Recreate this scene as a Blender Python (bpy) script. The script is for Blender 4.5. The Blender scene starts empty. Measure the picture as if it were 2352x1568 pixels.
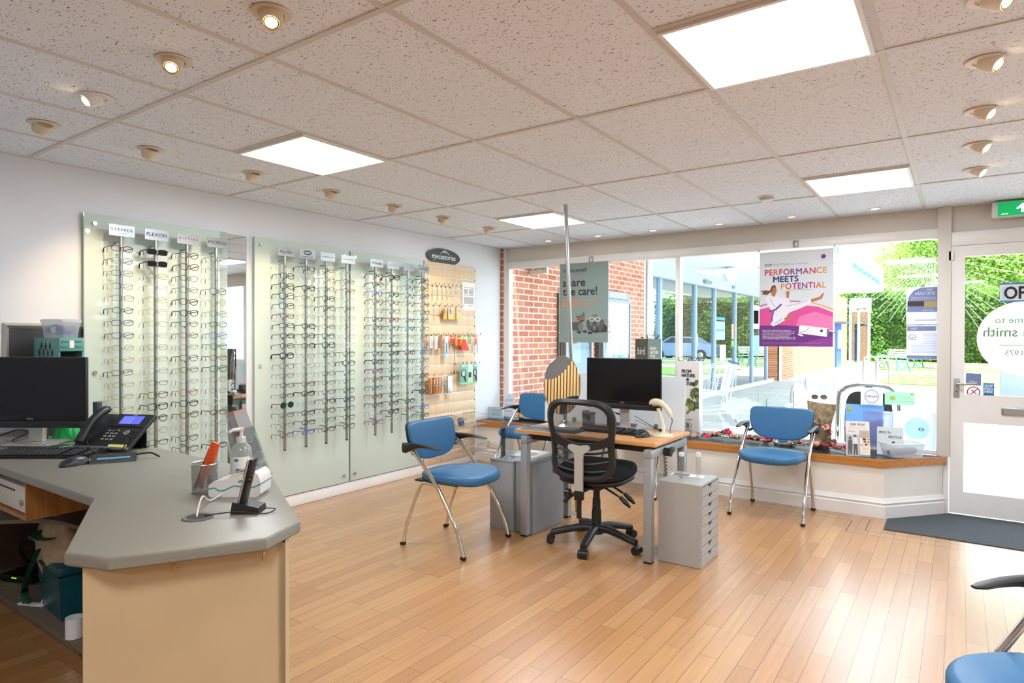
import bpy, bmesh, math, random
from mathutils import Matrix, Vector
R = math.radians
PI = math.pi
sc = bpy.context.scene
COL = sc.collection
rnd = random.Random(7)

# ------------------------------------------------------------------ camera
cam = bpy.data.cameras.new('camera'); camo = bpy.data.objects.new('camera', cam); COL.objects.link(camo)
cam.sensor_width = 36; cam.lens = 36 * 1461.8 / 2352; cam.clip_end = 400; cam.clip_start = 0.05
yaw, pitch, roll = -0.613, -0.0085, 0.003
Fv = Vector((math.sin(yaw) * math.cos(pitch), math.cos(yaw) * math.cos(pitch), math.sin(pitch)))
Rv = Vector((math.cos(yaw), -math.sin(yaw), 0)); Uv = Rv.cross(Fv)
R2 = Rv * math.cos(roll) + Uv * math.sin(roll); U2 = Uv * math.cos(roll) - Rv * math.sin(roll)
mm = Matrix.Identity(4)
for i in range(3):
    mm[i][0] = R2[i]; mm[i][1] = U2[i]; mm[i][2] = -Fv[i]
mm.translation = Vector((4.334, -1.381, 1.359)); camo.matrix_world = mm
sc.camera = camo

# ------------------------------------------------------------------ view and light
sc.view_settings.view_transform = 'Standard'; sc.view_settings.look = 'None'
sc.view_settings.gamma = 1; sc.view_settings.use_curve_mapping = False
sc.view_settings.exposure = 0.75
CEIL = 2.367
world = bpy.data.worlds.new('world'); sc.world = world; world.use_nodes = True
wn = world.node_tree; wn.nodes.clear()
bg = wn.nodes.new('ShaderNodeBackground'); wo = wn.nodes.new('ShaderNodeOutputWorld')
sky = wn.nodes.new('ShaderNodeTexSky'); sky.sky_type = 'HOSEK_WILKIE'; sky.turbidity = 6; sky.ground_albedo = 0.4
sky.sun_direction = Vector((0.28, -0.12, 0.95)).normalized()
mixw = wn.nodes.new('ShaderNodeMix'); mixw.data_type = 'RGBA'; mixw.inputs[0].default_value = 0.75
mixw.inputs[7].default_value = (0.80, 0.91, 1.04, 1)
wn.links.new(sky.outputs[0], mixw.inputs[6]); wn.links.new(mixw.outputs[2], bg.inputs[0])
bg.inputs[1].default_value = 5.0
wn.links.new(bg.outputs[0], wo.inputs[0])
sl = bpy.data.lights.new('sun', 'SUN'); sl.energy = 10.0; sl.angle = R(0.6); sl.color = (1, 0.96, 0.88)
so = bpy.data.objects.new('sun', sl); COL.objects.link(so)
so.rotation_euler = Vector((0.28, -0.12, 0.95)).to_track_quat('Z', 'Y').to_euler(); so.location = (3, 8, 9)
def area(name, loc, sx, sy, rot, energy, color, portal=False):
    l = bpy.data.lights.new(name, 'AREA'); l.shape = 'RECTANGLE'; l.size = sx; l.size_y = sy; l.energy = energy; l.color = color
    o = bpy.data.objects.new(name, l); COL.objects.link(o); o.location = loc; o.rotation_euler = rot
    if portal: l.cycles.is_portal = True
    return o
# portals in the window openings (sampling guides for the sky light only)
area('portal', (2.15, 4.68, 1.28), 4.1, 1.75, (R(-90), 0, 0), 1, (1, 1, 1), True)
area('portal', (5.9, 4.72, 1.3), 1.3, 1.75, (R(-90), 0, 0), 1, (1, 1, 1), True)
area('portal', (4.72, 4.68, 1.05), 0.75, 1.9, (R(-90), 0, 0), 1, (1, 1, 1), True)
PANELS = [(1.367, 0.904), (1.367, 3.295), (3.797, 0.904), (3.797, 3.295), (3.797, -1.5), (5.6, 0.9), (4.4, -3.3)]  # last three are unseen, added for fill and to brighten the slats
for (x, y) in PANELS:
    area('panel_light', (x, y, CEIL - 0.03), 0.56, 0.56, (0, 0, 0), 17, (0.95, 0.99, 1.06))

# ------------------------------------------------------------------ materials
def lin(c):
    if isinstance(c, str):
        c = [int(c[i:i + 2], 16) / 255 for i in (0, 2, 4)]
    return tuple((x / 12.92 if x <= 0.04045 else ((x + 0.055) / 1.055) ** 2.4) for x in c) + (1.0,)
MC = {}
def mat(name, col='808080', rough=0.5, metal=0.0, emis=0.0, alpha=1.0, trans=0.0, coat=0.0, noise=0.0, nscale=40, bump=0.0, spec=0.5, sheen=0.0):
    if name in MC: return MC[name]
    m = bpy.data.materials.new(name); m.use_nodes = True; nt = m.node_tree
    b = nt.nodes['Principled BSDF']; c = lin(col)
    b.inputs['Base Color'].default_value = c; b.inputs['Roughness'].default_value = rough
    b.inputs['Metallic'].default_value = metal; b.inputs['Alpha'].default_value = alpha
    b.inputs['Transmission Weight'].default_value = trans; b.inputs['Coat Weight'].default_value = coat
    b.inputs['Specular IOR Level'].default_value = spec; b.inputs['Sheen Weight'].default_value = sheen
    if emis: b.inputs['Emission Color'].default_value = c; b.inputs['Emission Strength'].default_value = emis
    if noise or bump:
        tc = nt.nodes.new('ShaderNodeTexCoord'); n = nt.nodes.new('ShaderNodeTexNoise'); n.inputs['Scale'].default_value = nscale
        n.inputs['Detail'].default_value = 4; nt.links.new(tc.outputs['Object'], n.inputs['Vector'])
        if noise:
            mr = nt.nodes.new('ShaderNodeMapRange'); mr.inputs[1].default_value = 0.3; mr.inputs[2].default_value = 0.7
            mr.inputs[3].default_value = 1 - noise; mr.inputs[4].default_value = 1 + noise
            nt.links.new(n.outputs['Fac'], mr.inputs[0])
            mx = nt.nodes.new('ShaderNodeVectorMath'); mx.operation = 'SCALE'; mx.inputs[0].default_value = c[:3]
            nt.links.new(mr.outputs[0], mx.inputs['Scale']); nt.links.new(mx.outputs[0], b.inputs['Base Color'])
        if bump:
            bp = nt.nodes.new('ShaderNodeBump'); bp.inputs['Strength'].default_value = bump; bp.inputs['Distance'].default_value = 0.002
            nt.links.new(n.outputs['Fac'], bp.inputs['Height']); nt.links.new(bp.outputs[0], b.inputs['Normal'])
    MC[name] = m; return m
def glassmat(name, tint='ffffff', refl=0.08, rough=0.0, opac=0.0, opcol='ffffff'):
    """thin pane: see-through with a Fresnel reflection, optionally part opaque (frosting, tint)"""
    if name in MC: return MC[name]
    m = bpy.data.materials.new(name); m.use_nodes = True; nt = m.node_tree; nt.nodes.clear()
    out = nt.nodes.new('ShaderNodeOutputMaterial'); t = nt.nodes.new('ShaderNodeBsdfTransparent'); t.inputs[0].default_value = lin(tint)
    g = nt.nodes.new('ShaderNodeBsdfGlossy'); g.inputs['Roughness'].default_value = rough
    lw = nt.nodes.new('ShaderNodeLayerWeight'); pw = nt.nodes.new('ShaderNodeMath'); pw.operation = 'POWER'; pw.inputs[1].default_value = 4.5; nt.links.new(lw.outputs['Facing'], pw.inputs[0])
    ml = nt.nodes.new('ShaderNodeMath'); ml.operation = 'MULTIPLY_ADD'; ml.inputs[1].default_value = 0.8; ml.inputs[2].default_value = refl
    ml.use_clamp = True
    nt.links.new(pw.outputs[0], ml.inputs[0])
    mx = nt.nodes.new('ShaderNodeMixShader'); nt.links.new(ml.outputs[0], mx.inputs[0]); nt.links.new(t.outputs[0], mx.inputs[1]); nt.links.new(g.outputs[0], mx.inputs[2])
    last = mx
    if opac:
        d = nt.nodes.new('ShaderNodeBsdfDiffuse'); d.inputs[0].default_value = lin(opcol)
        tr = nt.nodes.new('ShaderNodeBsdfTranslucent'); tr.inputs[0].default_value = lin(opcol)
        m2 = nt.nodes.new('ShaderNodeMixShader'); m2.inputs[0].default_value = 0.5; nt.links.new(d.outputs[0], m2.inputs[1]); nt.links.new(tr.outputs[0], m2.inputs[2])
        m3 = nt.nodes.new('ShaderNodeMixShader'); m3.inputs[0].default_value = opac; nt.links.new(mx.outputs[0], m3.inputs[1]); nt.links.new(m2.outputs[0], m3.inputs[2]); last = m3
    nt.links.new(last.outputs[0], out.inputs[0]); MC[name] = m; return m
def translucent(name, col, k=0.5):
    """paper or film lit from behind: diffuse mixed with translucent"""
    if name in MC: return MC[name]
    m = bpy.data.materials.new(name); m.use_nodes = True; nt = m.node_tree; nt.nodes.clear()
    out = nt.nodes.new('ShaderNodeOutputMaterial'); d = nt.nodes.new('ShaderNodeBsdfDiffuse'); tr = nt.nodes.new('ShaderNodeBsdfTranslucent')
    d.inputs[0].default_value = lin(col); tr.inputs[0].default_value = lin(col); mx = nt.nodes.new('ShaderNodeMixShader'); mx.inputs[0].default_value = k
    nt.links.new(d.outputs[0], mx.inputs[1]); nt.links.new(tr.outputs[0], mx.inputs[2]); nt.links.new(mx.outputs[0], out.inputs[0]); MC[name] = m; return m
def nodes_mat(name):
    m = bpy.data.materials.new(name); m.use_nodes = True; MC[name] = m
    nt = m.node_tree; return m, nt, nt.nodes['Principled BSDF']
def math_n(nt, op, a, b=None, c=None, clamp=False):
    n = nt.nodes.new('ShaderNodeMath'); n.operation = op; n.use_clamp = clamp
    for i, v in enumerate((a, b, c)):
        if v is None: continue
        if isinstance(v, (int, float)): n.inputs[i].default_value = v
        else: nt.links.new(v, n.inputs[i])
    return n.outputs[0]
def mix_c(nt, fac, a, b):
    n = nt.nodes.new('ShaderNodeMix'); n.data_type = 'RGBA'
    if isinstance(fac, (int, float)): n.inputs[0].default_value = fac
    else: nt.links.new(fac, n.inputs[0])
    for i, v in ((6, a), (7, b)):
        if isinstance(v, tuple): n.inputs[i].default_value = v
        else: nt.links.new(v, n.inputs[i])
    return n.outputs[2]
def floor_mat():
    m, nt, b = nodes_mat('wood_strip_floor')
    tc = nt.nodes.new('ShaderNodeTexCoord'); sp = nt.nodes.new('ShaderNodeSeparateXYZ'); nt.links.new(tc.outputs['Object'], sp.inputs[0])
    X, Y = sp.outputs[0], sp.outputs[1]
    cb = nt.nodes.new('ShaderNodeCombineXYZ'); nt.links.new(Y, cb.inputs[0]); nt.links.new(X, cb.inputs[1])
    br = nt.nodes.new('ShaderNodeTexBrick'); nt.links.new(cb.outputs[0], br.inputs['Vector'])
    br.inputs['Scale'].default_value = 1; br.inputs['Brick Width'].default_value = 0.8; br.inputs['Row Height'].default_value = 0.078
    br.inputs['Mortar Size'].default_value = 0.0011; br.inputs['Mortar Smooth'].default_value = 0.0; br.inputs['Bias'].default_value = 0.0
    br.offset = 0.37; br.offset_frequency = 2; br.squash = 1
    br.inputs['Color1'].default_value = (0, 0, 0, 1); br.inputs['Color2'].default_value = (1, 1, 1, 1); br.inputs['Mortar'].default_value = (0.5, 0.5, 0.5, 1)
    rmp = nt.nodes.new('ShaderNodeValToRGB'); e = rmp.color_ramp.elements
    e[0].color = lin('ad7843'); e[1].color = lin('c1905a'); x = rmp.color_ramp.elements.new(0.5); x.color = lin('b8834c')
    nt.links.new(br.outputs['Color'], rmp.inputs[0])
    mp = nt.nodes.new('ShaderNodeMapping'); mp.inputs['Scale'].default_value = (55, 2.2, 1); nt.links.new(tc.outputs['Object'], mp.inputs[0])
    ns = nt.nodes.new('ShaderNodeTexNoise'); ns.inputs['Scale'].default_value = 1; ns.inputs['Detail'].default_value = 5; ns.inputs['Distortion'].default_value = 0.6
    nt.links.new(mp.outputs[0], ns.inputs['Vector'])
    g = nt.nodes.new('ShaderNodeMapRange'); g.inputs[1].default_value = 0.35; g.inputs[2].default_value = 0.7; g.inputs[3].default_value = 0.0; g.inputs[4].default_value = 0.4
    nt.links.new(ns.outputs['Fac'], g.inputs[0])
    c1 = mix_c(nt, g.outputs[0], rmp.outputs[0], lin('916a44'))
    c2 = mix_c(nt, br.outputs['Fac'], c1, lin('5c3c20'))
    # dark inlay strips that frame the room: 0.10 and 0.20 in from the walls
    def band(v, at, w): return math_n(nt, 'LESS_THAN', math_n(nt, 'ABSOLUTE', math_n(nt, 'SUBTRACT', v, at)), w)
    inx = math_n(nt, 'MULTIPLY', math_n(nt, 'GREATER_THAN', X, 0.1), math_n(nt, 'LESS_THAN', X, 3.74))
    sel = None
    for dd in (0.09, 0.2):
        a1 = math_n(nt, 'MULTIPLY', band(X, dd, 0.003), math_n(nt, 'LESS_THAN', Y, 4.12 - dd))
        a2 = math_n(nt, 'MULTIPLY', band(Y, 4.12 - dd, 0.003), math_n(nt, 'MULTIPLY', math_n(nt, 'GREATER_THAN', X, dd), math_n(nt, 'LESS_THAN', X, 3.89 - dd)))
        a3 = math_n(nt, 'MULTIPLY', band(X, 3.89 - dd, 0.004), math_n(nt, 'MULTIPLY', math_n(nt, 'GREATER_THAN', Y, 3.80 - dd), math_n(nt, 'LESS_THAN', Y, 4.12 - dd)))
        a4 = math_n(nt, 'MULTIPLY', band(Y, 3.80 - dd, 0.003), math_n(nt, 'GREATER_THAN', X, 3.89 - dd))
        s = math_n(nt, 'ADD', math_n(nt, 'ADD', a1, a2), math_n(nt, 'ADD', a3, a4), clamp=True)
        sel = s if sel is None else math_n(nt, 'MAXIMUM', sel, s)
    c3 = mix_c(nt, sel, c2, lin('2c241e'))
    nt.links.new(c3, b.inputs['Base Color'])
    b.inputs['Roughness'].default_value = 0.36; b.inputs['Specular IOR Level'].default_value = 0.5
    b.inputs['Coat Weight'].default_value = 1.0; b.inputs['Coat Roughness'].default_value = 0.27
    n2 = nt.nodes.new('ShaderNodeTexNoise'); n2.inputs['Scale'].default_value = 5; nt.links.new(tc.outputs['Object'], n2.inputs['Vector'])
    hh = math_n(nt, 'ADD', math_n(nt, 'MULTIPLY', n2.outputs['Fac'], 0.25), math_n(nt, 'MULTIPLY', br.outputs['Fac'], -0.35))
    bp = nt.nodes.new('ShaderNodeBump'); bp.inputs['Strength'].default_value = 0.25; bp.inputs['Distance'].default_value = 0.002; nt.links.new(hh, bp.inputs['Height']); nt.links.new(bp.outputs[0], b.inputs['Normal'])
    return m
def tile_mat():
    m, nt, b = nodes_mat('fissured_ceiling_tile')
    tc = nt.nodes.new('ShaderNodeTexCoord'); v = nt.nodes.new('ShaderNodeTexVoronoi'); v.inputs['Scale'].default_value = 75; v.inputs['Randomness'].default_value = 1
    nt.links.new(tc.outputs['Object'], v.inputs['Vector'])
    mp = nt.nodes.new('ShaderNodeMapping'); mp.inputs['Scale'].default_value = (55, 130, 1); mp.inputs['Rotation'].default_value = (0, 0, 0.6); nt.links.new(tc.outputs['Object'], mp.inputs[0])
    n = nt.nodes.new('ShaderNodeTexNoise'); n.inputs['Scale'].default_value = 1; n.inputs['Detail'].default_value = 1.5; nt.links.new(mp.outputs[0], n.inputs['Vector'])
    d = math_n(nt, 'LESS_THAN', v.outputs['Distance'], 0.17)
    f = math_n(nt, 'GREATER_THAN', n.outputs['Fac'], 0.685)
    s = math_n(nt, 'MAXIMUM', d, f)
    c = mix_c(nt, s, lin('e8f0fc'), lin('8c8a8a')); nt.links.new(c, b.inputs['Base Color']); b.inputs['Roughness'].default_value = 0.95
    b.inputs['Specular IOR Level'].default_value = 0.1
    return m
def brick_mat(name='red_brick', rot='x', c1='b06650', c2='c5836a', mortar='ddd4c6', sc_=1.0):
    m, nt, b = nodes_mat(name)
    tc = nt.nodes.new('ShaderNodeTexCoord'); sp = nt.nodes.new('ShaderNodeSeparateXYZ'); nt.links.new(tc.outputs['Object'], sp.inputs[0])
    cb = nt.nodes.new('ShaderNodeCombineXYZ'); nt.links.new(sp.outputs[1 if rot == 'x' else 0], cb.inputs[0]); nt.links.new(sp.outputs[2], cb.inputs[1])
    br = nt.nodes.new('ShaderNodeTexBrick'); nt.links.new(cb.outputs[0], br.inputs['Vector']); br.inputs['Scale'].default_value = 1 / sc_
    br.inputs['Brick Width'].default_value = 0.225; br.inputs['Row Height'].default_value = 0.075; br.inputs['Mortar Size'].default_value = 0.0075
    br.inputs['Color1'].default_value = lin(c1); br.inputs['Color2'].default_value = lin(c2); br.inputs['Mortar'].default_value = lin(mortar)
    n = nt.nodes.new('ShaderNodeTexNoise'); n.inputs['Scale'].default_value = 9; n.inputs['Detail'].default_value = 6; nt.links.new(tc.outputs['Object'], n.inputs['Vector'])
    mr = nt.nodes.new('ShaderNodeMapRange'); mr.inputs[3].default_value = 0.75; mr.inputs[4].default_value = 1.25; nt.links.new(n.outputs['Fac'], mr.inputs[0])
    vm = nt.nodes.new('ShaderNodeVectorMath'); vm.operation = 'SCALE'; nt.links.new(br.outputs['Color'], vm.inputs[0]); nt.links.new(mr.outputs[0], vm.inputs['Scale'])
    nt.links.new(vm.outputs[0], b.inputs['Base Color']); b.inputs['Roughness'].default_value = 0.9
    bp = nt.nodes.new('ShaderNodeBump'); bp.inputs['Strength'].default_value = 0.5; bp.inputs['Distance'].default_value = 0.006; bp.invert = True
    nt.links.new(br.outputs['Fac'], bp.inputs['Height']); nt.links.new(bp.outputs[0], b.inputs['Normal'])
    return m
def wood_mat(name, c1, c2, axis=1, rough=0.35, sx=40, coat=0.2):
    m, nt, b = nodes_mat(name)
    tc = nt.nodes.new('ShaderNodeTexCoord'); mp = nt.nodes.new('ShaderNodeMapping'); s = [sx, sx, sx]; s[axis] = 1.6
    mp.inputs['Scale'].default_value = s; nt.links.new(tc.outputs['Object'], mp.inputs[0])
    n = nt.nodes.new('ShaderNodeTexNoise'); n.inputs['Scale'].default_value = 1; n.inputs['Detail'].default_value = 5; n.inputs['Distortion'].default_value = 0.7; nt.links.new(mp.outputs[0], n.inputs['Vector'])
    mr = nt.nodes.new('ShaderNodeMapRange'); mr.inputs[1].default_value = 0.3; mr.inputs[2].default_value = 0.7; nt.links.new(n.outputs['Fac'], mr.inputs[0])
    nt.links.new(mix_c(nt, mr.outputs[0], lin(c1), lin(c2)), b.inputs['Base Color']); b.inputs['Roughness'].default_value = rough; b.inputs['Coat Weight'].default_value = coat
    return m
def mesh_mat(name, col, scale=500, hole=0.42):
    """perforated fabric: small round holes"""
    m, nt, b = nodes_mat(name); b.inputs['Base Color'].default_value = lin(col); b.inputs['Roughness'].default_value = 0.6
    tc = nt.nodes.new('ShaderNodeTexCoord'); mp = nt.nodes.new('ShaderNodeMapping'); mp.inputs['Rotation'].default_value = (R(45), 0, 0); nt.links.new(tc.outputs['Object'], mp.inputs[0])
    sp = nt.nodes.new('ShaderNodeSeparateXYZ'); nt.links.new(mp.outputs[0], sp.inputs[0])
    fy = math_n(nt, 'ABSOLUTE', math_n(nt, 'SUBTRACT', math_n(nt, 'FRACT', math_n(nt, 'MULTIPLY', sp.outputs[1], scale)), 0.5))
    fz = math_n(nt, 'ABSOLUTE', math_n(nt, 'SUBTRACT', math_n(nt, 'FRACT', math_n(nt, 'MULTIPLY', sp.outputs[2], scale)), 0.5))
    h = math_n(nt, 'GREATER_THAN', math_n(nt, 'MAXIMUM', fy, fz), hole)
    nt.links.new(h, b.inputs['Alpha'])
    return m
def foliage_mat(name, cols, scale=2.5):
    m, nt, b = nodes_mat(name)
    tc = nt.nodes.new('ShaderNodeTexCoord'); n = nt.nodes.new('ShaderNodeTexNoise'); n.inputs['Scale'].default_value = scale; n.inputs['Detail'].default_value = 8
    nt.links.new(tc.outputs['Object'], n.inputs['Vector']); r = nt.nodes.new('ShaderNodeValToRGB'); nt.links.new(n.outputs['Fac'], r.inputs[0])
    r.color_ramp.elements[0].position = 0.3; r.color_ramp.elements[1].position = 0.7
    r.color_ramp.elements[0].color = lin(cols[0]); r.color_ramp.elements[1].color = lin(cols[1])
    nt.links.new(r.outputs[0], b.inputs['Base Color']); b.inputs['Roughness'].default_value = 0.6
    tr = nt.nodes.new('ShaderNodeBsdfTranslucent'); nt.links.new(r.outputs[0], tr.inputs[0]); mx = nt.nodes.new('ShaderNodeMixShader'); mx.inputs[0].default_value = 0.45
    nt.links.new(b.outputs[0], mx.inputs[1]); nt.links.new(tr.outputs[0], mx.inputs[2]); nt.links.new(mx.outputs[0], nt.nodes['Material Output'].inputs[0])
    return m
FLOOR = floor_mat(); TILE = tile_mat(); BRICK = brick_mat(); BRICK2 = brick_mat('orange_brick', c1='c4683f', c2='d98a5c', mortar='dccfb8')
BEECH = wood_mat('beech', 'd9a46e', 'c78d54', 0, 0.3); BEECHX = wood_mat('slat_wood', 'd8c0a4', 'ccb193', 2, 0.5, 60, 0.0)
OAK = wood_mat('oak_edge', 'c98a48', 'a96a2c', 0, 0.3); PINE = wood_mat('pine_board', 'b87a3c', '8f5a28', 2, 0.5)
WHITE = mat('white_wall_paint', 'dcdee2', 0.75, noise=0.02, nscale=3); TRIMW = mat('white_gloss_paint', 'e6e4e0', 0.35, noise=0.03, nscale=6)
CREAM = mat('cream_fascia_paint', 'd6d1c8', 0.7, noise=0.02, nscale=2); LOWW = mat('cream_low_wall_paint', 'eae6dc', 0.65, noise=0.03, nscale=5)
CHROME = mat('chrome', 'd0d0d0', 0.08, 1); STEEL = mat('brushed_steel', 'b9b9b6', 0.28, 1); GREYM = mat('grey_metal_paint', '9da0a2', 0.4, 0.35)
BLACK = mat('black_plastic', '141414', 0.38); BLACKM = mat('black_matt', '1b1b1c', 0.6); SCREEN = mat('dark_screen', '08080a', 0.22, spec=0.4)
GLASS = glassmat('window_glass', 'f4f8f6', 0.035); CLEAR = glassmat('clear_acrylic', 'f4f7f8', 0.09); LENS = glassmat('spectacle_lens', 'fbfdfd', 0.015)
EDGEG = glassmat('glass_edge', 'e0f0ea', 0.15, 0.05, 0.5, 'dcefe6'); PAPER = mat('white_paper', 'eeeeec', 0.7); GREYPLATE = mat('brushed_plate', '9a9da0', 0.4, 0.75, noise=0.1, nscale=5)
def T(name, col, rough=0.6): return mat(name, col, rough)
INK = T('ink_black', '1c1c1e'); ALU = mat('grey_aluminium', '9a9fa5', 0.4, 0.6)

# ------------------------------------------------------------------ mesh builder
_fonts = {}
def text_geo(body, size, bold=0.0, spacing=1.0, shear=0.0):
    key = (body, size, bold, spacing, shear)
    if key in _fonts: return _fonts[key]
    cu = bpy.data.curves.new('t', 'FONT'); cu.body = body; cu.size = size; cu.offset = bold * size; cu.space_character = spacing; cu.shear = shear; cu.resolution_u = 3
    o = bpy.data.objects.new('t', cu); COL.objects.link(o)
    dg = bpy.context.evaluated_depsgraph_get(); me = bpy.data.meshes.new_from_object(o.evaluated_get(dg))
    vs = [tuple(v.co) for v in me.vertices]; fs = [tuple(p.vertices) for p in me.polygons]
    bpy.data.objects.remove(o); bpy.data.curves.remove(cu); bpy.data.meshes.remove(me)
    if vs:
        x0 = min(v[0] for v in vs); x1 = max(v[0] for v in vs)
    else: x0 = x1 = 0
    _fonts[key] = (vs, fs, x0, x1); return _fonts[key]
class MB:
    def __init__(s, M=None): s.v = []; s.f = []; s.mi = []; s.mats = []; s.cur = 0; s.M = M or Matrix.Identity(4)
    def use(s, m):
        if m not in s.mats: s.mats.append(m)
        s.cur = s.mats.index(m); return s
    def add(s, vs, fs):
        o = len(s.v); s.v += [tuple(s.M @ Vector(v)) for v in vs]; s.f += [tuple(i + o for i in f) for f in fs]; s.mi += [s.cur] * len(fs); return s
    def box(s, c, d, bev=0.0, rz=0.0, ry=0.0, rx=0.0, seg=2):
        bm = bmesh.new(); bmesh.ops.create_cube(bm, size=1)
        bmesh.ops.scale(bm, vec=Vector(d), verts=bm.verts)
        if bev > 0: bmesh.ops.bevel(bm, geom=list(bm.edges), offset=min(bev, min(d) * 0.49), segments=seg, affect='EDGES', profile=0.5)
        m = Matrix.Translation(c) @ Matrix.Rotation(rz, 4, 'Z') @ Matrix.Rotation(ry, 4, 'Y') @ Matrix.Rotation(rx, 4, 'X')
        bm.verts.ensure_lookup_table(); vs = [tuple(m @ v.co) for v in bm.verts]; fs = [tuple(v.index for v in f.verts) for f in bm.faces]; bm.free()
        return s.add(vs, fs)
    def bb(s, x0, x1, y0, y1, z0, z1, bev=0.0): return s.box(((x0 + x1) / 2, (y0 + y1) / 2, (z0 + z1) / 2), (abs(x1 - x0), abs(y1 - y0), abs(z1 - z0)), bev)
    def tube(s, pts, r, n=8, closed=False, flat=1.0, cap=True):
        pts = [Vector(p) for p in pts]; N = len(pts); rs = r if isinstance(r, (list, tuple)) else [r] * N
        vs = []; fs = []; prev = None
        for i, p in enumerate(pts):
            a = pts[(i - 1) % N] if (closed or i > 0) else p; b = pts[(i + 1) % N] if (closed or i < N - 1) else p
            t = (b - a).normalized() if (b - a).length > 1e-9 else Vector((0, 0, 1))
            if prev is None:
                up = Vector((0, 0, 1)) if abs(t.z) < 0.9 else Vector((1, 0, 0)); u = t.cross(up).normalized()
            else:
                u = prev - t * prev.dot(t); u = u.normalized() if u.length > 1e-6 else t.orthogonal().normalized()
            prev = u; w = t.cross(u)
            for k in range(n):
                q = 2 * PI * k / n; vs.append(tuple(p + (u * math.cos(q) + w * math.sin(q) * flat) * rs[i]))
        for i in range(N if closed else N - 1):
            j = (i + 1) % N
            for k in range(n): fs.append((i * n + k, i * n + (k + 1) % n, j * n + (k + 1) % n, j * n + k))
        if cap and not closed: fs.append(tuple(range(n))[::-1]); fs.append(tuple((N - 1) * n + k for k in range(n)))
        return s.add(vs, fs)
    def cyl(s, a, b, r, r2=None, n=20): return s.tube([a, b], [r, r if r2 is None else r2], n)
    def lathe(s, prof, c=(0, 0, 0), n=24, cap=True):
        vs = []; fs = []
        for (r, z) in prof:
            for k in range(n): q = 2 * PI * k / n; vs.append((c[0] + r * math.cos(q), c[1] + r * math.sin(q), c[2] + z))
        for i in range(len(prof) - 1):
            for k in range(n): fs.append((i * n + k, i * n + (k + 1) % n, (i + 1) * n + (k + 1) % n, (i + 1) * n + k))
        if cap and prof[0][0] > 1e-4: fs.append(tuple(range(n))[::-1])
        if cap and prof[-1][0] > 1e-4: fs.append(tuple((len(prof) - 1) * n + k for k in range(n)))
        return s.add(vs, fs)
    def loft(s, rings, capb=True, capt=True):
        n = len(rings[0]); vs = [v for r in rings for v in r]; fs = []
        for i in range(len(rings) - 1):
            for k in range(n): fs.append((i * n + k, i * n + (k + 1) % n, (i + 1) * n + (k + 1) % n, (i + 1) * n + k))
        if capb: fs.append(tuple(range(n))[::-1])
        if capt: fs.append(tuple((len(rings) - 1) * n + k for k in range(n)))
        return s.add(vs, fs)
    def prism(s, poly, z0, z1):
        return s.loft([[(x, y, z0) for x, y in poly], [(x, y, z1) for x, y in poly]])
    def poly(s, pts, z=0.0): return s.add([(p[0], p[1], z) for p in pts], [tuple(range(len(pts)))])
    def rect(s, x0, x1, y0, y1, z=0.0): return s.poly([(x0, y0), (x1, y0), (x1, y1), (x0, y1)], z)
    def ell(s, cx, cy, rx, ry, z=0.0, n=28, rot=0.0):
        c, q = math.cos(rot), math.sin(rot)
        return s.poly([(cx + rx * math.cos(a) * c - ry * math.sin(a) * q, cy + rx * math.cos(a) * q + ry * math.sin(a) * c) for a in [2 * PI * k / n for k in range(n)]], z)
    def ring(s, cx, cy, rx, ry, w, z=0.0, n=32):
        vs = []; fs = []
        for k in range(n):
            a = 2 * PI * k / n; vs += [(cx + rx * math.cos(a), cy + ry * math.sin(a), z), (cx + (rx - w) * math.cos(a), cy + (ry - w) * math.sin(a), z)]
        for k in range(n): j = (k + 1) % n; fs.append((2 * k, 2 * j, 2 * j + 1, 2 * k + 1))
        return s.add(vs, fs)
    def stroke(s, pts, w, z=0.0):
        vs = []; fs = []
        for i, p in enumerate(pts):
            a = pts[max(i - 1, 0)]; b = pts[min(i + 1, len(pts) - 1)]; dx, dy = b[0] - a[0], b[1] - a[1]; l = math.hypot(dx, dy) or 1
            ww = w[i] if isinstance(w, (list, tuple)) else w
            nx, ny = -dy / l * ww / 2, dx / l * ww / 2; vs += [(p[0] + nx, p[1] + ny, z), (p[0] - nx, p[1] - ny, z)]
        for i in range(len(pts) - 1): fs.append((2 * i, 2 * i + 1, 2 * i + 3, 2 * i + 2))
        return s.add(vs, fs)
    def text(s, body, x, y, size, z=0.0, bold=0.0, align='L', spacing=1.0, width=None, sy=1.0, mirror=False, shear=0.0):
        vs, fs, x0, x1 = text_geo(body, size, 0.0, spacing, shear)
        if not vs: return s
        k = (width / (x1 - x0)) if width else 1.0; w = (x1 - x0) * k
        ox = x if align == 'L' else (x - w / 2 if align == 'C' else x - w)
        vv = [(ox + (v[0] - x0) * k, y + v[1] * sy, z) for v in vs]
        if mirror: vv = [(2 * ox + w - v[0], v[1], v[2]) for v in vv]
        s.add(vv, fs)
        if bold > 0:
            b = bold * size * 0.75
            for i, (dx, dy) in enumerate(((b, 0), (-b, 0), (0, b), (0, -b))): s.add([(v[0] + dx, v[1] + dy, v[2] + 0.00012 * (i + 1)) for v in vv], fs)
        return s
    def grid(s, fn, nu, nv):
        vs = [fn(i / (nu - 1), j / (nv - 1)) for j in range(nv) for i in range(nu)]
        return s.add(vs, [(j * nu + i, j * nu + i + 1, (j + 1) * nu + i + 1, (j + 1) * nu + i) for j in range(nv - 1) for i in range(nu - 1)])
    def warp(s, fn, start=0): s.v[start:] = [tuple(fn(*v)) for v in s.v[start:]]; return s
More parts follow.
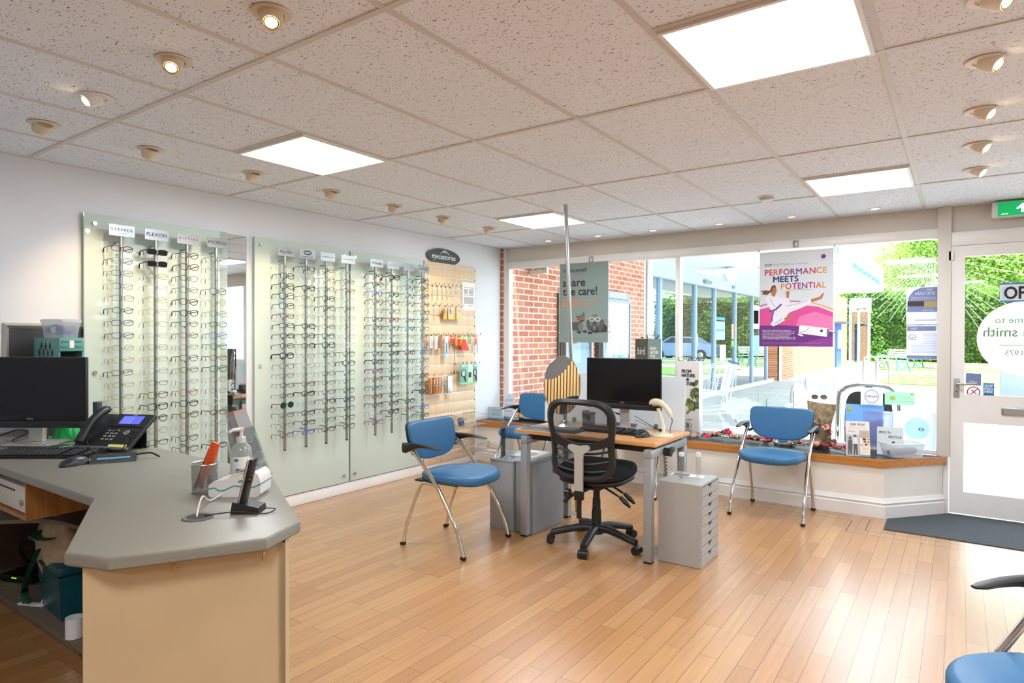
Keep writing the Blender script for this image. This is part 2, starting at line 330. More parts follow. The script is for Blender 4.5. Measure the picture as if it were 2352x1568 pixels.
    def mesh(s, name, m=None):
        me = bpy.data.meshes.new(name); me.from_pydata(s.v, [], s.f)
        if s.mats:
            for x in s.mats: me.materials.append(x)
            me.polygons.foreach_set('material_index', s.mi)
        elif m: me.materials.append(m)
        me.polygons.foreach_set('use_smooth', [True] * len(s.f)); me.update()
        me.set_sharp_from_angle(angle=R(38)); return me
    def build(s, name, m=None, parent=None, loc=None):
        o = bpy.data.objects.new(name, s.mesh(name, m)); COL.objects.link(o)
        if parent is not None: o.parent = parent
        if loc is not None: o.location = loc
        return o
def frame(o, u, v, n=None):
    u = Vector(u).normalized(); v = Vector(v).normalized(); n = Vector(n) if n else u.cross(v)
    m = Matrix.Identity(4)
    for i in range(3): m[i][0] = u[i]; m[i][1] = v[i]; m[i][2] = n[i]
    m.translation = Vector(o); return m
def tag(o, label, cat, group=None, kind=None):
    o['label'] = label; o['category'] = cat
    if group: o['group'] = group
    if kind: o['kind'] = kind
    return o
def thing(name, label, cat, loc=(0, 0, 0), rz=0.0, group=None):
    o = bpy.data.objects.new(name, None); COL.objects.link(o); o.empty_display_size = 0.05; o.location = loc; o.rotation_euler = (0, 0, rz)
    return tag(o, label, cat, group)
def struct(name, mb, m=None):
    o = mb.build(name, m); o['kind'] = 'structure'; return o
def copy_tree(o, loc=None, rz=None, label=None, rot=None):
    c = o.copy(); COL.objects.link(c)
    if loc is not None: c.location = loc
    if rz is not None: c.rotation_euler = (0, 0, rz)
    if rot is not None: c.rotation_euler = rot
    if label: c['label'] = label
    for ch in list(o.children):
        d = ch.copy(); COL.objects.link(d); d.parent = c
        for g in list(ch.children):
            e = g.copy(); COL.objects.link(e); e.parent = d
    return c
WALLM = lambda y, z, x=0.0: frame((x, y, z), (0, 1, 0), (0, 0, 1), (1, 0, 0))      # picture plane on the left wall, seen from the room
FRONTM = lambda x, z, y: frame((x, y, z), (1, 0, 0), (0, 0, 1), (0, -1, 0))         # picture plane on the window wall, seen from the room
ORD = ['zeroth', 'first', 'second', 'third', 'fourth', 'fifth', 'sixth', 'seventh', 'eighth', 'ninth', 'tenth', 'eleventh', 'twelfth', 'thirteenth', 'fourteenth', 'fifteenth', 'sixteenth', 'seventeenth', 'eighteenth', 'nineteenth', 'twentieth']
# ------------------------------------------------------------------ room shell
YF = 4.60; XR = 6.6; YB = -4.2
struct('floor', MB().use(FLOOR).bb(-0.1, XR, YB, YF + 0.03, -0.12, 0))
struct('ceiling', MB().use(TILE).bb(-0.1, XR, YB, YF + 0.1, CEIL, CEIL + 0.08))
CX = [0.486 - 0.6 * 0, 1.067, 1.668, 2.281, 2.881, 3.493, 4.101, 4.70, 5.30, 5.90, 6.5]; RY = [-3.6, -2.4, -1.2, 0.0, 1.204, 2.397, 3.595]
g = MB().use(mat('ceiling_grid', 'cfcdcc', 0.5))
for x in CX: g.bb(x - 0.012, x + 0.012, YB, YF, CEIL - 0.004, CEIL + 0.001)
for y in RY: g.bb(0, XR, y - 0.012, y + 0.012, CEIL - 0.005, CEIL + 0.001)
for (x, y) in PANELS[:5]:
    yy = y - 0.302 if y > 0 else y + 0.3
    g.bb(x - 0.3, x + 0.3, yy - 0.012, yy + 0.012, CEIL - 0.0045, CEIL + 0.001)
g.bb(0, 0.012, YB, YF, CEIL - 0.006, CEIL + 0.001); g.bb(0, XR, YF - 0.012, YF, CEIL - 0.006, CEIL + 0.001)
struct('trim_1', g)
struct('wall_left', MB().use(WHITE).bb(-0.14, 0, YB, 4.535, 0, CEIL))
struct('wall_added_shade', MB().use(WHITE).bb(0, 2.0, -1.25, -1.13, 0, CEIL))  # unseen wall added to keep light off the staff side of the counter
struct('wall_right', MB().use(WHITE).bb(XR, XR + 0.12, YB, YF + 0.1, 0, CEIL))
struct('wall_back', MB().use(WHITE).bb(-0.1, XR, YB - 0.12, YB, 0, CEIL))
g = MB().use(BRICK).bb(-0.14, 0.028, 4.56, 4.75, -0.1, 3.0); g.use(TRIMW).bb(-0.14, -0.012, 4.535, 4.56, 0, CEIL).bb(0.028, 0.06, 4.57, 4.68, 0, CEIL)
struct('trim_2', g)
# front wall: cream fascia above the glass, low wall below, plus what stands right of the door
g = MB().use(CREAM).bb(0.06, 4.19, YF, YF + 0.12, 2.205, CEIL).bb(4.262, 5.2, YF + 0.001, YF + 0.12, 2.165, CEIL).bb(5.2, XR, YF, YF + 0.12, 2.165, CEIL).use(WHITE).bb(5.2, XR, YF, YF + 0.12, 0, 0.44)
g.use(BRICK).bb(0.0, XR, YF + 0.121, YF + 0.2, CEIL, 3.2)
struct('wall_front', g)
g = MB().use(LOWW).prism([(0, 4.12), (3.878, 4.12), (4.234, 4.548), (4.234, 4.72), (0, 4.72)], 0, 0.379)
struct('wall_low', g)
def skirt(path, h, t, name, m=TRIMW):
    """moulded skirting along a polyline, room side to the right of travel"""
    prof = [(0, 0), (t, 0), (t, h * 0.62), (t * 0.55, h * 0.68), (t * 0.95, h * 0.78), (t * 0.55, h * 0.9), (t * 0.35, h), (0, h)]
    rings = []
    for i, p in enumerate(path):
        a = Vector(path[max(i - 1, 0)]); b = Vector(path[min(i + 1, len(path) - 1)]); p = Vector(p)
        if 0 < i < len(path) - 1:
            d1 = (p - a).normalized(); d2 = (b - p).normalized(); n1 = Vector((d1.y, -d1.x)); n2 = Vector((d2.y, -d2.x)); n = (n1 + n2).normalized(); n = n / max(0.3, n.dot(n1))
        else:
            d = (b - a).normalized(); n = Vector((d.y, -d.x))
        rings.append([(p.x + n.x * q, p.y + n.y * q, z + 0.001) for q, z in prof])
    struct(name, MB().use(m).loft(rings))
skirt([(0, 4.12), (3.878, 4.12), (4.234, 4.548)], 0.145, 0.02, 'baseboard_front')
struct('baseboard_left', MB().use(TRIMW).bb(0, 0.018, YB, 4.10, 0.001, 0.092, 0.003).bb(0, 0.014, 3.20, 4.10, 0.09, 0.118, 0.003))
# windows
def frame_box(g, x0, x1, z0, z1, w, y0, y1): g.bb(x0, x0 + w, y0, y1, z0, z1).bb(x1 - w, x1, y0, y1, z0, z1).bb(x0 + w, x1 - w, y0, y1, z1 - w, z1).bb(x0 + w, x1 - w, y0, y1, z0, z0 + w)
g = MB().use(TRIMW)
g.bb(0.06, 4.19, 4.565, 4.66, 2.128, 2.205, 0.004).bb(0.06, 0.10, 4.575, 4.65, 0.45, 2.13).bb(2.083, 2.127, 4.56, 4.65, 0.45, 2.13, 0.003).bb(0.06, 4.19, 4.575, 4.65, 0.44, 0.475, 0.003)
g.use(CREAM).bb(4.19, 4.2765, 4.555, 4.68, 0.44, CEIL - 0.001, 0.002)
struct('window_frame', g)
for i, (a, b) in enumerate(((0.10, 2.083), (2.127, 4.19))):
    struct('window_%d' % (i + 1), MB().use(GLASS).bb(a, b, 4.608, 4.614, 0.475, 2.128))
struct('window_3', MB().use(TRIMW).bb(5.2, 5.26, 4.6, 4.68, 0.44, 2.165).bb(6.54, 6.6, 4.6, 4.68, 0.44, 2.165).use(GLASS).bb(5.26, 6.54, 4.63, 4.636, 0.44, 2.165))
# door
dr = MB().use(TRIMW); dr.bb(4.275, 4.365, 4.57, 4.615, 0.012, 2.055).bb(5.045, 5.135, 4.57, 4.615, 0.012, 2.055).bb(4.365, 5.045, 4.57, 4.615, 1.975, 2.055).bb(4.365, 5.045, 4.57, 4.615, 0.71, 0.925).bb(4.365, 5.045, 4.57, 4.615, 0.012, 0.18)
d = struct('door_1', dr)
MB().use(GLASS).bb(4.365, 5.045, 4.588, 4.594, 0.925, 1.975).bb(4.365, 5.045, 4.588, 4.594, 0.18, 0.71).build('pane', None, d)
h = MB().use(GREYM).bb(4.298, 4.335, 4.562, 4.57, 0.90, 1.045, 0.002); hp = h.build('handle_plate', None, d)
h = MB().use(STEEL).tube([(4.317, 4.565, 1.005), (4.317, 4.53, 1.005)], 0.009, 12).tube([(4.317, 4.53, 1.005), (4.36, 4.526, 1.004), (4.44, 4.53, 1.008)], [0.009, 0.0085, 0.007], 12); h.use(BLACK).cyl((4.317, 4.563, 0.945), (4.317, 4.561, 0.945), 0.005)
h.build('handle', None, d)
MB().use(STEEL).bb(4.59, 4.86, 4.558, 4.57, 0.785, 0.845, 0.004).use(GREYM).bb(4.605, 4.845, 4.555, 4.559, 0.797, 0.833).build('letter_flap', None, d)
MB().use(TRIMW).bb(4.262, 4.276, 4.555, 4.57, 1.95, 2.02).bb(4.277, 4.292, 4.555, 4.57, 1.95, 2.02).build('hinge', None, d)
struct('door_frame', MB().use(TRIMW).bb(4.235, 4.272, 4.56, 4.68, 0.0, 0.44).bb(4.275, 5.2, 4.565, 4.68, 2.06, 2.165, 0.004).bb(5.14, 5.2, 4.565, 4.68, 0, 2.06, 0.004))
# sill board
s = thing('oak_ledge', 'long dark window ledge with an oak front edge under the shop window', 'ledge', (0, 0, 0))
MB().use(mat('dark_laminate', '2b2a2b', 0.32)).prism([(0.002, 4.115), (3.872, 4.115), (4.228, 4.54), (4.228, 4.56), (0.002, 4.56)], 0.3805, 0.440).build('board', None, s)
MB().use(OAK).loft([[(x, y, z) for (x, y, z) in ((a[0], a[1], 0.382), (b[0], b[1], 0.382), (b[0], b[1], 0.441), (a[0], a[1], 0.441))] for a, b in (((0.003, 4.098), (0.003, 4.116)), ((3.884, 4.098), (3.872, 4.116)), ((4.258, 4.548), (4.243, 4.558)))]).build('oak_edge', None, s)
# mat in the door well
m_ = mat('ribbed_door_mat', '43474c', 0.95, noise=0.35, nscale=220, bump=1.0)
tag(MB().use(m_).prism([(3.905, 3.80), (5.6, 3.80), (5.6, 4.56), (4.275, 4.56), (3.90, 4.105)], 0.0005, 0.006).build('door_mat'), 'charcoal ribbed entrance mat on the floor in front of the glazed door', 'mat')
# slatted timber wall and grey bulkhead across the far end of the room (seen in the desk mirror)
sw = thing('slat_wall_panel', 'vertical timber slat panelling on the wall behind the counter, seen in the desk mirror', 'wall panel', (0, 0, 0))
MB().use(mat('grey_bulkhead', '5c5a58', 0.7)).bb(1.2, 6.4, YB + 0.001, YB + 0.02, 0.02, CEIL - 0.01).build('backing', None, sw)
g = MB().use(wood_mat('yellow_slat', 'e0b878', 'cfa263', 2, 0.4)); g2 = MB().use(BLACKM); x = 1.22
while x < 6.3:
    hh = 1.62 + 0.40 * max(0.0, min(1.3, (x - 4.1) / 0.45)) ** 1.8; g.bb(x, x + 0.040, YB + 0.024, YB + 0.05, 0.02, min(hh, 2.3)); g2.bb(x + 0.040, x + 0.0599, YB + 0.021, YB + 0.024, 0.02, min(hh, 2.3)); x += 0.06
g2.build('felt', None, sw)
g.build('slats', None, sw)

# ------------------------------------------------------------------ ceiling fittings
EMW = mat('panel_diffuser', 'ffffff', 0.5, emis=2.0)
pl = thing('ceiling_light_panel', 'square', 'light', (0, 0, 0), 0, 'square ceiling light panels')
MB().use(TRIMW).bb(-0.288, 0.288, -0.29, -0.275, -0.012, 0).bb(-0.288, 0.288, 0.275, 0.29, -0.012, 0).bb(-0.288, -0.273, -0.275, 0.275, -0.012, 0).bb(0.273, 0.288, -0.275, 0.275, -0.012, 0).build('frame', None, pl)
MB().use(EMW).bb(-0.273, 0.273, -0.275, 0.275, -0.008, -0.001).build('diffuser', None, pl)
PLAB = ['bright square ceiling light panel nearest the frosted spectacle boards, above the left glass', 'bright square ceiling light panel in the far left corner, behind the steel pole', 'largest bright square ceiling light panel, at the top edge of the photo', 'bright square ceiling light panel near the shop window, above the karate poster', 'added square ceiling fill panel, unseen above and behind the viewer', 'added square ceiling fill panel out of view beyond the right edge', 'added unseen square ceiling panel that brightens the timber slat wall']
for i, (x, y) in enumerate(PANELS):
    o = pl if i == 0 else copy_tree(pl); o.location = (x, y, CEIL - 0.003); o['label'] = PLAB[i]
BEIGE = mat('beige_fitting', 'd8c8b0', 0.4); BULB = mat('warm_bulb', 'ffe2a8', 0.5, emis=14); BULBD = mat('dim_bulb', 'ffcf8a', 0.5, emis=2.0); BRASS = mat('reflector_gold', 'c9a14a', 0.2, 1)
def eyeball(i, x, y, az, tilt, bulb, colr, label, energy, group):
    t = thing('eyeball_downlight', label, 'downlight', (x, y, CEIL), az, group)
    MB().use(colr).lathe([(0.058, -0.001), (0.062, -0.004), (0.06, -0.008), (0.04, -0.009), (0.036, -0.004)], n=32).build('bezel', None, t)
    b = MB(Matrix.Rotation(tilt, 4, 'Y')); b.use(colr).lathe([(0.037, 0.0), (0.036, -0.03), (0.031, -0.052), (0.029, -0.056), (0.024, -0.056), (0.022, -0.04)], n=28)
    hd = b.build('lamp_head', None, t); hd.location = (0, 0, 0.002)
    r = MB(Matrix.Rotation(tilt, 4, 'Y')); r.use(BRASS).lathe([(0.0235, -0.0572), (0.019, -0.0565)], n=24, cap=False); r.use(bulb).lathe([(0.0001, -0.0570), (0.019, -0.0566)], n=24)
    r.build('bulb', None, t).location = (0, 0, 0.002)
    if energy:
        l = bpy.data.lights.new('downlight_beam', 'SPOT'); l.energy = energy; l.color = (1, 0.74, 0.40); l.spot_size = R(62); l.spot_blend = 0.9; l.shadow_soft_size = 0.02
        o = bpy.data.objects.new('downlight_beam', l); COL.objects.link(o)
        dv = Matrix.Rotation(az, 3, 'Z') @ Matrix.Rotation(tilt, 3, 'Y') @ Vector((0, 0, -1))
        o.location = Vector((x, y, CEIL + 0.002)) + dv * 0.062; o.rotation_euler = dv.to_track_quat('-Z', 'Y').to_euler()
IV = mat('ivory_fitting', 'e6ddcc', 0.35)
W1 = ['lit round eyeball downlight with a glaring star, topmost in the photo', 'lit gold eyeball downlight, second from the glaring one', 'white tilted eyeball downlight with a lit gold face, above the left wall', 'unlit beige cone-shaped eyeball downlight at the far left of the ceiling']
for i, (x, y, az, tl, bl, en) in enumerate([(2.572, -0.185, R(-35), R(-30), BULB, 9), (1.975, -0.185, R(-40), R(-35), BULB, 9), (1.342, -0.185, R(-92), R(-50), BULB, 7), (0.757, -0.18, R(-170), R(-50), BULBD, 0)]):
    eyeball(i, x, y, az, tl, bl, BEIGE if i != 2 else TRIMW, W1[i], en, 'eyeball downlights above the counter')
for i, y in enumerate([0.314, 0.929, 1.532, 2.134, 2.71, 3.348]):
    eyeball(i, 0.745, y, R(180), R(-37), BULB, BEIGE, 'beige eyeball downlight along the left wall, %s from the counter end towards the window' % ORD[i + 1], 20, 'beige eyeball downlights along the spectacle wall')
for i, y in enumerate([0.976, 1.502, 2.123, 2.737, 3.336]):
    eyeball(i, 4.402, y, R(-25), R(-50), BULB, IV, 'ivory eyeball downlight at the right of the ceiling, %s nearest the viewer' % ORD[i + 1], 4, 'ivory eyeball downlights at the right of the ceiling')
for i, x in enumerate([0.773, 1.356, 1.94, 2.568, 3.172, 3.784]):
    t = thing('recessed_downlight', 'small flush recessed downlight above the shop window, %s from the left corner' % ORD[i + 1], 'downlight', (x, 4.345, CEIL), 0, 'flush downlights above the shop window')
    MB().use(TRIMW).lathe([(0.045, -0.0005), (0.046, -0.003), (0.034, -0.004), (0.03, -0.001)], n=28).build('bezel', None, t)
    MB().use(BULBD if i in (3, 4) else mat('warm_small_bulb', 'ffd58c', 0.5, emis=6)).lathe([(0.028, -0.002), (0.0001, -0.003)], n=20).build('bulb', None, t)
t = thing('smoke_detector', 'round white smoke detector on the ceiling in front of the shop window', 'smoke detector', (3.189, 3.431, CEIL))
MB().use(TRIMW).lathe([(0.05, -0.001), (0.05, -0.012), (0.04, -0.03), (0.02, -0.036), (0.0001, -0.036)], n=28).build('housing', None, t)
MB().use(mat('sensor_grille', '8a8a88', 0.6)).lathe([(0.0505, -0.014), (0.046, -0.019)], n=28).build('grille', None, t)
# exit sign
t = thing('exit_sign', 'green illuminated emergency exit sign with a white arrow above the door', 'sign', (4.72, 4.50, 2.295), R(0))
MB().use(mat('exit_housing', 'dfe6ea', 0.3)).box((0, 0.02, 0), (0.40, 0.07, 0.115), 0.012).build('housing', None, t)
g = MB(FRONTM(-0.165, -0.05, -0.0165)); g.use(mat('exit_green', '00934f', 0.4, emis=0.7)).rect(0, 0.33, 0, 0.10, 0)
g.use(mat('exit_white', 'ffffff', 0.4, emis=1.0)).poly([(0.135, 0.02), (0.155, 0.02), (0.155, 0.055), (0.172, 0.043), (0.183, 0.043), (0.183, 0.05), (0.145, 0.085), (0.107, 0.05), (0.107, 0.043), (0.118, 0.043), (0.135, 0.055)], 0.0006)
g.ell(0.27, 0.078, 0.008, 0.008, 0.0006).stroke([(0.27, 0.068), (0.262, 0.045), (0.275, 0.03), (0.268, 0.012)], 0.009, 0.0006).stroke([(0.268, 0.045), (0.25, 0.03), (0.238, 0.032)], 0.007, 0.0007).stroke([(0.268, 0.064), (0.252, 0.055), (0.246, 0.044)], 0.006, 0.0008).stroke([(0.27, 0.064), (0.284, 0.054), (0.29, 0.062)], 0.006, 0.0008)
g.rect(0.02, 0.06, 0.012, 0.017, 0.0006)
g.build('face', None, t)
# steel pole and corner bits
t = thing('steel_pole', 'tall slim steel pole from the ceiling down behind the desk mirror', 'pole', (1.936, 2.905, 0))
MB().use(STEEL).cyl((0, 0, 0.004), (-0.081, -0.053, CEIL - 0.001), 0.0155, n=20).build('tube', None, t)
MB().use(STEEL).lathe([(0.045, 0.0), (0.045, 0.004), (0.03, 0.01), (0.018, 0.012)]).build('floor_flange', None, t)

# ------------------------------------------------------------------ spectacle wall
FROST = mat('frosted_glass_board', 'c6d4ca', 0.5, coat=0.15)
def board(y0, y1, label, studs, clear=None):
    t = thing('frosted_board', label, 'display board', (0.02, y0, 0))
    yc = clear if clear else y1
    MB().use(FROST).bb(0, 0.008, 0.004, yc - y0, 0.100, 2.095, 0.001).build('sheet', None, t)
    e = MB().use(EDGEG).bb(0, 0.009, 0, 0.004, 0.100, 2.096)
    if clear: e.use(glassmat('back_frosted_strip', 'f4faf6', 0.06, 0.1, 0.6, 'dfe9e2')).bb(0, 0.008, yc - y0, y1 - y0, 0.100, 2.096)
    else: e.bb(0, 0.009, yc - y0, yc - y0 + 0.004, 0.1, 2.096)
    e.build('glass_edge', None, t)
    for (y, z) in studs: MB().use(STEEL).cyl((-0.019, y - y0, z), (0.008, y - y0, z), 0.007).cyl((0.008, y - y0, z), (0.02, y - y0, z), 0.012, n=18).build('standoff', None, t)
board(0.266, 1.185, 'left frosted green glass board behind the four leftmost spectacle rods', [(0.325, 2.035), (0.325, 1.13), (0.325, 0.2), (1.10, 2.035)], 1.13)
board(1.396, 2.296, 'middle frosted green glass board, to the right of the narrow wall mirror', [(1.445, 2.04), (1.445, 1.13), (1.445, 0.2), (2.24, 2.04), (2.24, 1.13), (2.245, 0.16)])
board(2.312, 3.225, 'right frosted green glass board beside the wooden slatwall', [(2.36, 2.04), (2.36, 1.13), (2.36, 0.16), (3.17, 2.04)])
t = thing('wall_mirror', 'tall narrow mirror between the left and middle frosted boards', 'mirror', (0.0, 1.135, 0))
MB().use(mat('mirror_silver', 'e8eeec', 0.01, 1)).bb(0.006, 0.010, 0, 0.205, 0.10, 2.085).build('glass', None, t)
MB().use(EDGEG).bb(0.001, 0.011, 0.205, 0.211, 0.10, 2.086).bb(0.001, 0.011, 0, 0.205, 2.085, 2.09).build('bevelled_edge', None, t)
ROD = mat('rod_metal', 'a7aca8', 0.3, 0.9)
ROD_Y = [0.441, 0.648, 0.851, 1.055, 1.605, 1.80, 1.996, 2.208, 2.530, 2.730, 2.932, 3.132]
BRAND = ['STEPPER', 'FLEXON', 'NIFTIES', 'MODO', 'RAY', 'OAKLEY', 'PRO', 'PRO', 'WOODYS', 'GUCCI', 'THIN', 'WOOW']
PL = ['brushed metal nameplate with spaced capitals and a small second line', 'brushed metal nameplate with bold capitals and an X in the middle', 'brushed metal nameplate with thin widely spaced capitals', 'brushed metal nameplate with four large wide capitals', 'brushed metal nameplate with slanted handwritten lettering', 'brushed metal nameplate with a thick oval ring above small capitals', 'brushed metal nameplate with two tiny grey words and a divider, left of two', 'brushed metal nameplate with two tiny grey words and a divider, right of two', 'brushed metal nameplate with curly script lettering', 'brushed metal nameplate with five thin serif capitals', 'brushed metal nameplate with one fine line of tiny letters', 'brushed metal nameplate with round thin capitals, nearest the slatwall']
rod0 = None
for i, y in enumerate(ROD_Y):
    lb = 'vertical grey metal spectacle rod, %s from the left end of the wall display' % ORD[i + 1]
    if rod0 is None:
        rod0 = thing('display_rod', lb, 'display rod', (0.105, y, 0), 0, 'vertical spectacle display rods')
        MB().use(ROD).tube([(0, 0, 0.485), (0, 0, 2.0)], 0.0115, 12).build('rod', None, rod0)
        MB().use(BLACK).tube([(0, 0, 0.476), (0, 0, 0.486)], 0.0105, 12).build('end_cap', None, rod0)
        for z in (0.62, 1.93): MB().use(ROD).tube([(-0.077, 0, z), (-0.005, 0, z)], 0.006, 8).build('wall_bracket', None, rod0)
    else: copy_tree(rod0, (0.105, y, 0), 0, lb)
    t = thing('nameplate', PL[i], 'nameplate', (0.122, y, 1.998), 0, 'brushed metal nameplates on the rods')
    MB().use(GREYPLATE).box((0, 0, 0), (0.003, 0.147, 0.068)).build('plate', None, t)
    g = MB(WALLM(0, 0, 0.0022)); g.use(INK); bnd = BRAND[i]
    if bnd == 'STEPPER': g.text('STEPPER', 0, -0.004, 0.024, 0, -0.004, 'C', 1.15, width=0.125); g.text('EYEWEAR', 0, -0.02, 0.008, 0, 0, 'C', 1.3, width=0.05)
    elif bnd == 'FLEXON': g.text('FLEXON', 0, -0.009, 0.027, 0, 0.01, 'C', 1.0, width=0.125, sy=1.15)
    elif bnd == 'NIFTIES': g.text('N I F T I E S', 0, -0.006, 0.022, 0, -0.012, 'C', 1.0, width=0.125)
    elif bnd == 'MODO': g.text('MODO', 0, -0.010, 0.032, 0, 0.0, 'C', 1.0, width=0.13)
    elif bnd == 'RAY': g.text('Ray-Ban', 0, -0.012, 0.032, 0, 0.0, 'C', 0.9, width=0.115, shear=0.35)
    elif bnd == 'OAKLEY': g.ring(0, 0.012, 0.038, 0.017, 0.009); g.text('OAKLEY', 0, -0.027, 0.017, 0, 0.03, 'C', 1.2, width=0.12)
    elif bnd == 'PRO': g.use(T('plate_grey', '6a6e72')).text('prodesign', -0.002, -0.003, 0.013, 0, 0, 'R', width=0.055); g.text('denmark', 0.004, -0.003, 0.013, 0, 0, 'L', width=0.05); g.rect(0, 0.001, -0.008, 0.012); g.text('eyewear', 0, -0.018, 0.006, 0, 0, 'C')
    elif bnd == 'WOODYS': g.text('Woodys', 0, -0.010, 0.033, 0, 0.01, 'C', 0.9, width=0.12, shear=0.1)
    elif bnd == 'GUCCI': g.use(T('plate_grey2', '55595c')).text('G U C C I', 0, -0.009, 0.025, 0, -0.005, 'C', 1.0, width=0.12)
    elif bnd == 'THIN': g.use(T('plate_grey', '6a6e72')).text('prodesign denmark eyewear', 0, -0.003, 0.008, 0, 0, 'C', width=0.12)
    elif bnd == 'WOOW': g.text('WOOW', 0, -0.010, 0.03, 0, -0.004, 'C', 1.0, width=0.12)
    g.build('lettering', None, t)

def outline(style, n=22):
    w, h, e, top, bot = {'rect': (0.0265, 0.0165, 3.6, 1.0, 1.0), 'oval': (0.026, 0.0175, 2.2, 1.0, 1.0), 'round': (0.0245, 0.0225, 2.0, 1.0, 1.0), 'panto': (0.0255, 0.0205, 2.6, 0.85, 1.1), 'square': (0.027, 0.0205, 3.4, 1.0, 1.0), 'cat': (0.027, 0.0195, 2.5, 1.05, 0.95), 'hex': (0.0255, 0.021, 2.0, 1.0, 1.0), 'thin': (0.0265, 0.0140, 3.0, 1.0, 1.0)}[style]
    pts = []
    if style == 'hex':
        n = 24
    for k in range(n):
        a = 2 * PI * k / n; c, s = math.cos(a), math.sin(a)
        if style == 'hex':
            q = (a % (PI / 3)) - PI / 6; rr = math.cos(PI / 6) / math.cos(q) * 1.08; x, z = w * rr * c, h * rr * s
        else:
            x = w * math.copysign(abs(c) ** (2 / e), c); z = h * math.copysign(abs(s) ** (2 / e), s)
        z *= top if s > 0 else bot
        if style in ('cat',) and x > 0 and z > 0: z += 0.005 * (x / w) ** 2
        if style in ('panto', 'cat') and z < 0: x *= 1 - 0.18 * (abs(z) / h)
        pts.append((x, z))
    return pts
SPM = {}
def spec_meshes(style, colr, thick, lensk):
    key = (style, colr, thick, lensk)
    if key in SPM: return SPM[key]
    metal = colr in ('gold', 'silver', 'gunmetal', 'rosegold')
    cm = {'gold': 'b59a62', 'silver': 'b8bcc0', 'gunmetal': '4a4d52', 'rosegold': 'b88878', 'black': '17181a', 'tortoise': '5a3424', 'brown': '6b4a3a', 'navy': '1f2c4c', 'blue': '2f5fc0', 'red': '8c2f36', 'green': '2c5a4a', 'teal': '1f6b74', 'purple': '7a3c82', 'clear': 'cfd0cc', 'grey': '6d7278', 'orange': 'b5603a', 'burgundy': '5a2430', 'olive': '6b6038'}[colr]
    m = mat('frame_' + colr, cm, 0.25, 0.9 if metal else 0.0, noise=0.35 if colr == 'tortoise' else 0, nscale=120)
    pts = outline(style); cy = 0.0335; f = MB().use(m)
    top = max(p[1] for p in pts)
    for s in (-1, 1):
        f.tube([(-0.06 * (abs(p[0] * 1 + cy) ** 2) * 1.2, s * (cy + p[0]), p[1]) for p in pts], thick, 6, closed=True)
        f.tube([(-0.004, s * 0.059, top * 0.45), (-0.006, s * 0.0645, top * 0.5), (-0.011, s * 0.067, top * 0.5)], [thick * 1.1, thick * 1.5, thick * 1.2], 6)
        f.tube([(0.0, s * 0.0085, -0.004), (-0.004, s * 0.0095, -0.009)], thick * 0.8, 5)
    f.tube([(0, -0.0095, top * 0.35), (0.002, -0.004, top * 0.48), (0.002, 0.004, top * 0.48), (0, 0.0095, top * 0.35)], thick * 1.1, 6)
    fm = f.mesh('front', m)
    lm = {'clear': LENS, 'dark': mat('dark_lens', '17191b', 0.08), 'greenlens': mat('green_lens', '1c3a30', 0.08)}[lensk]
    L = []
    for s in (-1, 1):
        q = MB().use(lm); ring1 = [(-0.06 * (abs(p[0] + cy) ** 2) * 1.2 + 0.0003, s * (cy + p[0] * 0.98), p[1] * 0.98) for p in pts]; ring2 = [(a - 0.001, b, c) for a, b, c in ring1]
        q.loft([ring2, ring1]); L.append(q.mesh('lens', lm))
    tk = thick * (0.9 if metal else 1.25)
    t1 = MB().use(m).tube([(-0.010, -0.0665, top * 0.5), (-0.05, -0.0675, top * 0.45), (-0.088, -0.067, top * 0.3), (-0.093, -0.066, top * 0.1), (-0.099, -0.065, -0.022)], [tk * 1.1, tk, tk, tk * 1.2, tk * 1.3], 6)
    t2 = MB().use(m).tube([(-0.012, 0.0655, top * 0.5), (-0.05, 0.048, top * 0.1), (-0.08, 0.025, -0.012), (-0.082, 0.018, -0.03)], [tk * 1.1, tk, tk * 1.1, tk * 1.3], 6)
    SPM[key] = (fm, L[0], L[1], t1.mesh('temple', m), t2.mesh('temple', m)); return SPM[key]
TAG = {'tan': mat('tag_tan', 'b5a078', 0.6), 'dark': mat('tag_dark', '3d4248', 0.6), 'white': mat('tag_white', 'd8d6cc', 0.6)}
_tg = {k: MB().use(v).box((-0.036, -0.0695, -0.012), (0.0055, 0.0012, 0.030), rx=0.0).mesh('price_tag', v) for k, v in TAG.items()}
PEGM = MB().use(ROD).tube([(-0.03, 0, -0.002), (0.0, 0, 0.0035)], 0.0022, 6).mesh('nose_peg', ROD)
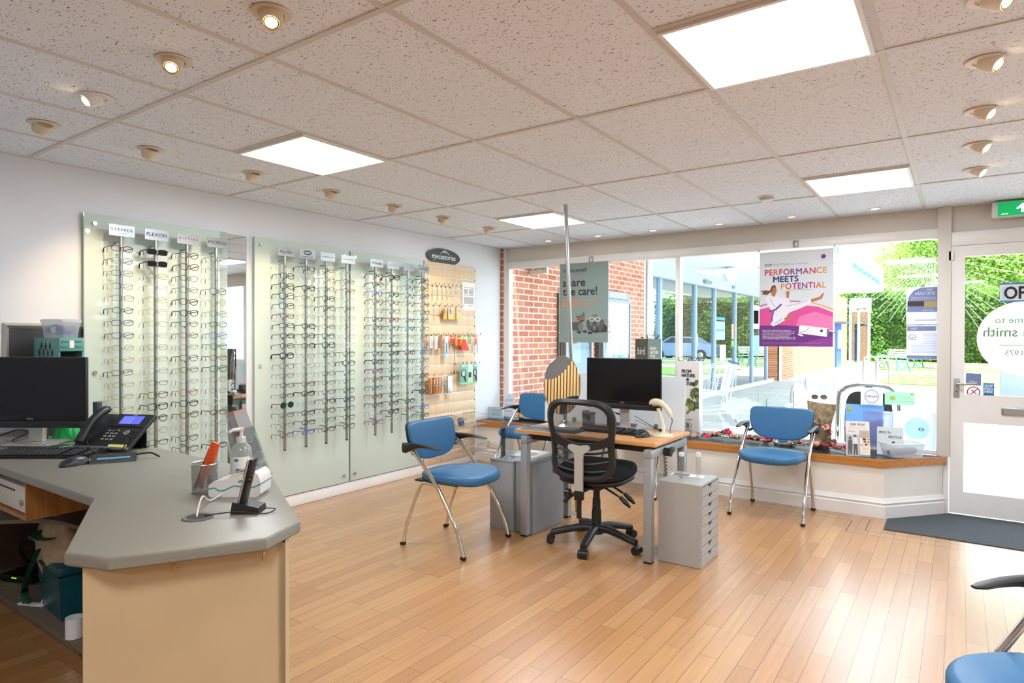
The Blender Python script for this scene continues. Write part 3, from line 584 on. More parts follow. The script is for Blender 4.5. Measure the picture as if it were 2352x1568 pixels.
PAL = [
    [('oval', 'tortoise', 2), ('oval', 'grey', 1), ('rect', 'gunmetal', 0), ('oval', 'gunmetal', 0), ('rect', 'gunmetal', 0), ('oval', 'navy', 1), ('rect', 'gunmetal', 1), ('rect', 'navy', 1), ('rect', 'gold', 0), ('oval', 'gold', 0), ('rect', 'tortoise', 1), ('thin', 'gold', 0), ('thin', 'gold', 0), ('rect', 'gold', 0), ('oval', 'gunmetal', 0), ('rect', 'gold', 0), ('rect', 'silver', 0), ('oval', 'brown', 1)],
    [('rect', 'black', 3), ('rect', 'black', 3), ('rect', 'gold', 0), ('thin', 'silver', 0), ('rect', 'gold', 0), ('rect', 'gold', 0), ('rect', 'gold', 0), ('thin', 'silver', 0), ('rect', 'gold', 0), ('rect', 'gold', 0), ('rect', 'silver', 0), ('thin', 'gunmetal', 0), ('square', 'olive', 2), ('square', 'black', 2), ('panto', 'black', 2), ('hex', 'gold', 0), ('oval', 'navy', 1), ('rect', 'gunmetal', 1)],
    [('cat', 'tortoise', 2), ('cat', 'burgundy', 2), ('oval', 'tortoise', 1), ('oval', 'grey', 1), ('panto', 'tortoise', 2), ('panto', 'black', 2), ('oval', 'burgundy', 1), ('oval', 'red', 1), ('oval', 'gold', 0), ('cat', 'brown', 2), ('oval', 'tortoise', 1), ('thin', 'silver', 0), ('round', 'red', 1), ('cat', 'black', 2), ('cat', 'tortoise', 2), ('round', 'gold', 0), ('cat', 'navy', 1), ('cat', 'navy', 1)],
    [('oval', 'grey', 1), ('oval', 'silver', 0), ('thin', 'silver', 0), ('square', 'black', 1), ('hex', 'gold', 0), ('panto', 'green', 0), ('rect', 'gunmetal', 1), ('square', 'blue', 1), ('panto', 'green', 1), ('oval', 'brown', 1), ('square', 'green', 2), ('oval', 'rosegold', 0), ('rect', 'silver', 0), ('round', 'clear', 1), ('oval', 'burgundy', 2), ('rect', 'silver', 0), ('round', 'silver', 0), ('oval', 'black', 2)],
    [('rect', 'gold', 0), ('square', 'black', 2), ('square', 'black', 2), ('square', 'black', 2), ('square', 'black', 2), ('rect', 'tortoise', 2), ('rect', 'black', 2), ('rect', 'black', 2), ('rect', 'gunmetal', 2), ('square', 'black', 4), ('panto', 'brown', 1), ('rect', 'navy', 0), ('rect', 'gunmetal', 1), ('thin', 'gunmetal', 1), ('round', 'black', 2), ('rect', 'grey', 2), ('round', 'brown', 0), ('rect', 'tortoise', 1)],
    [('rect', 'black', 2), ('thin', 'silver', 0), ('panto', 'black', 3), ('thin', 'black', 0), ('rect', 'silver', 0), ('rect', 'silver', 0), ('rect', 'black', 3), ('rect', 'black', 2), ('rect', 'gunmetal', 2), ('rect', 'silver', 1), ('rect', 'grey', 0), ('rect', 'silver', 0), ('rect', 'brown', 2), ('rect', 'black', 3), ('thin', 'silver', 0), ('rect', 'navy', 2), ('rect', 'black', 2), ('rect', 'blue', 2)],
    [('rect', 'black', 1), ('cat', 'brown', 1), ('oval', 'gunmetal', 1), ('panto', 'black', 2), ('panto', 'black', 2), ('oval', 'tortoise', 0), ('oval', 'brown', 1), ('panto', 'black', 2), ('square', 'black', 3), ('round', 'gunmetal', 1), ('oval', 'grey', 0), ('rect', 'gunmetal', 1), ('rect', 'grey', 1), ('oval', 'gunmetal', 1), ('round', 'black', 2), ('round', 'tortoise', 2), ('rect', 'gunmetal', 0), ('rect', 'black', 2)],
    [('rect', 'silver', 0), ('oval', 'burgundy', 1), ('oval', 'brown', 1), ('oval', 'gold', 0), ('oval', 'green', 1), ('oval', 'rosegold', 0), ('round', 'gold', 0), ('oval', 'rosegold', 0), ('square', 'clear', 2), ('round', 'tortoise', 1), ('round', 'black', 2), ('panto', 'navy', 1), ('oval', 'teal', 0), ('round', 'black', 1), ('round', 'navy', 2), ('round', 'green', 1), ('panto', 'black', 1), ('round', 'tortoise', 2)],
    [('hex', 'burgundy', 2), ('rect', 'black', 2), ('round', 'blue', 2), ('round', 'brown', 2), ('round', 'gold', 0), ('panto', 'navy', 2), ('round', 'black', 2), ('panto', 'brown', 1), ('round', 'gold', 1), ('panto', 'black', 2), ('square', 'navy', 3), ('hex', 'purple', 3), ('hex', 'brown', 2), ('hex', 'teal', 2), ('hex', 'red', 2), ('panto', 'navy', 2), ('round', 'silver', 1), ('square', 'purple', 2)],
    [('square', 'black', 4), ('round', 'clear', 0), ('square', 'green', 3), ('cat', 'tortoise', 2), ('square', 'olive', 2), ('panto', 'red', 3), ('round', 'black', 2), ('panto', 'grey', 1), ('square', 'black', 3), ('rect', 'black', 3), ('square', 'grey', 2), ('square', 'green', 1), ('round', 'black', 2), ('round', 'rosegold', 0), ('round', 'navy', 2), ('round', 'tortoise', 2), ('square', 'black', 3), ('rect', 'clear', 1)],
    [('oval', 'gunmetal', 0), ('cat', 'black', 1), ('round', 'navy', 2), ('cat', 'burgundy', 1), ('round', 'gold', 1), ('panto', 'navy', 1), ('round', 'teal', 2), ('round', 'grey', 0), ('round', 'grey', 1), ('square', 'tortoise', 3), ('round', 'black', 1), ('hex', 'silver', 1), ('round', 'grey', 0), ('round', 'clear', 1), ('round', 'clear', 1), ('round', 'navy', 3), ('round', 'red', 1), ('round', 'silver', 0)],
    [('round', 'navy', 3), ('round', 'burgundy', 2), ('cat', 'navy', 2), ('panto', 'red', 2), ('round', 'black', 2), ('panto', 'teal', 2), ('round', 'green', 2), ('round', 'grey', 1), ('panto', 'silver', 1), ('round', 'blue', 2), ('round', 'teal', 2), ('round', 'purple', 1), ('square', 'navy', 3), ('hex', 'green', 3), ('round', 'navy', 4), ('square', 'clear', 1), ('round', 'blue', 2), ('rect', 'teal', 2)]]
SN = {'rect': 'rectangular', 'oval': 'oval', 'round': 'round', 'panto': 'rounded', 'square': 'square', 'cat': 'upswept', 'hex': 'hexagonal', 'thin': 'narrow'}
TH = [0.0011, 0.0016, 0.0022, 0.0028, 0.0036]
for ri, y in enumerate(ROD_Y):
    for k in range(18):
        style, colr, th = PAL[ri][k]
        lk = 'clear'
        if ri == 1 and k < 2: lk = 'dark'
        if ri == 4 and k == 14: lk = 'greenlens'
        ms = spec_meshes(style, colr, TH[th], lk)
        nm = 'sunglasses' if lk != 'clear' else 'spectacles'
        cn = {'rosegold': 'rose gold'}.get(colr, colr)
        if colr == 'clear': cn = 'clear plastic'
        z = 1.886 - k * 0.0757 + rnd.uniform(-0.002, 0.002)
        t = thing(nm, '%s %s %s, %s pair down the %s display rod from the left' % (cn, SN[style], nm, ORD[k + 1], ORD[ri + 1]), nm, (0.138, y - 0.004 + rnd.uniform(-0.003, 0.003), z), R(rnd.uniform(-4, 4)), 'spectacles on the wall rods')
        t.rotation_euler = (R(rnd.uniform(-1.5, 1.5)), R(rnd.uniform(-3, 3)), R(rnd.uniform(-4, 4)))
        for nme, me in (('front', ms[0]), ('lens', ms[1]), ('lens', ms[2]), ('temple', ms[3]), ('temple', ms[4]), ('price_tag', _tg[rnd.choice(['tan', 'tan', 'white'] if ri > 3 else ['dark', 'dark', 'tan'])]), ('nose_peg', PEGM)):
            o = bpy.data.objects.new(nme, me); COL.objects.link(o); o.parent = t
# ------------------------------------------------------------------ blue conference chairs
BLUE = mat('blue_vinyl', '2f6690', 0.42, noise=0.05, nscale=60, bump=0.08, spec=0.45); CHR = mat('chrome_tube', 'd6d4d0', 0.1, 1)
def rr(hw, hh, e, n=36, cx=0, cy=0):
    return [(cx + hw * math.copysign(abs(math.cos(2 * PI * k / n)) ** (2 / e), math.cos(2 * PI * k / n)), cy + hh * math.copysign(abs(math.sin(2 * PI * k / n)) ** (2 / e), math.sin(2 * PI * k / n))) for k in range(n)]
def cushion(mb, pts, z0, th, edge=0.02, dome=0.01, steps=5, c=(0, 0)):
    """padded slab: outline pts in xy, rounded edges, slightly domed top"""
    rings = []
    def ring(inset, z):
        out = []
        for x, y in pts:
            dx, dy = x - c[0], y - c[1]; l = math.hypot(dx, dy); k = max(0.0, 1 - inset / l); out.append((c[0] + dx * k, c[1] + dy * k, z))
        return out
    for i in range(steps + 1):
        a = -PI / 2 + (PI / 2) * i / steps; rings.append(ring(edge * (1 - math.cos(a)), z0 + edge * (1 + math.sin(a)) * min(1, th / 2 / edge)))
    for i in range(1, steps + 1):
        a = (PI / 2) * i / steps; rings.append(ring(edge * (1 - math.cos(a)), z0 + th - edge * (1 - math.sin(a)) * min(1, th / 2 / edge)))
    top = rings[-1]
    for k in (0.75, 0.45, 0.15):
        rings.append([(c[0] + (x - c[0]) * k, c[1] + (y - c[1]) * k, z + dome * (1 - k * k)) for x, y, z in top])
    mb.loft(rings)
def smooth_path(pts, sub=4):
    P = [Vector(p) for p in pts]; out = []
    for i in range(len(P) - 1):
        p0 = P[max(i - 1, 0)]; p1 = P[i]; p2 = P[i + 1]; p3 = P[min(i + 2, len(P) - 1)]
        for s in range(sub):
            t = s / sub; out.append(0.5 * ((2 * p1) + (-p0 + p2) * t + (2 * p0 - 5 * p1 + 4 * p2 - p3) * t * t + (-p0 + 3 * p1 - 3 * p2 + p3) * t ** 3))
    out.append(P[-1]); return out
def make_chair(label, loc, rz):
    t = thing('conference_chair', label, 'chair', loc, rz, 'blue conference chairs')
    g = MB().use(BLUE); pts = [(x, y * (1 - 0.16 * max(0, (-(x - 0.05)) / 0.24) ** 1.5)) for x, y in rr(0.24, 0.236, 2.9, 40, 0.05, 0)]
    st = len(g.v); cushion(g, pts, 0.425, 0.048, 0.024, 0.006, c=(0.05, 0))
    g.warp(lambda x, y, z: (x, y, z + 0.05 * y * y * 1.2 - 0.55 * max(0, x - 0.12) ** 2 + (0.010 if z > 0.45 and x > -0.1 else 0) * min(1, (x + 0.1) / 0.1)), st)
    g.build('seat', None, t)
    MB().use(BLACK).box((0.0, 0, 0.424), (0.34, 0.40, 0.012), 0.004).build('seat_pan', None, t)
    # backrest: flat top edge, deep rounded lower corners, gently curved
    def bo(n=40):
        o = []
        for k in range(n):
            a = 2 * PI * k / n; c, s = math.cos(a), math.sin(a)
            e = 9 if s > 0 else 3.2; w = 0.238; hu, hd = 0.105, 0.145
            o.append((w * math.copysign(abs(c) ** (2 / e), c), (hu if s > 0 else hd) * math.copysign(abs(s) ** (2 / e), s)))
        return o
    g = MB().use(BLUE); cushion(g, bo(), 0, 0.034, 0.012, 0.004)
    wf = lambda x, y, z: (-0.205 + z + 0.32 * x * x - 0.20 * (y + 0.02), x * (1 - 0.12 * max(0, -y) / 0.145), 0.688 + y)
    g.warp(wf); g.build('backrest', None, t)
    g = MB().use(BLACK); cushion(g, [(x * 1.01, y * 1.01) for x, y in bo()], -0.014, 0.015, 0.006, 0.0); g.warp(wf); g.build('backrest_shell', None, t)
    for s in (-1, 1):
        P = [(0.265, 0.262 * s, 0.012), (0.234, 0.26 * s, 0.11), (0.188, 0.257 * s, 0.21), (0.135, 0.254 * s, 0.295), (0.08, 0.252 * s, 0.38), (0.01, 0.25 * s, 0.468), (-0.06, 0.25 * s, 0.542), (-0.12, 0.25 * s, 0.604), (-0.165, 0.25 * s, 0.648)]
        g = MB().use(CHR).tube(smooth_path(P, 3), 0.0125, 12); g.tube([(-0.12, 0.248 * s, 0.612), (-0.16, 0.235 * s, 0.60), (-0.205, 0.205 * s, 0.62)], [0.012, 0.011, 0.01], 8)
        g.build('front_leg', None, t)
        g = MB().use(CHR).tube(smooth_path([(-0.235, 0.232 * s, 0.012), (-0.21, 0.23 * s, 0.128), (-0.168, 0.228 * s, 0.248), (-0.12, 0.225 * s, 0.36), (-0.085, 0.225 * s, 0.413), (-0.05, 0.226 * s, 0.421), (0.035, 0.236 * s, 0.42)], 3), 0.0115, 10)
        g.build('rear_leg', None, t)
        MB().use(BLACK).box((0.262, 0.262 * s, 0.011), (0.034, 0.03, 0.022), 0.006, ry=0.2).build('foot_glide', None, t)
        MB().use(BLACK).box((-0.238, 0.232 * s, 0.011), (0.034, 0.03, 0.022), 0.006, ry=-0.2).build('foot_glide', None, t)
        # arm pad: a curved wing that grows out of a deep bracket behind
        g = MB().use(BLACK); rings = []
        for i in range(13):
            q = i / 12; x = -0.215 + 0.30 * q; top = 0.672 + 0.012 * math.sin(PI * q) - 0.018 * q; dp = 0.075 * (1 - q) ** 2.2 * (1 if q > 0.06 else 0.8) + 0.012; w = 0.019 + 0.006 * math.sin(PI * q)
            if i == 12: w *= 0.55; dp *= 0.6
            if i == 0: w *= 0.6
            sh = 0.0 if q < 0.2 else 0.0
            yy = (0.262 + sh) * s; rings.append([(x, yy + w * math.cos(a) * 1.0, top - dp / 2 + dp / 2 * math.copysign(abs(math.sin(a)) ** 0.6, math.sin(a)) + (0.02 * max(0, 0.35 - q) if math.sin(a) < 0 else 0)) for a in [2 * PI * k / 12 for k in range(12)]])
        g.loft(rings); g.build('armrest', None, t)
    MB().use(CHR).tube([(-0.02, -0.235, 0.418), (-0.02, 0.235, 0.418)], 0.009, 8).build('cross_bar', None, t)
    return t
c0 = make_chair('blue conference chair at the left end of the desk, turned side-on to the viewer', (1.602, 1.84, 0), R(4))
copy_tree(c0, (3.168, 3.82, 0), R(-91.4), 'blue conference chair standing alone against the window seat, facing the viewer')
copy_tree(c0, (0.97, 3.69, 0), R(-91), 'blue conference chair by the window, partly hidden behind the round desk mirror')
copy_tree(c0, (1.98, 3.86, 0), R(-84), 'blue conference chair mostly hidden behind the desk monitor, only legs and seat edge showing')
copy_tree(c0, (4.61, 0.71, 0), R(222), 'blue conference chair cut off at the bottom right corner of the photo')

# ------------------------------------------------------------------ dispensing desk
dk = thing('desk', 'small beech-topped dispensing desk on grey square-tube legs in the middle of the shop', 'desk', (0, 0, 0))
MB().use(BEECH).bb(1.833, 2.853, 2.213, 2.80, 0.695, 0.72, 0.002).build('desk_top', None, dk)
for x in (1.90, 2.79):
    g = MB().use(GREYM)
    for y in (2.185, 2.745): g.bb(x, x + 0.05, y, y + 0.05, 0.012, 0.6299, 0.002)
    g.bb(x, x + 0.05, 2.185, 2.795, 0.630, 0.680, 0.004); g.build('leg_frame', None, dk)
    g = MB().use(BLACK)
    for y in (2.185, 2.745): MB().use(BLACK).bb(x + 0.002, x + 0.048, y + 0.002, y + 0.048, 0.0, 0.012).build('foot', None, dk)
MB().use(BLACKM).bb(1.952, 2.788, 2.25, 2.30, 0.655, 0.694).bb(1.952, 2.788, 2.68, 2.73, 0.655, 0.694).bb(1.91, 1.94, 2.27, 2.72, 0.679, 0.6945).bb(2.80, 2.83, 2.27, 2.72, 0.679, 0.6945).build('under_beam', None, dk)
MB().use(BLACK).cyl((2.842, 2.39, 0.645), (2.885, 2.39, 0.645), 0.026, n=24).box((2.875, 2.43, 0.655), (0.02, 0.05, 0.035), 0.006).build('lock_knob', None, dk)
g = MB().use(BLACK); g.tube([(2.60 + 0.012 * math.cos(a), 3.02 + 0.012 * math.sin(a), 0.64 - a * 0.0042) for a in [k * PI / 5 for k in range(120)]], 0.0025, 5)
g.tube([(2.55, 2.70, 0.675), (2.58, 2.86, 0.66), (2.60, 3.0, 0.64)], 0.0025, 5)
tag(g.build('coiled_cable'), 'black coiled cable hanging behind the right desk leg', 'cable')
FROSTA = glassmat('frosted_acrylic', 'ffffff', 0.05, 0.3, 0.82, 'eef2f5')
t = thing('privacy_screen', 'frosted white acrylic screen standing along the back of the desk', 'screen', (0, 2.812, 0))
MB(frame((0, 0, 0), (1, 0, 0), (0, 0, 1), (0, -1, 0))).use(FROSTA).prism([(1.70, 0.70), (2.815, 0.70), (2.822, 1.085), (2.03, 1.085), (1.87, 1.06), (1.76, 0.98), (1.70, 0.84)], -0.003, 0.003).build('panel', None, t)
for x in (1.95, 2.6): MB().use(STEEL).bb(x, x + 0.03, -0.012, 0.008, 0.66, 0.75, 0.002).build('clamp', None, t)
# grey boxes beside the desk
GREYB = mat('grey_painted_board', '8f9296', 0.45, noise=0.05, nscale=8)
t = thing('storage_plinth', 'low matt grey cabinet under the left end of the desk, nearer the window', 'cabinet', (1.608, 2.228, 0))
MB().use(GREYB).bb(0, 0.2, 0.0, 0.42, 0.002, 0.476, 0.002).build('body', None, t); MB().use(GREYB).bb(-0.002, 0.202, -0.002, 0.422, 0.477, 0.492, 0.002).build('top', None, t)
t = thing('side_cabinet', 'low grey cabinet just inside the left desk leg', 'cabinet', (1.814, 2.25, 0))
MB().use(GREYB).bb(0, 0.146, 0.0, 0.41, 0.002, 0.478, 0.002).build('body', None, t); MB().use(GREYB).bb(-0.001, 0.147, -0.001, 0.411, 0.479, 0.494, 0.002).build('top', None, t)
SILV = mat('silver_board', 'a8a8a4', 0.35, 0.15)
t = thing('drawer_unit', 'grey eight-drawer cabinet at the right end of the desk', 'drawer unit', (2.845, 2.285, 0))
MB().use(SILV).bb(0, 0.262, 0, 0.012, 0.002, 0.488).bb(0, 0.262, 0.315, 0.327, 0.002, 0.488).bb(0, 0.262, 0.012, 0.315, 0.476, 0.488).bb(0, 0.262, 0.012, 0.315, 0.002, 0.012).bb(0, 0.01, 0.012, 0.315, 0.012, 0.476).build('carcass', None, t)
for k in range(8):
    z0 = 0.014 + k * 0.0575; z1 = z0 + 0.0545; cy = 0.1635; pr = [(0.013, z0), (0.314, z0), (0.314, z1)]
    pr += [(cy + 0.030 * math.cos(a), z1 - 0.026 * math.sin(a)) for a in [PI * q / 10 for q in range(11)]] + [(0.013, z1)]
    MB(frame((0, 0, 0), (0, 1, 0), (0, 0, 1), (1, 0, 0))).use(SILV).prism(pr, 0.252, 0.264).use(BLACKM).bb(0.02, 0.307, z0 + 0.002, z1 - 0.001, 0.235, 0.2505).build('drawer', None, t)

# ------------------------------------------------------------------ office chair
oc = thing('office_chair', 'black mesh-backed swivel office chair at the desk, seen from behind', 'office chair', (2.40, 2.335, 0), R(93))
DK = mat('dark_plastic', '1a1a1b', 0.45); FAB = mat('black_fabric', '17181c', 0.95, noise=0.4, nscale=300, bump=0.5)
for k in range(5):
    a = R(66 - 93 + 72 * k); c, s = math.cos(a), math.sin(a)
    P = [(0.03, 0.11), (0.10, 0.112), (0.19, 0.095), (0.26, 0.078), (0.295, 0.072)]; rings = []
    for i, (r_, z_) in enumerate(P):
        w = 0.031 - 0.002 * i; h = 0.026 - 0.0015 * i; rings.append([(c * r_ - s * w * math.cos(b), s * r_ + c * w * math.cos(b), z_ + h * math.sin(b)) for b in [2 * PI * q / 12 for q in range(12)]])
    leg = MB().use(DK).loft(rings).build('base_leg', None, oc)
    MB().use(BLACK).cyl((c * 0.29, s * 0.29, 0.045), (c * 0.29, s * 0.29, 0.075), 0.012).box((c * 0.29, s * 0.29, 0.045), (0.03, 0.05, 0.035), 0.01, rz=a + 0.5).cyl((c * 0.30 - s * 0.03, s * 0.30 + c * 0.03, 0.0265), (c * 0.30 + s * 0.03, s * 0.30 - c * 0.03, 0.0265), 0.026, n=24).build('caster', None, leg)
MB().use(DK).lathe([(0.045, 0.075), (0.05, 0.10), (0.045, 0.13), (0.033, 0.135), (0.031, 0.23), (0.027, 0.232), (0.026, 0.30), (0.022, 0.302), (0.021, 0.385)], n=24).build('gas_column', None, oc)
MB().use(BLACK).box((0.0, 0, 0.40), (0.26, 0.16, 0.04), 0.012).box((-0.17, 0, 0.40), (0.16, 0.05, 0.028), 0.008).build('mechanism', None, oc)
for (y, x0) in ((-0.05, 0.06), (-0.06, -0.04)):
    g = MB().use(BLACK).tube([(x0, y, 0.395), (x0, y - 0.13, 0.335)], 0.0045, 8)
    for q in range(14): f = 0.12 + q * 0.05; g.tube([(x0, y - 0.13 * f, 0.395 - 0.06 * f), (x0, y - 0.13 * (f + 0.025), 0.395 - 0.06 * (f + 0.025))], 0.008, 8)
    g.tube([(x0, y - 0.12, 0.342), (x0, y - 0.155, 0.315), (x0, y - 0.19, 0.285)], [0.012, 0.017, 0.007], 10); g.build('lever', None, oc)
g = MB().use(FAB); cushion(g, [(x, y * (1 - 0.08 * max(0, -x / 0.24))) for x, y in rr(0.24, 0.235, 3.2, 40, 0.01, 0)], 0.450, 0.085, 0.038, 0.012, c=(0.01, 0))
g.warp(lambda x, y, z: (x, y, z - 0.5 * max(0, x - 0.12) ** 2)); g.build('seat', None, oc)
g = MB().use(BLACK); cushion(g, rr(0.225, 0.22, 3.2, 40, 0.01, 0), 0.425, 0.03, 0.012, 0, c=(0.01, 0)); g.build('seat_shell', None, oc)
# back: frame outline with upper mesh window and lower rib fan
def bkx(y, z): return -0.235 + 0.55 * y * y - 0.16 * (z - 0.62) * (1 if z > 0.62 else -0.35)
def bo2(k=1.0, n=48, cz=0.71, hw=0.232, hu=0.262, hd=0.25):
    o = []
    for i in range(n):
        a = 2 * PI * i / n; c, s = math.cos(a), math.sin(a); e = 4.2
        y = hw * math.copysign(abs(c) ** (2 / e), c); z = (hu if s > 0 else hd) * math.copysign(abs(s) ** (2 / e), s)
        y *= 1 + 0.04 * (z / 0.25); y *= 1 - 0.09 * math.exp(-((z + 0.03) / 0.09) ** 2)
        o.append((y * k, cz + z * k))
    return o
fr = MB().use(DK)
outer = bo2(1.0); inner = [(y * 0.84, 0.71 + (z - 0.71) * 0.86) for y, z in outer]; n = len(outer); rings = []
for i in range(n):
    (y0, z0), (y1, z1) = outer[i], inner[i]; rings.append([(bkx(y0, z0) - 0.006, y0, z0), (bkx(y0, z0) + 0.014, y0, z0), (bkx(y1, z1) + 0.012, y1, z1), (bkx(y1, z1) - 0.012, y1, z1), (bkx((y0 + y1) / 2, z0) - 0.016, (y0 + y1) / 2, (z0 + z1) / 2)])
vs = [v for r_ in rings for v in r_]; fs = [(i * 5 + k, i * 5 + (k + 1) % 5, ((i + 1) % n) * 5 + (k + 1) % 5, ((i + 1) % n) * 5 + k) for i in range(n) for k in range(5)]
fr.add(vs, fs)
# curved cross band under the window
rings = []
for i in range(17):
    y = -0.20 + 0.40 * i / 16; zc = 0.682 + 1.35 * y * y - 0.01; hh = 0.022 + 0.25 * y * y
    rings.append([(bkx(y, zc) + dx, y, zc + dz * hh) for dx, dz in ((-0.014, -1), (0.012, -1), (0.012, 1), (-0.014, 1))])
fr.loft(rings); fr.build('back_frame', None, oc)
g = MB().use(DK)
for s in (-1, 1):
    for k in range(4):
        z0 = 0.655 - 0.045 * k; z1 = 0.64 - 0.03 * k; z1 = (0.66, 0.60, 0.545, 0.50)[k]; z0 = (0.63, 0.565, 0.52, 0.485)[k]
        P = [(bkx(0, z0) - 0.002, s * 0.02, z0), (bkx(0.1, z0) + 0.002, s * 0.10, (z0 + z1) / 2 - 0.008), (bkx(0.2, z1), s * 0.205, z1)]
        g.tube(smooth_path(P, 4), [0.011] * 9, 8, flat=0.7)
g.build('back_rib', None, oc)
g = MB().use(mesh_mat('office_mesh', '101012', 380, 0.36))
g.grid(lambda u, v: (bkx((u - 0.5) * 0.40, 0.48 + v * 0.45) + 0.004, (u - 0.5) * 0.42, 0.48 + v * 0.45), 13, 13); g.build('back_mesh', None, oc)
g = MB(frame((-0.262, 0, 0), (0, -1, 0), (0, 0, 1), (-1, 0, 0))).use(mat('silver_plastic', 'b4b4ae', 0.4, 0.2))
sh = [(-0.028, 0.40), (0.028, 0.40), (0.028, 0.60), (0.033, 0.635), (0.06, 0.652), (0.075, 0.668), (0.07, 0.685), (0.05, 0.69), (0, 0.682), (-0.05, 0.69), (-0.07, 0.685), (-0.075, 0.668), (-0.06, 0.652), (-0.033, 0.635), (-0.028, 0.60)]
g.prism(sh, -0.006, 0.010); g.build('back_support', None, oc)
MB().use(BLACK).box((-0.258, 0, 0.375), (0.04, 0.055, 0.06), 0.006).box((-0.258, 0, 0.30), (0.014, 0.03, 0.14), 0.003).cyl((-0.255, 0.03, 0.38), (-0.255, 0.065, 0.38), 0.008).cyl((-0.255, 0.065, 0.38), (-0.255, 0.095, 0.38), 0.026, n=10).build('height_clamp', None, oc)
MB().use(BLACK).tube([(-0.2, 0.06, 0.365), (-0.24, 0.085, 0.345), (-0.25, 0.105, 0.315)], [0.006, 0.007, 0.009], 8, flat=2).build('tilt_paddle', None, oc)

# ------------------------------------------------------------------ monitors, keyboards, mice
def monitor(label, loc, rz, standm, h=0.345, stand_h=0.15, curve=0.0, badge_only=True):
    """panel 0.54 wide; local -y is the screen side; loc is the foot centre"""
    t = thing('computer_monitor', label, 'monitor', loc, rz)
    b = stand_h; MB().use(BLACK).box((0, 0, b + h / 2), (0.54, 0.022, h), 0.004).build('bezel', None, t)
    MB().use(SCREEN).bb(-0.266, 0.266, -0.0125, -0.0108, b + 0.058, b + h - 0.006).build('screen', None, t)
    MB().use(mat('speaker_bar', '1d1d1f', 0.5)).box((0, -0.006, b + 0.018), (0.535, 0.03, 0.034), 0.005).use(T('button_mark', '4a4540')).bb(0.10, 0.22, -0.0222, -0.0215, b + 0.008, b + 0.011).use(T('sticker_blue', '2a3050')).bb(0.245, 0.262, -0.0222, -0.0213, b + 0.008, b + 0.024).build('sound_bar', None, t)
    g = MB(frame((0, -0.0128, 0), (1, 0, 0), (0, 0, 1), (0, -1, 0))).use(T('badge_silver', 'b0aaa4', 0.3)); g.text('DELL', 0, b + 0.040, 0.014, 0, 0.02, 'C', 1.0, width=0.032); g.build('badge', None, t)
    MB().use(standm).bb(-0.035, 0.035, 0.02, 0.05, 0.012, b + 0.16, 0.004).box((0, 0.02, b + 0.15), (0.12, 0.03, 0.1), 0.006).build('stand_neck', None, t)
    MB().use(standm).box((0, 0.03, 0.006), (0.22, 0.17, 0.011), 0.004).build('stand_foot', None, t)
    return t
SILVP = mat('silver_stand', 'c4c2be', 0.3, 0.5)
KEY = mat('key_black', '222325', 0.45)
def keyboard(label, loc, rz, w=0.44, d=0.135):
    t = thing('keyboard', label, 'keyboard', loc, rz)
    MB().use(BLACK).loft([[(-w / 2, -d / 2, 0.001), (w / 2, -d / 2, 0.001), (w / 2, d / 2, 0.001), (-w / 2, d / 2, 0.001)], [(-w / 2, -d / 2, 0.010), (w / 2, -d / 2, 0.010), (w / 2, d / 2, 0.022), (-w / 2, d / 2, 0.022)]]).build('case', None, t)
    g = MB().use(KEY); st = len(g.v)
    for r_ in range(6):
        y = -d / 2 + 0.014 + r_ * 0.0195 + (0.006 if r_ == 5 else 0)
        for c_ in range(22):
            x = -w / 2 + 0.014 + c_ * 0.0192
            if c_ in (15, 19) and r_ != 9: continue
            if r_ == 0 and 4 <= c_ <= 8:
                if c_ == 6: g.box((x, y, 0.0145), (0.094, 0.0165, 0.008), 0.002, seg=1)
                continue
            g.box((x, y, 0.0145), (0.0165, 0.0165, 0.008), 0.002, seg=1)
    g.warp(lambda x, y, z: (x, y, z + 0.012 * (y + d / 2) / d), st); g.build('keys', None, t); return t
def mouse(label, loc, rz):
    t = thing('mouse', label, 'computer mouse', loc, rz); g = MB().use(mat('mouse_black', '1e2023', 0.35)); rings = []
    for i in range(11):
        q = i / 10; x = -0.056 + 0.112 * q; w = 0.030 * math.sin(PI * (0.12 + 0.76 * q)) ** 0.45 * (0.45 if i in (0, 10) else 1); h = 0.036 * math.sin(PI * (0.1 + 0.72 * q)) ** 0.8 * (0.4 if i in (0, 10) else 1)
        rings.append([(x, w * math.cos(a), 0.001 + h * max(0.0, math.sin(a)) ** 0.8) for a in [PI * k / 12 for k in range(13)]])
    g.loft(rings); g.build('shell', None, t)
    MB().use(BLACKM).cyl((0.035, -0.003, 0.0235), (0.035, 0.003, 0.0235), 0.008, n=14).build('scroll_wheel', None, t); return t
DZ = 0.7205
monitor('large black monitor standing on the desk in front of the window', (2.462, 2.60, DZ), R(2.5), SILVP, 0.345, 0.145)
keyboard('black keyboard on the desk in front of the monitor', (2.44, 2.475, DZ), R(1), 0.44)
mouse('small glossy black mouse on the desk beside the keyboard', (2.69, 2.40, DZ), R(70))
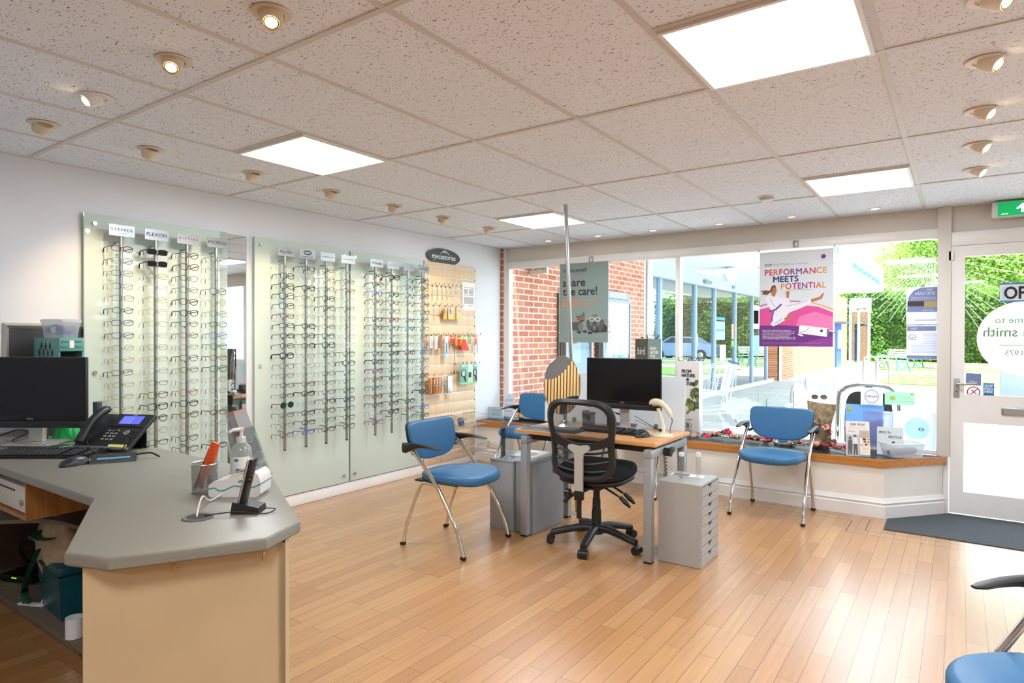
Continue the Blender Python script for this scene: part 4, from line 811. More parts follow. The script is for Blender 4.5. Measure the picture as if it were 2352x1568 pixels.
# round tilting mirror on the desk
t = thing('desk_mirror', 'oval tilting desk mirror on a chrome stem, reflecting timber slats', 'mirror', (2.045, 2.50, DZ), R(0))
NM = (Matrix.Rotation(R(22), 3, 'Z') @ Vector((0.35, -0.94, -0.02))).normalized()
NM = Vector((0.42, -0.905, 0.075)).normalized(); um = Vector((0.905, 0.42, 0)).normalized(); vm = NM.cross(um); vm = -vm if vm.z < 0 else vm
MF = frame((0.012, -0.03, 0.295), um, vm, NM)
MB(MF).use(mat('mirror_face', 'f0f0ee', 0.0, 1)).loft([[(0.126 * math.cos(a), 0.200 * math.sin(a), 0.0) for a in [2 * PI * k / 48 for k in range(48)]], [(0.125 * math.cos(a), 0.199 * math.sin(a), 0.003) for a in [2 * PI * k / 48 for k in range(48)]]]).build('mirror_glass', None, t)
MB(MF).use(CHROME).tube([(0.128 * math.cos(a), 0.202 * math.sin(a), 0.0) for a in [2 * PI * k / 56 for k in range(56)]], 0.004, 8, closed=True).loft([[(0.124 * math.cos(a), 0.198 * math.sin(a), -0.008) for a in [2 * PI * k / 48 for k in range(48)]], [(0.125 * math.cos(a), 0.199 * math.sin(a), -0.0005) for a in [2 * PI * k / 48 for k in range(48)]]]).build('rim', None, t)
MB().use(STEEL).tube([(0.02, 0.0, 0.30), (0.02, 0.01, 0.20), (0.015, 0.0, 0.02)], [0.008, 0.011, 0.013], 14).build('stem', None, t)
MB().use(STEEL).lathe([(0.095, 0.0), (0.095, 0.004), (0.075, 0.013), (0.04, 0.022), (0.022, 0.036), (0.016, 0.05)], (0.015, 0, 0), 36).build('foot', None, t)
# slanted dark writing tray
t = thing('dispensing_mat', 'dark grey raised mat on the left of the desk top', 'desk mat', (2.06, 2.335, DZ), R(2))
MB().use(mat('mat_grey', '3a3c40', 0.5)).loft([[(-0.20, -0.10, 0.0), (0.22, -0.10, 0), (0.22, 0.07, 0), (-0.20, 0.07, 0)], [(-0.185, -0.07, 0.012), (0.205, -0.07, 0.012), (0.205, 0.07, 0.014), (-0.185, 0.07, 0.014)]]).build('pad', None, t)
MB().use(mat('mat_light', '62656a', 0.45)).bb(-0.165, 0.185, -0.055, 0.055, 0.0135, 0.0155).build('insert', None, t)
# wire pot on the desk
WIRE = mesh_mat('wire_mesh', '2a2a2c', 420, 0.36); WIRE2 = mesh_mat('wire_mesh_grey', '77756f', 330, 0.34)
def pot(label, loc, m, rim, r=0.042, h=0.10):
    t = thing('mesh_pen_pot', label, 'pen pot', loc, 0)
    g = MB().use(m); g.lathe([(r, 0.004), (r * 1.05, h)], n=36); g.f = g.f[:36]; g.mi = g.mi[:36]; g.build('mesh_wall', None, t)
    MB().use(rim).tube([(r * 1.06 * math.cos(a), r * 1.06 * math.sin(a), h) for a in [2 * PI * k / 32 for k in range(32)]], 0.0028, 8, closed=True).build('rim', None, t)
    MB().use(rim).lathe([(r + 0.001, 0.0), (r + 0.002, 0.004), (0.0001, 0.005)], n=32).build('base', None, t); return t
pot('dark wire mesh pot with sticky notes on the desk, behind the mirror foot', (2.165, 2.66, DZ), WIRE, BLACK, 0.045, 0.09)
tag(MB().use(T('note_pink', 'c9a3b4')).box((2.15, 2.655, DZ + 0.085), (0.05, 0.03, 0.06), 0.002, rz=0.3, rx=0.2).use(T('note_green', '2d8a4a')).box((2.175, 2.64, DZ + 0.055), (0.028, 0.003, 0.035), rz=-0.2).build('notepad'), 'pink and green sticky notes stuffed in the dark wire pot', 'notepad')
tag(MB().use(BLACKM).box((2.30, 2.72, DZ + 0.036), (0.03, 0.03, 0.07), 0.003).build('pen_holder'), 'small black block holder behind the keyboard', 'holder')
tag(MB().use(T('pink_case', 'b8809c', 0.35)).loft([[(-0.07, -0.03, 0), (0.07, -0.03, 0), (0.07, 0.03, 0), (-0.07, 0.03, 0)], [(-0.085, -0.045, 0.022), (0.085, -0.045, 0.022), (0.085, 0.045, 0.022), (-0.085, 0.045, 0.022)], [(-0.078, -0.04, 0.022), (0.078, -0.04, 0.022), (0.078, 0.04, 0.022), (-0.078, 0.04, 0.022)], [(-0.065, -0.028, 0.004), (0.065, -0.028, 0.004), (0.065, 0.028, 0.004), (-0.065, 0.028, 0.004)]]).build('pin_dish', None, None, (2.40, 2.755, DZ)), 'pink plastic dish behind the keyboard below the monitor', 'dish')
g = MB().use(BLACK)
g.tube(smooth_path([(2.53, 2.63, DZ + 0.10), (2.60, 2.68, DZ + 0.05), (2.70, 2.66, DZ + 0.01), (2.74, 2.60, DZ + 0.006)], 5), 0.0022, 6).tube(smooth_path([(2.53, 2.64, DZ + 0.07), (2.62, 2.72, DZ + 0.02), (2.72, 2.70, DZ + 0.006)], 5), 0.002, 6).tube(smooth_path([(2.44, 2.66, DZ + 0.10), (2.40, 2.68, DZ + 0.095), (2.33, 2.70, DZ + 0.11)], 5), [0.002] * 4 + [0.006] * 4 + [0.002] * 3, 6)
tag(g.build('monitor_cable'), 'black cables trailing behind the desk monitor', 'cable')
# barcode scanner on its stand
t = thing('barcode_scanner', 'cream handheld barcode scanner on a curved stand at the right of the desk', 'barcode scanner', (2.775, 2.515, DZ), R(-6))
CR = mat('cream_plastic', 'd6d2b8', 0.4)
MB().use(CR).lathe([(0.072, 0.0), (0.072, 0.006), (0.055, 0.014), (0.03, 0.022)], n=36).build('stand_base', None, t)
P = smooth_path([(0.0, 0, 0.01), (0.002, 0, 0.06), (-0.01, 0, 0.12), (-0.03, 0, 0.175)], 4); MB().use(CR).tube(P, [0.032, 0.028, 0.024, 0.021, 0.019, 0.0175, 0.016, 0.015, 0.0145, 0.014, 0.014, 0.014, 0.016], 16, flat=0.8).use(BLACKM).box((0.0, -0.026, 0.04), (0.02, 0.006, 0.016)).build('stand_neck', None, t)
g = MB().use(CR); P = smooth_path([(-0.085, 0, 0.198), (-0.06, 0, 0.212), (-0.02, 0, 0.213), (0.02, 0, 0.19), (0.05, 0, 0.155), (0.062, 0, 0.125)], 3)
g.tube(P, [0.014, 0.022, 0.027, 0.029, 0.029, 0.028, 0.026, 0.023, 0.020, 0.019, 0.019, 0.019, 0.018, 0.017, 0.015, 0.010], 16, flat=0.85); g.build('scanner_head', None, t)
MB().use(T('scan_red', '3a1210', 0.2)).box((-0.072, 0, 0.192), (0.03, 0.05, 0.014), 0.005, ry=-0.2).build('scan_window', None, t)
MB().use(BLACK).tube(smooth_path([(0.062, 0, 0.125), (0.07, 0, 0.10), (0.05, 0.01, 0.05), (0.02, 0.06, 0.004), (-0.06, 0.10, 0.004)], 5), 0.0022, 6).build('cable', None, t)
# leaflets and stands on the low cabinets
t = thing('leaflet_holder', 'clear acrylic leaflet holder with dark blue leaflets on the left grey cabinet', 'leaflet holder', (1.70, 2.30, 0.4925), R(0))
MB().use(CLEAR).bb(-0.055, 0.055, -0.002, 0.001, 0.0, 0.22).bb(-0.055, 0.055, 0.028, 0.031, 0.0, 0.26).bb(-0.056, 0.056, -0.05, 0.032, 0, 0.003).build('holder', None, t)
MB().use(T('leaflet_navy', '1f3350', 0.4)).bb(-0.05, -0.03, 0.002, 0.027, 0.004, 0.205).build('leaflets', None, t)
tag(MB(frame((1.76, 2.52, 0.4935), (1, 0.1, 0), (-0.1, 1, 0))).use(T('mag_teal', 'b8ccd0', 0.3)).bb(-0.10, 0.10, -0.14, 0.14, 0, 0.003).use(T('skin_tone', 'b98a74')).ell(0.01, -0.02, 0.055, 0.07, 0.0036).use(T('mag_white', 'e6eaec')).rect(-0.09, 0.03, 0.07, 0.11, 0.0036).build('magazine'), 'magazine with a face on the cover lying on the left grey cabinet', 'magazine')
for i, (x, y) in enumerate(((2.93, 2.44), (3.02, 2.49))):
    tt = thing('display_riser', 'small clear acrylic riser on the drawer unit, %s one' % ('left' if i == 0 else 'right'), 'display stand', (x, y, 0.4885), 0, 'clear acrylic risers')
    MB().use(CLEAR).bb(-0.012, 0.012, -0.012, 0.012, 0.0, 0.13, 0.001).build('column', None, tt); MB().use(mat('riser_cap', 'dfe4e6', 0.3)).bb(-0.013, 0.013, -0.013, 0.013, 0.1305, 0.155, 0.001).build('cap', None, tt)
tag(MB(frame((2.955, 2.52, 0.4885), (1, 0.15, 0), (-0.15, 1, 0))).use(PAPER).bb(-0.11, 0.09, -0.045, 0.03, 0, 0.0015).use(T('leaf_photo', '8a6a66')).rect(-0.10, 0.0, -0.04, 0.025, 0.002).build('leaflet'), 'printed leaflet lying between the clear risers on the drawer unit', 'leaflet')
# ------------------------------------------------------------------ reception counter
CZ = 0.82; LAM = mat('speckled_grey_laminate', '807d72', 0.42, noise=0.22, nscale=700, spec=0.5)
CP = [(0.02, 0.142), (2.10, 0.125), (2.767, -0.222), (2.83, -0.374), (2.653, -0.685), (2.523, -0.732), (1.994, -0.459), (0.02, -0.459)]
ct = thing('reception_counter', 'long grey-topped reception counter with a cream end panel in the foreground', 'counter', (0, 0, 0))
g = MB().use(LAM); cc = (1.5, -0.15); rings = []
for ins, z in ((0.006, CZ - 0.036), (0.0, CZ - 0.030), (0.0, CZ - 0.006), (0.002, CZ - 0.002), (0.006, CZ)):
    rr_ = []
    for i, p in enumerate(CP):
        a = Vector(CP[i - 1]); b = Vector(CP[(i + 1) % len(CP)]); p = Vector(p); d1 = (p - a).normalized(); d2 = (b - p).normalized()
        n1 = Vector((-d1.y, d1.x)); n2 = Vector((-d2.y, d2.x)); n = (n1 + n2); n = n / max(0.4, n.dot(n1)); rr_.append((p.x - n.x * ins, p.y - n.y * ins, z))
    rings.append(rr_)
g.loft(rings); g.build('worktop', None, ct)
PCR = mat('cream_end_panel', 'c2ac86', 0.5, noise=0.05, nscale=4)
P1 = Vector((2.557, -0.705)); P2 = Vector((2.800, -0.296)); dd = (P2 - P1).normalized(); nn = Vector((-dd.y, dd.x)); q1, q2 = P1 + nn * 0.02, P2 + nn * 0.02
MB().use(PCR).prism([tuple(P1), tuple(P2), tuple(q2), tuple(q1)], 0.001, CZ - 0.037).build('end_panel', None, ct)
MB().use(PCR).prism([tuple(P2 - dd * 0.02), tuple(P2 + dd * 0.001), (2.715, -0.222), (2.70, -0.235)], 0.001, CZ - 0.037).prism([(2.715, -0.222), (2.70, -0.235), (2.07, 0.085), (2.09, 0.10)], 0.001, CZ - 0.037).bb(0.03, 2.09, 0.085, 0.105, 0.001, CZ - 0.037).build('customer_panel', None, ct)
e1 = P1 - dd * 0.001; e2 = e1 + nn * 0.55
MB().use(PINE).prism([tuple(e1 + nn * 0.021), tuple(e1 + dd * 0.014 + nn * 0.021), tuple(e1 + dd * 0.02 + nn * 0.38), tuple(e1 + nn * 0.38)], 0.001, CZ - 0.037).build('side_board', None, ct)
CHIP = mat('grey_board', '7a6b5a', 0.7, noise=0.1, nscale=30)
MB().use(mat('shade_lining', '5a4636', 0.7)).bb(0.045, 2.07, 0.074, 0.084, 0.001, CZ - 0.037).bb(0.03, 0.044, -0.42, 0.084, 0.001, CZ - 0.037).build('shade_lining', None, ct)  # end board and back, coloured dark to paint in the under-counter shade
MB().use(CHIP).prism([(0.03, 0.083), (0.03, -0.265), (1.35, -0.262), (2.15, -0.34), (2.35, -0.45), (2.42, -0.08), (2.07, 0.083)], 0.045, 0.065).bb(0.05, 1.3, -0.24, -0.22, 0.001, 0.045).build('base_shelf', None, ct)
pts = [(0.03, 0.07), (0.03, -0.42), (0.66, -0.42), (0.78, -0.37), (0.86, -0.29), (0.93, -0.235), (1.03, -0.205), (1.2, -0.19), (2.05, -0.19), (2.05, 0.07)]
MB().use(CHIP).prism(pts, 0.50, 0.518).build('middle_shelf', None, ct)
for (x, y) in ((2.66, -0.53), (2.77, -0.345)):
    a = Vector((x, y)) - nn * 0.0; hk = MB().use(mat('brass_hook', 'c9a668', 0.35, 0.8))
    hk.tube(smooth_path([(a.x - nn.x * 0.003, a.y - nn.y * 0.003, 0.782), (a.x - nn.x * 0.02, a.y - nn.y * 0.02, 0.762), (a.x - nn.x * 0.012, a.y - nn.y * 0.012, 0.745), (a.x - nn.x * 0.002, a.y - nn.y * 0.002, 0.752)], 4), 0.0028, 8); hk.build('hook', None, ct)
MB().use(mat('grommet_grey', '5a5a56', 0.4)).lathe([(0.030, 0.0), (0.031, 0.004), (0.040, 0.005), (0.044, 0.0015), (0.044, 0.0)], (2.50, -0.382, CZ), 36).use(BLACK).lathe([(0.030, 0.002), (0.0001, 0.0015)], (2.50, -0.382, CZ), 30).build('cable_grommet', None, ct)
t = thing('cash_till', 'cream cash drawer with a key lock in a wooden cradle under the counter', 'cash drawer', (0.915, -0.43, 0.62))
MB().use(PINE).bb(-0.02, 0.40, 0, 0.40, 0.0, 0.014).bb(-0.02, -0.006, 0, 0.40, 0.0141, 0.155).bb(0.386, 0.40, 0, 0.40, 0.0141, 0.155).build('cradle', None, t)
MB().use(mat('cream_metal', 'cfc8ba', 0.4)).bb(0.0, 0.38, 0.012, 0.38, 0.02, 0.125, 0.003).use(BLACK).bb(0.06, 0.24, 0.010, 0.0135, 0.095, 0.102).build('drawer_box', None, t)
MB().use(STEEL).cyl((0.325, 0.012, 0.06), (0.325, 0.004, 0.06), 0.013, n=20).build('key_lock', None, t)
# things on the shelves under the counter
BAG = mat('beige_canvas', 'b09a78', 0.9, noise=0.12, nscale=25); GRN = mat('green_ribbon', '14563a', 0.5)
t = thing('canvas_bag', 'crumpled beige canvas bag with a dark green lettered strap under the counter', 'bag', (0.86, -0.15, 0.34))
g = MB().use(BAG); rings = []
for i in range(9):
    q = i / 8; z = -0.13 + 0.30 * q; w = 0.06 + 0.10 * math.sin(PI * (0.15 + 0.7 * q)); d = 0.05 + 0.03 * math.sin(PI * q)
    rings.append([(w * math.cos(a) * (1 + 0.12 * math.sin(3 * a + 4 * q)), d * math.sin(a) * (1 + 0.15 * math.sin(5 * a + 3 * q)), z + 0.012 * math.sin(4 * a)) for a in [2 * PI * k / 28 for k in range(28)]])
g.loft(rings); g.build('bag_body', None, t)
g = MB().use(GRN); g.tube(smooth_path([(-0.05, -0.075, 0.10), (0.03, -0.095, 0.085), (0.12, -0.08, 0.095)], 4), 0.022, 8, flat=0.15)
g.tube(smooth_path([(-0.03, -0.08, 0.02), (-0.09, -0.10, -0.10), (-0.20, -0.08, -0.20), (-0.27, -0.06, -0.235), (-0.12, -0.10, -0.242)], 5), 0.016, 8, flat=0.15)
g.use(T('ribbon_letters', '9ab8a0')); g.M = frame((-0.035, -0.118, 0.078), (1, -0.02, 0), (0, 0, 1)); g.text('BOTANIQ', 0, 0, 0.02, 0, 0, 'L', 1.0, width=0.10); g.build('strap', None, t)
t = thing('teal_box', 'translucent dark teal plastic storage box on the shelf under the counter', 'storage box', (0.90, -0.10, 0.066), R(-4))
TEAL = mat('teal_plastic', '0f5560', 0.25, alpha=0.85)
MB().use(TEAL).loft([[(-0.14, -0.10, 0), (0.14, -0.10, 0), (0.14, 0.10, 0), (-0.14, 0.10, 0)], [(-0.155, -0.115, 0.20), (0.155, -0.115, 0.20), (0.155, 0.115, 0.20), (-0.155, 0.115, 0.20)]]).build('tub', None, t)
MB().use(mat('teal_lid', '0d4450', 0.3)).box((0, 0, 0.225), (0.325, 0.245, 0.05), 0.02).build('lid', None, t)
tag(MB().use(PAPER).lathe([(0.012, 0), (0.034, 0), (0.034, 0.085), (0.012, 0.085)], (1.24, -0.235, 0.066), 28).build('paper_roll'), 'white till paper roll standing on the shelf by the end panel', 'paper roll')
t = thing('network_router', 'black router with green lights on the shelf under the counter', 'router', (0.30, -0.10, 0.066), R(20))
MB().use(BLACK).box((0, 0, 0.02), (0.22, 0.14, 0.038), 0.008).build('case', None, t); MB().use(mat('led_green', '9cff3a', 0.5, emis=3)).box((-0.02, -0.0715, 0.026), (0.004, 0.002, 0.004)).box((-0.008, -0.0715, 0.026), (0.004, 0.002, 0.004)).box((0.004, -0.0715, 0.026), (0.004, 0.002, 0.004)).build('indicator', None, t)
g = MB().use(BLACK)
for k in range(5):
    x = 0.22 + 0.13 * k; g.tube(smooth_path([(x, -0.05, 0.60), (x + 0.12, -0.10, 0.40), (x + 0.02 - 0.1 * (k % 2), -0.12, 0.22), (x - 0.12, -0.05, 0.10)], 5), 0.004, 6)
tag(g.build('cable_tangle'), 'black cables hanging in loops beneath the counter', 'cable')
t = thing('white_plug_adapter', 'white plug strip lying beside the teal storage box', 'plug', (0.72, -0.22, 0.066), R(25))
MB().use(PAPER).box((0, 0, 0.006), (0.14, 0.03, 0.010), 0.004).build('strip', None, t); MB().use(PAPER).tube(smooth_path([(0.05, 0, 0.011), (0.03, 0.05, 0.06), (-0.02, 0.10, 0.02)], 5), 0.004, 6).build('cord', None, t)

# on the counter
monitor('large black monitor with its left side cut off, on the reception counter', (0.635, -0.19, CZ + 0.0005), R(35), SILVP, 0.345, 0.085)
keyboard('black keyboard on the reception counter in front of the monitor', (1.02, -0.25, CZ + 0.0005), R(36), 0.44, 0.14)
mouse('matt black mouse at the front edge of the reception counter', (1.342, -0.272, CZ + 0.0005), R(98))
t = thing('desk_phone', 'black office desk phone with a blue display and a corded handset', 'telephone', (1.075, -0.015, CZ + 0.0005), R(24))
TM = Matrix.Rotation(R(38), 4, 'X')
PB = mat('phone_black', '1c1d1f', 0.42)
b = MB(); b.M = Matrix.Translation((0, -0.07, 0.012)) @ TM
b.use(PB).box((0.0, 0.11, 0), (0.30, 0.22, 0.022), 0.006).use(mat('phone_lip', '6b6a66', 0.4)).box((0.0, 0.004, 0.004), (0.298, 0.012, 0.016), 0.003); b.build('body', None, t)
b = MB(); b.M = Matrix.Translation((0, -0.07, 0.012)) @ TM
b.use(BLACKM).bb(-0.04, 0.14, 0.135, 0.215, 0.011, 0.014).use(mat('phone_screen', '4a55c8', 0.3, emis=0.6)).bb(-0.005, 0.108, 0.150, 0.202, 0.014, 0.0148).use(mat('phone_screen_line', '9aa4e8', 0.3, emis=0.6))
for k in range(4): b.bb(0.0, 0.05, 0.156 + k * 0.012, 0.1572 + k * 0.012, 0.0148, 0.0151)
b.bb(0.0535, 0.0545, 0.151, 0.20, 0.0148, 0.0152).use(T('logo_grey', 'c8c8c4')).text('Yealink', 0.05, 0.206, 0.009, 0.0148, 0.01, 'C'); b.build('display', None, t)
b = MB(); b.M = Matrix.Translation((0, -0.07, 0.012)) @ TM; b.use(mat('phone_key', '8f8c88', 0.4))
for i in range(3):
    for j in range(4): b.box((-0.022 + i * 0.024, 0.052 + j * 0.0185, 0.0125), (0.016, 0.010, 0.004), 0.002, seg=1)
b.ring(0.078, 0.098, 0.015, 0.015, 0.007, 0.0130).ell(0.078, 0.098, 0.005, 0.005, 0.0135)
b.build('keypad', None, t)
b = MB(); b.M = Matrix.Translation((0, -0.07, 0.012)) @ TM; b.use(BLACKM)
for i in range(2):
    for j in range(4): b.box((0.112 + i * 0.017, 0.058 + j * 0.016, 0.0120), (0.012, 0.007, 0.003), 0.001, seg=1)
b.build('function_keys', None, t)
b = MB(); b.M = Matrix.Translation((0, -0.07, 0.012)) @ TM; b.use(PB)
P = smooth_path([(-0.105, 0.012, 0.030), (-0.105, 0.05, 0.042), (-0.105, 0.12, 0.058), (-0.105, 0.19, 0.050), (-0.105, 0.225, 0.034)], 3); b.tube(P, [0.022, 0.024, 0.024, 0.022, 0.021, 0.020, 0.020, 0.020, 0.021, 0.023, 0.024, 0.024, 0.02], 14, flat=0.8); b.build('handset', None, t)
MB().use(PB).bb(-0.13, 0.13, 0.06, 0.065, 0.0, 0.09).bb(-0.12, 0.12, 0.045, 0.09, 0.0, 0.006).build('stand', None, t)
b = MB(); b.M = Matrix.Translation((0, -0.07, 0.012)) @ TM; b.use(T('yellow_note', 'd8cf7a')).bb(0.04, 0.135, 0.006, 0.022, 0.0125, 0.0135); b.build('sticker', None, t)
tag(MB().use(BLACK).tube([(1.00 + 0.24 * q + 0.006 * math.cos(40 * PI * q), -0.125 + 0.10 * q, CZ + 0.009 + 0.006 * math.sin(40 * PI * q)) for q in [i / 240 for i in range(241)]], 0.0018, 5).tube(smooth_path([(1.24, -0.13, CZ + 0.006), (1.20, -0.17, CZ + 0.07), (1.25, -0.10, CZ + 0.12), (1.32, -0.06, CZ + 0.08), (1.31, -0.09, CZ + 0.008)], 6), 0.0024, 6).build('phone_cord'), 'black coiled phone cord and loop of wire in front of the desk phone', 'cord')
t = thing('signature_pad', 'slim black wedge with a blue strip lying in front of the desk phone', 'signature pad', (1.395, -0.145, CZ + 0.0005), R(62))
MB().use(PB).loft([[(-0.085, -0.03, 0), (0.085, -0.03, 0), (0.085, 0.05, 0), (-0.085, 0.05, 0)], [(-0.083, -0.028, 0.006), (0.083, -0.028, 0.006), (0.083, 0.048, 0.028), (-0.083, 0.048, 0.028)]]).build('wedge', None, t)
MB().use(mat('strip_blue', '5c94c4', 0.2)).loft([[(-0.06, -0.004, 0.0125), (0.06, -0.004, 0.0125), (0.06, 0.010, 0.0165), (-0.06, 0.010, 0.0165)], [(-0.06, -0.004, 0.0135), (0.06, -0.004, 0.0135), (0.06, 0.010, 0.0178), (-0.06, 0.010, 0.0178)]]).build('blue_strip', None, t)
MB().use(BLACK).tube(smooth_path([(0.08, 0.03, 0.02), (0.11, 0.03, 0.022), (0.14, 0.035, 0.02), (0.17, 0.01, 0.006)], 4), 0.004, 6).build('stylus_cord', None, t)
# small things behind the counter monitor
t = thing('green_cone', 'bright green plastic cone behind the counter monitor', 'cone', (0.575, -0.02, CZ + 0.0005)); MB().use(T('green_plastic', '10a44a', 0.3)).lathe([(0.068, 0), (0.068, 0.004), (0.036, 0.105), (0.034, 0.108), (0.0001, 0.108)], n=30).build('cone_body', None, t)
t = thing('red_tub', 'dark red cylindrical tub behind the silver monitor stand', 'tub', (0.47, -0.11, CZ + 0.0005)); MB().use(T('red_plastic', '9c1414', 0.3)).lathe([(0.04, 0), (0.042, 0.10), (0.0001, 0.10)], n=26).build('tub_body', None, t)
tag(MB().use(CHROME).tube([(0.50 + 0.10 * q, -0.165 + 0.06 * q, CZ + 0.02 + 0.06 * q + 0.003 * (i % 2)) for i, q in enumerate([k / 24 for k in range(25)])], 0.003, 5).build('bead_chain'), 'silver bead chain draped beside the red tub', 'chain')
t = thing('brochure', 'glossy dark brochure lying flat under the counter monitor', 'brochure', (0.86, -0.10, CZ + 0.0005), R(40)); MB().use(T('brochure_edge', 'd8d6ce')).box((0, 0, 0.002), (0.22, 0.15, 0.004)).use(T('brochure_dark', '4a4440', 0.15)).rect(-0.105, 0.10, -0.07, 0.07, 0.0046).use(T('brochure_light', 'cfd8cc', 0.15)).poly([(0.02, -0.07), (0.05, -0.07), (0.09, 0.07), (0.075, 0.07)], 0.005).poly([(-0.07, -0.07), (-0.05, -0.07), (0.02, 0.07), (0.0, 0.07)], 0.005).build('pages', None, t)
tag(MB().use(T('card_blue', '2f6f9e')).box((0.36, -0.30, CZ + 0.06), (0.09, 0.02, 0.05), 0.002, rz=R(35)).use(T('card_cream', 'c8beb0')).box((0.37, -0.31, CZ + 0.018), (0.09, 0.04, 0.034), 0.002, rz=R(35)).build('card_box'), 'small blue and cream boxes at the left edge below the monitor', 'box')
tag(MB().use(T('folder_teal', '2c5f68')).box((0.745, 0.055, CZ + 0.10), (0.012, 0.06, 0.20), 0.001, rz=R(35)).use(T('folder_grey', '8c8c92')).box((0.765, 0.068, CZ + 0.10), (0.03, 0.05, 0.20), 0.001, rz=R(35)).build('leaflet_bundle'), 'upright bundle of grey and teal leaflets beside the counter monitor', 'leaflets')
tag(MB().use(T('red_label', 'b8302a')).box((0.72, 0.075, CZ + 0.05), (0.08, 0.02, 0.10), 0.001, rz=R(35)).use(PAPER).box((0.712, 0.063, CZ + 0.05), (0.03, 0.002, 0.04), 0, rz=R(35)).build('red_card_box'), 'red and white carton behind the green cone', 'box')
g = MB().use(BLACK).tube(smooth_path([(0.40, -0.25, CZ + 0.03), (0.46, -0.20, CZ + 0.06), (0.52, -0.17, CZ + 0.05), (0.47, -0.22, CZ + 0.012), (0.56, -0.22, CZ + 0.005)], 5), 0.003, 6).tube(smooth_path([(0.80, 0.03, CZ + 0.02), (0.86, 0.0, CZ + 0.005), (0.93, -0.03, CZ + 0.005), (0.94, -0.10, CZ + 0.005)], 5), 0.003, 6)
g.use(T('cable_blue', '1f6fc0')).tube(smooth_path([(0.70, 0.02, CZ + 0.07), (0.78, 0.04, CZ + 0.055), (0.88, 0.06, CZ + 0.06)], 4), 0.003, 6)
tag(g.build('monitor_wires'), 'black and blue wires tangled behind the counter monitor', 'cable')
# teal perforated organiser and tub of bits on it
t = thing('metal_organiser', 'tall teal perforated metal organiser standing behind the counter monitor', 'organiser', (0.07, 0.0, CZ + 0.0005))
TL = mat('teal_metal', '5f9c92', 0.4)
g = MB().use(TL).bb(0, 0.345, 0.0, 0.008, 0.0, 0.52, 0.002).bb(0.0, 0.345, 0.11, 0.118, 0, 0.52, 0.002).bb(0, 0.345, 0.008, 0.11, 0.512, 0.52).bb(0, 0.345, 0.008, 0.11, 0.0, 0.01).bb(0.345, 0.352, 0.0, 0.118, 0.45, 0.522, 0.002); g.build('shell', None, t)
g = MB(frame((0, -0.0008, 0), (1, 0, 0), (0, 0, 1))).use(BLACKM)
for j in range(7):
    for i in range(4 if j % 2 else 3):
        cx = 0.085 + i * 0.058 + (0.029 if j % 2 == 0 else 0.0); cz = 0.475 - j * 0.036; g.poly([(cx - 0.016, cz), (cx, cz - 0.026), (cx + 0.016, cz), (cx, cz + 0.026)])
g.build('diamond_cutout', None, t)
g = MB().use(mat('teal_metal_dark', '4a8078', 0.4))
for z in (0.475, 0.502):
    for y in (0.028, 0.09): g.box((0.3525, y, z), (0.003, 0.036, 0.012), 0.001)
g.use(PAPER).box((0.3525, 0.059, 0.488), (0.002, 0.022, 0.04)).build('louvre', None, t)
tag(MB().use(BLACKM).tube(smooth_path([(0.30, 0.06, 1.10), (0.33, 0.06, 1.18), (0.36, 0.06, 1.24), (0.395, 0.07, 1.15)], 4), 0.028, 10, flat=0.5).build('glasses_cases'), 'black cases poking out of the teal organiser', 'case')
t = thing('plastic_tub', 'clear lidded plastic tub with a blue bottle inside, on the teal organiser', 'tub', (0.29, 0.055, CZ + 0.521), R(15))
CT = glassmat('cloudy_plastic', 'f0f4f8', 0.08, 0.1, 0.35, 'e8ecf2')
MB().use(CT).loft([[(x * 0.86, y * 0.86, 0.002) for x, y in rr(0.088, 0.058, 6, 32)], [(x, y, 0.085) for x, y in rr(0.088, 0.058, 6, 32)]], True, False).build('tub_wall', None, t)
MB().use(glassmat('cloudy_lid', 'f0f4f8', 0.08, 0.1, 0.7, 'e2e5ea')).loft([[(x * 1.06, y * 1.08, 0.086) for x, y in rr(0.088, 0.058, 6, 32)], [(x * 1.06, y * 1.08, 0.099) for x, y in rr(0.088, 0.058, 6, 32)], [(x * 0.95, y * 0.95, 0.104) for x, y in rr(0.088, 0.058, 6, 32)]]).build('lid', None, t)
tag(MB().use(T('bottle_blue', '2a55b0', 0.3)).tube([(0.225, 0.03, 1.392), (0.255, 0.04, 1.391), (0.285, 0.05, 1.382), (0.36, 0.07, 1.370)], [0.012, 0.026, 0.026, 0.012], 14).use(BLACK).tube([(0.20, 0.024, 1.386), (0.226, 0.03, 1.388)], 0.015, 12).use(PAPER).box((0.28, 0.022, 1.385), (0.035, 0.004, 0.034), 0.002, rz=R(15)).build('cleaning_bottle'), 'blue bottle with a black cap inside the clear tub', 'bottle')
# framed chalkboard on the wall behind the counter
t = thing('framed_board', 'aluminium-framed dark board on the wall behind the counter monitor', 'frame', (0.0, -0.125, 0.86))
g = MB().use(mat('satin_alu', 'bdbdb8', 0.35, 0.7)); frame_pts = [(0, 0), (0.44, 0), (0.44, 0.565), (0, 0.565)]
for i in range(4):
    a, b_ = frame_pts[i], frame_pts[(i + 1) % 4]; ca = (0.22, 0.2825)
    ia = (a[0] + (0.03 if a[0] == 0 else -0.03), a[1] + (0.03 if a[1] == 0 else -0.03)); ib = (b_[0] + (0.03 if b_[0] == 0 else -0.03), b_[1] + (0.03 if b_[1] == 0 else -0.03))
    md = lambda p, q: ((p[0] + q[0]) / 2, (p[1] + q[1]) / 2)
    ma, mb_ = md(a, ia), md(b_, ib)
    g.add([(0.003, a[0], a[1]), (0.003, b_[0], b_[1]), (0.02, mb_[0], mb_[1]), (0.02, ma[0], ma[1]), (0.006, ib[0], ib[1]), (0.006, ia[0], ia[1])], [(0, 1, 2, 3), (3, 2, 4, 5)])
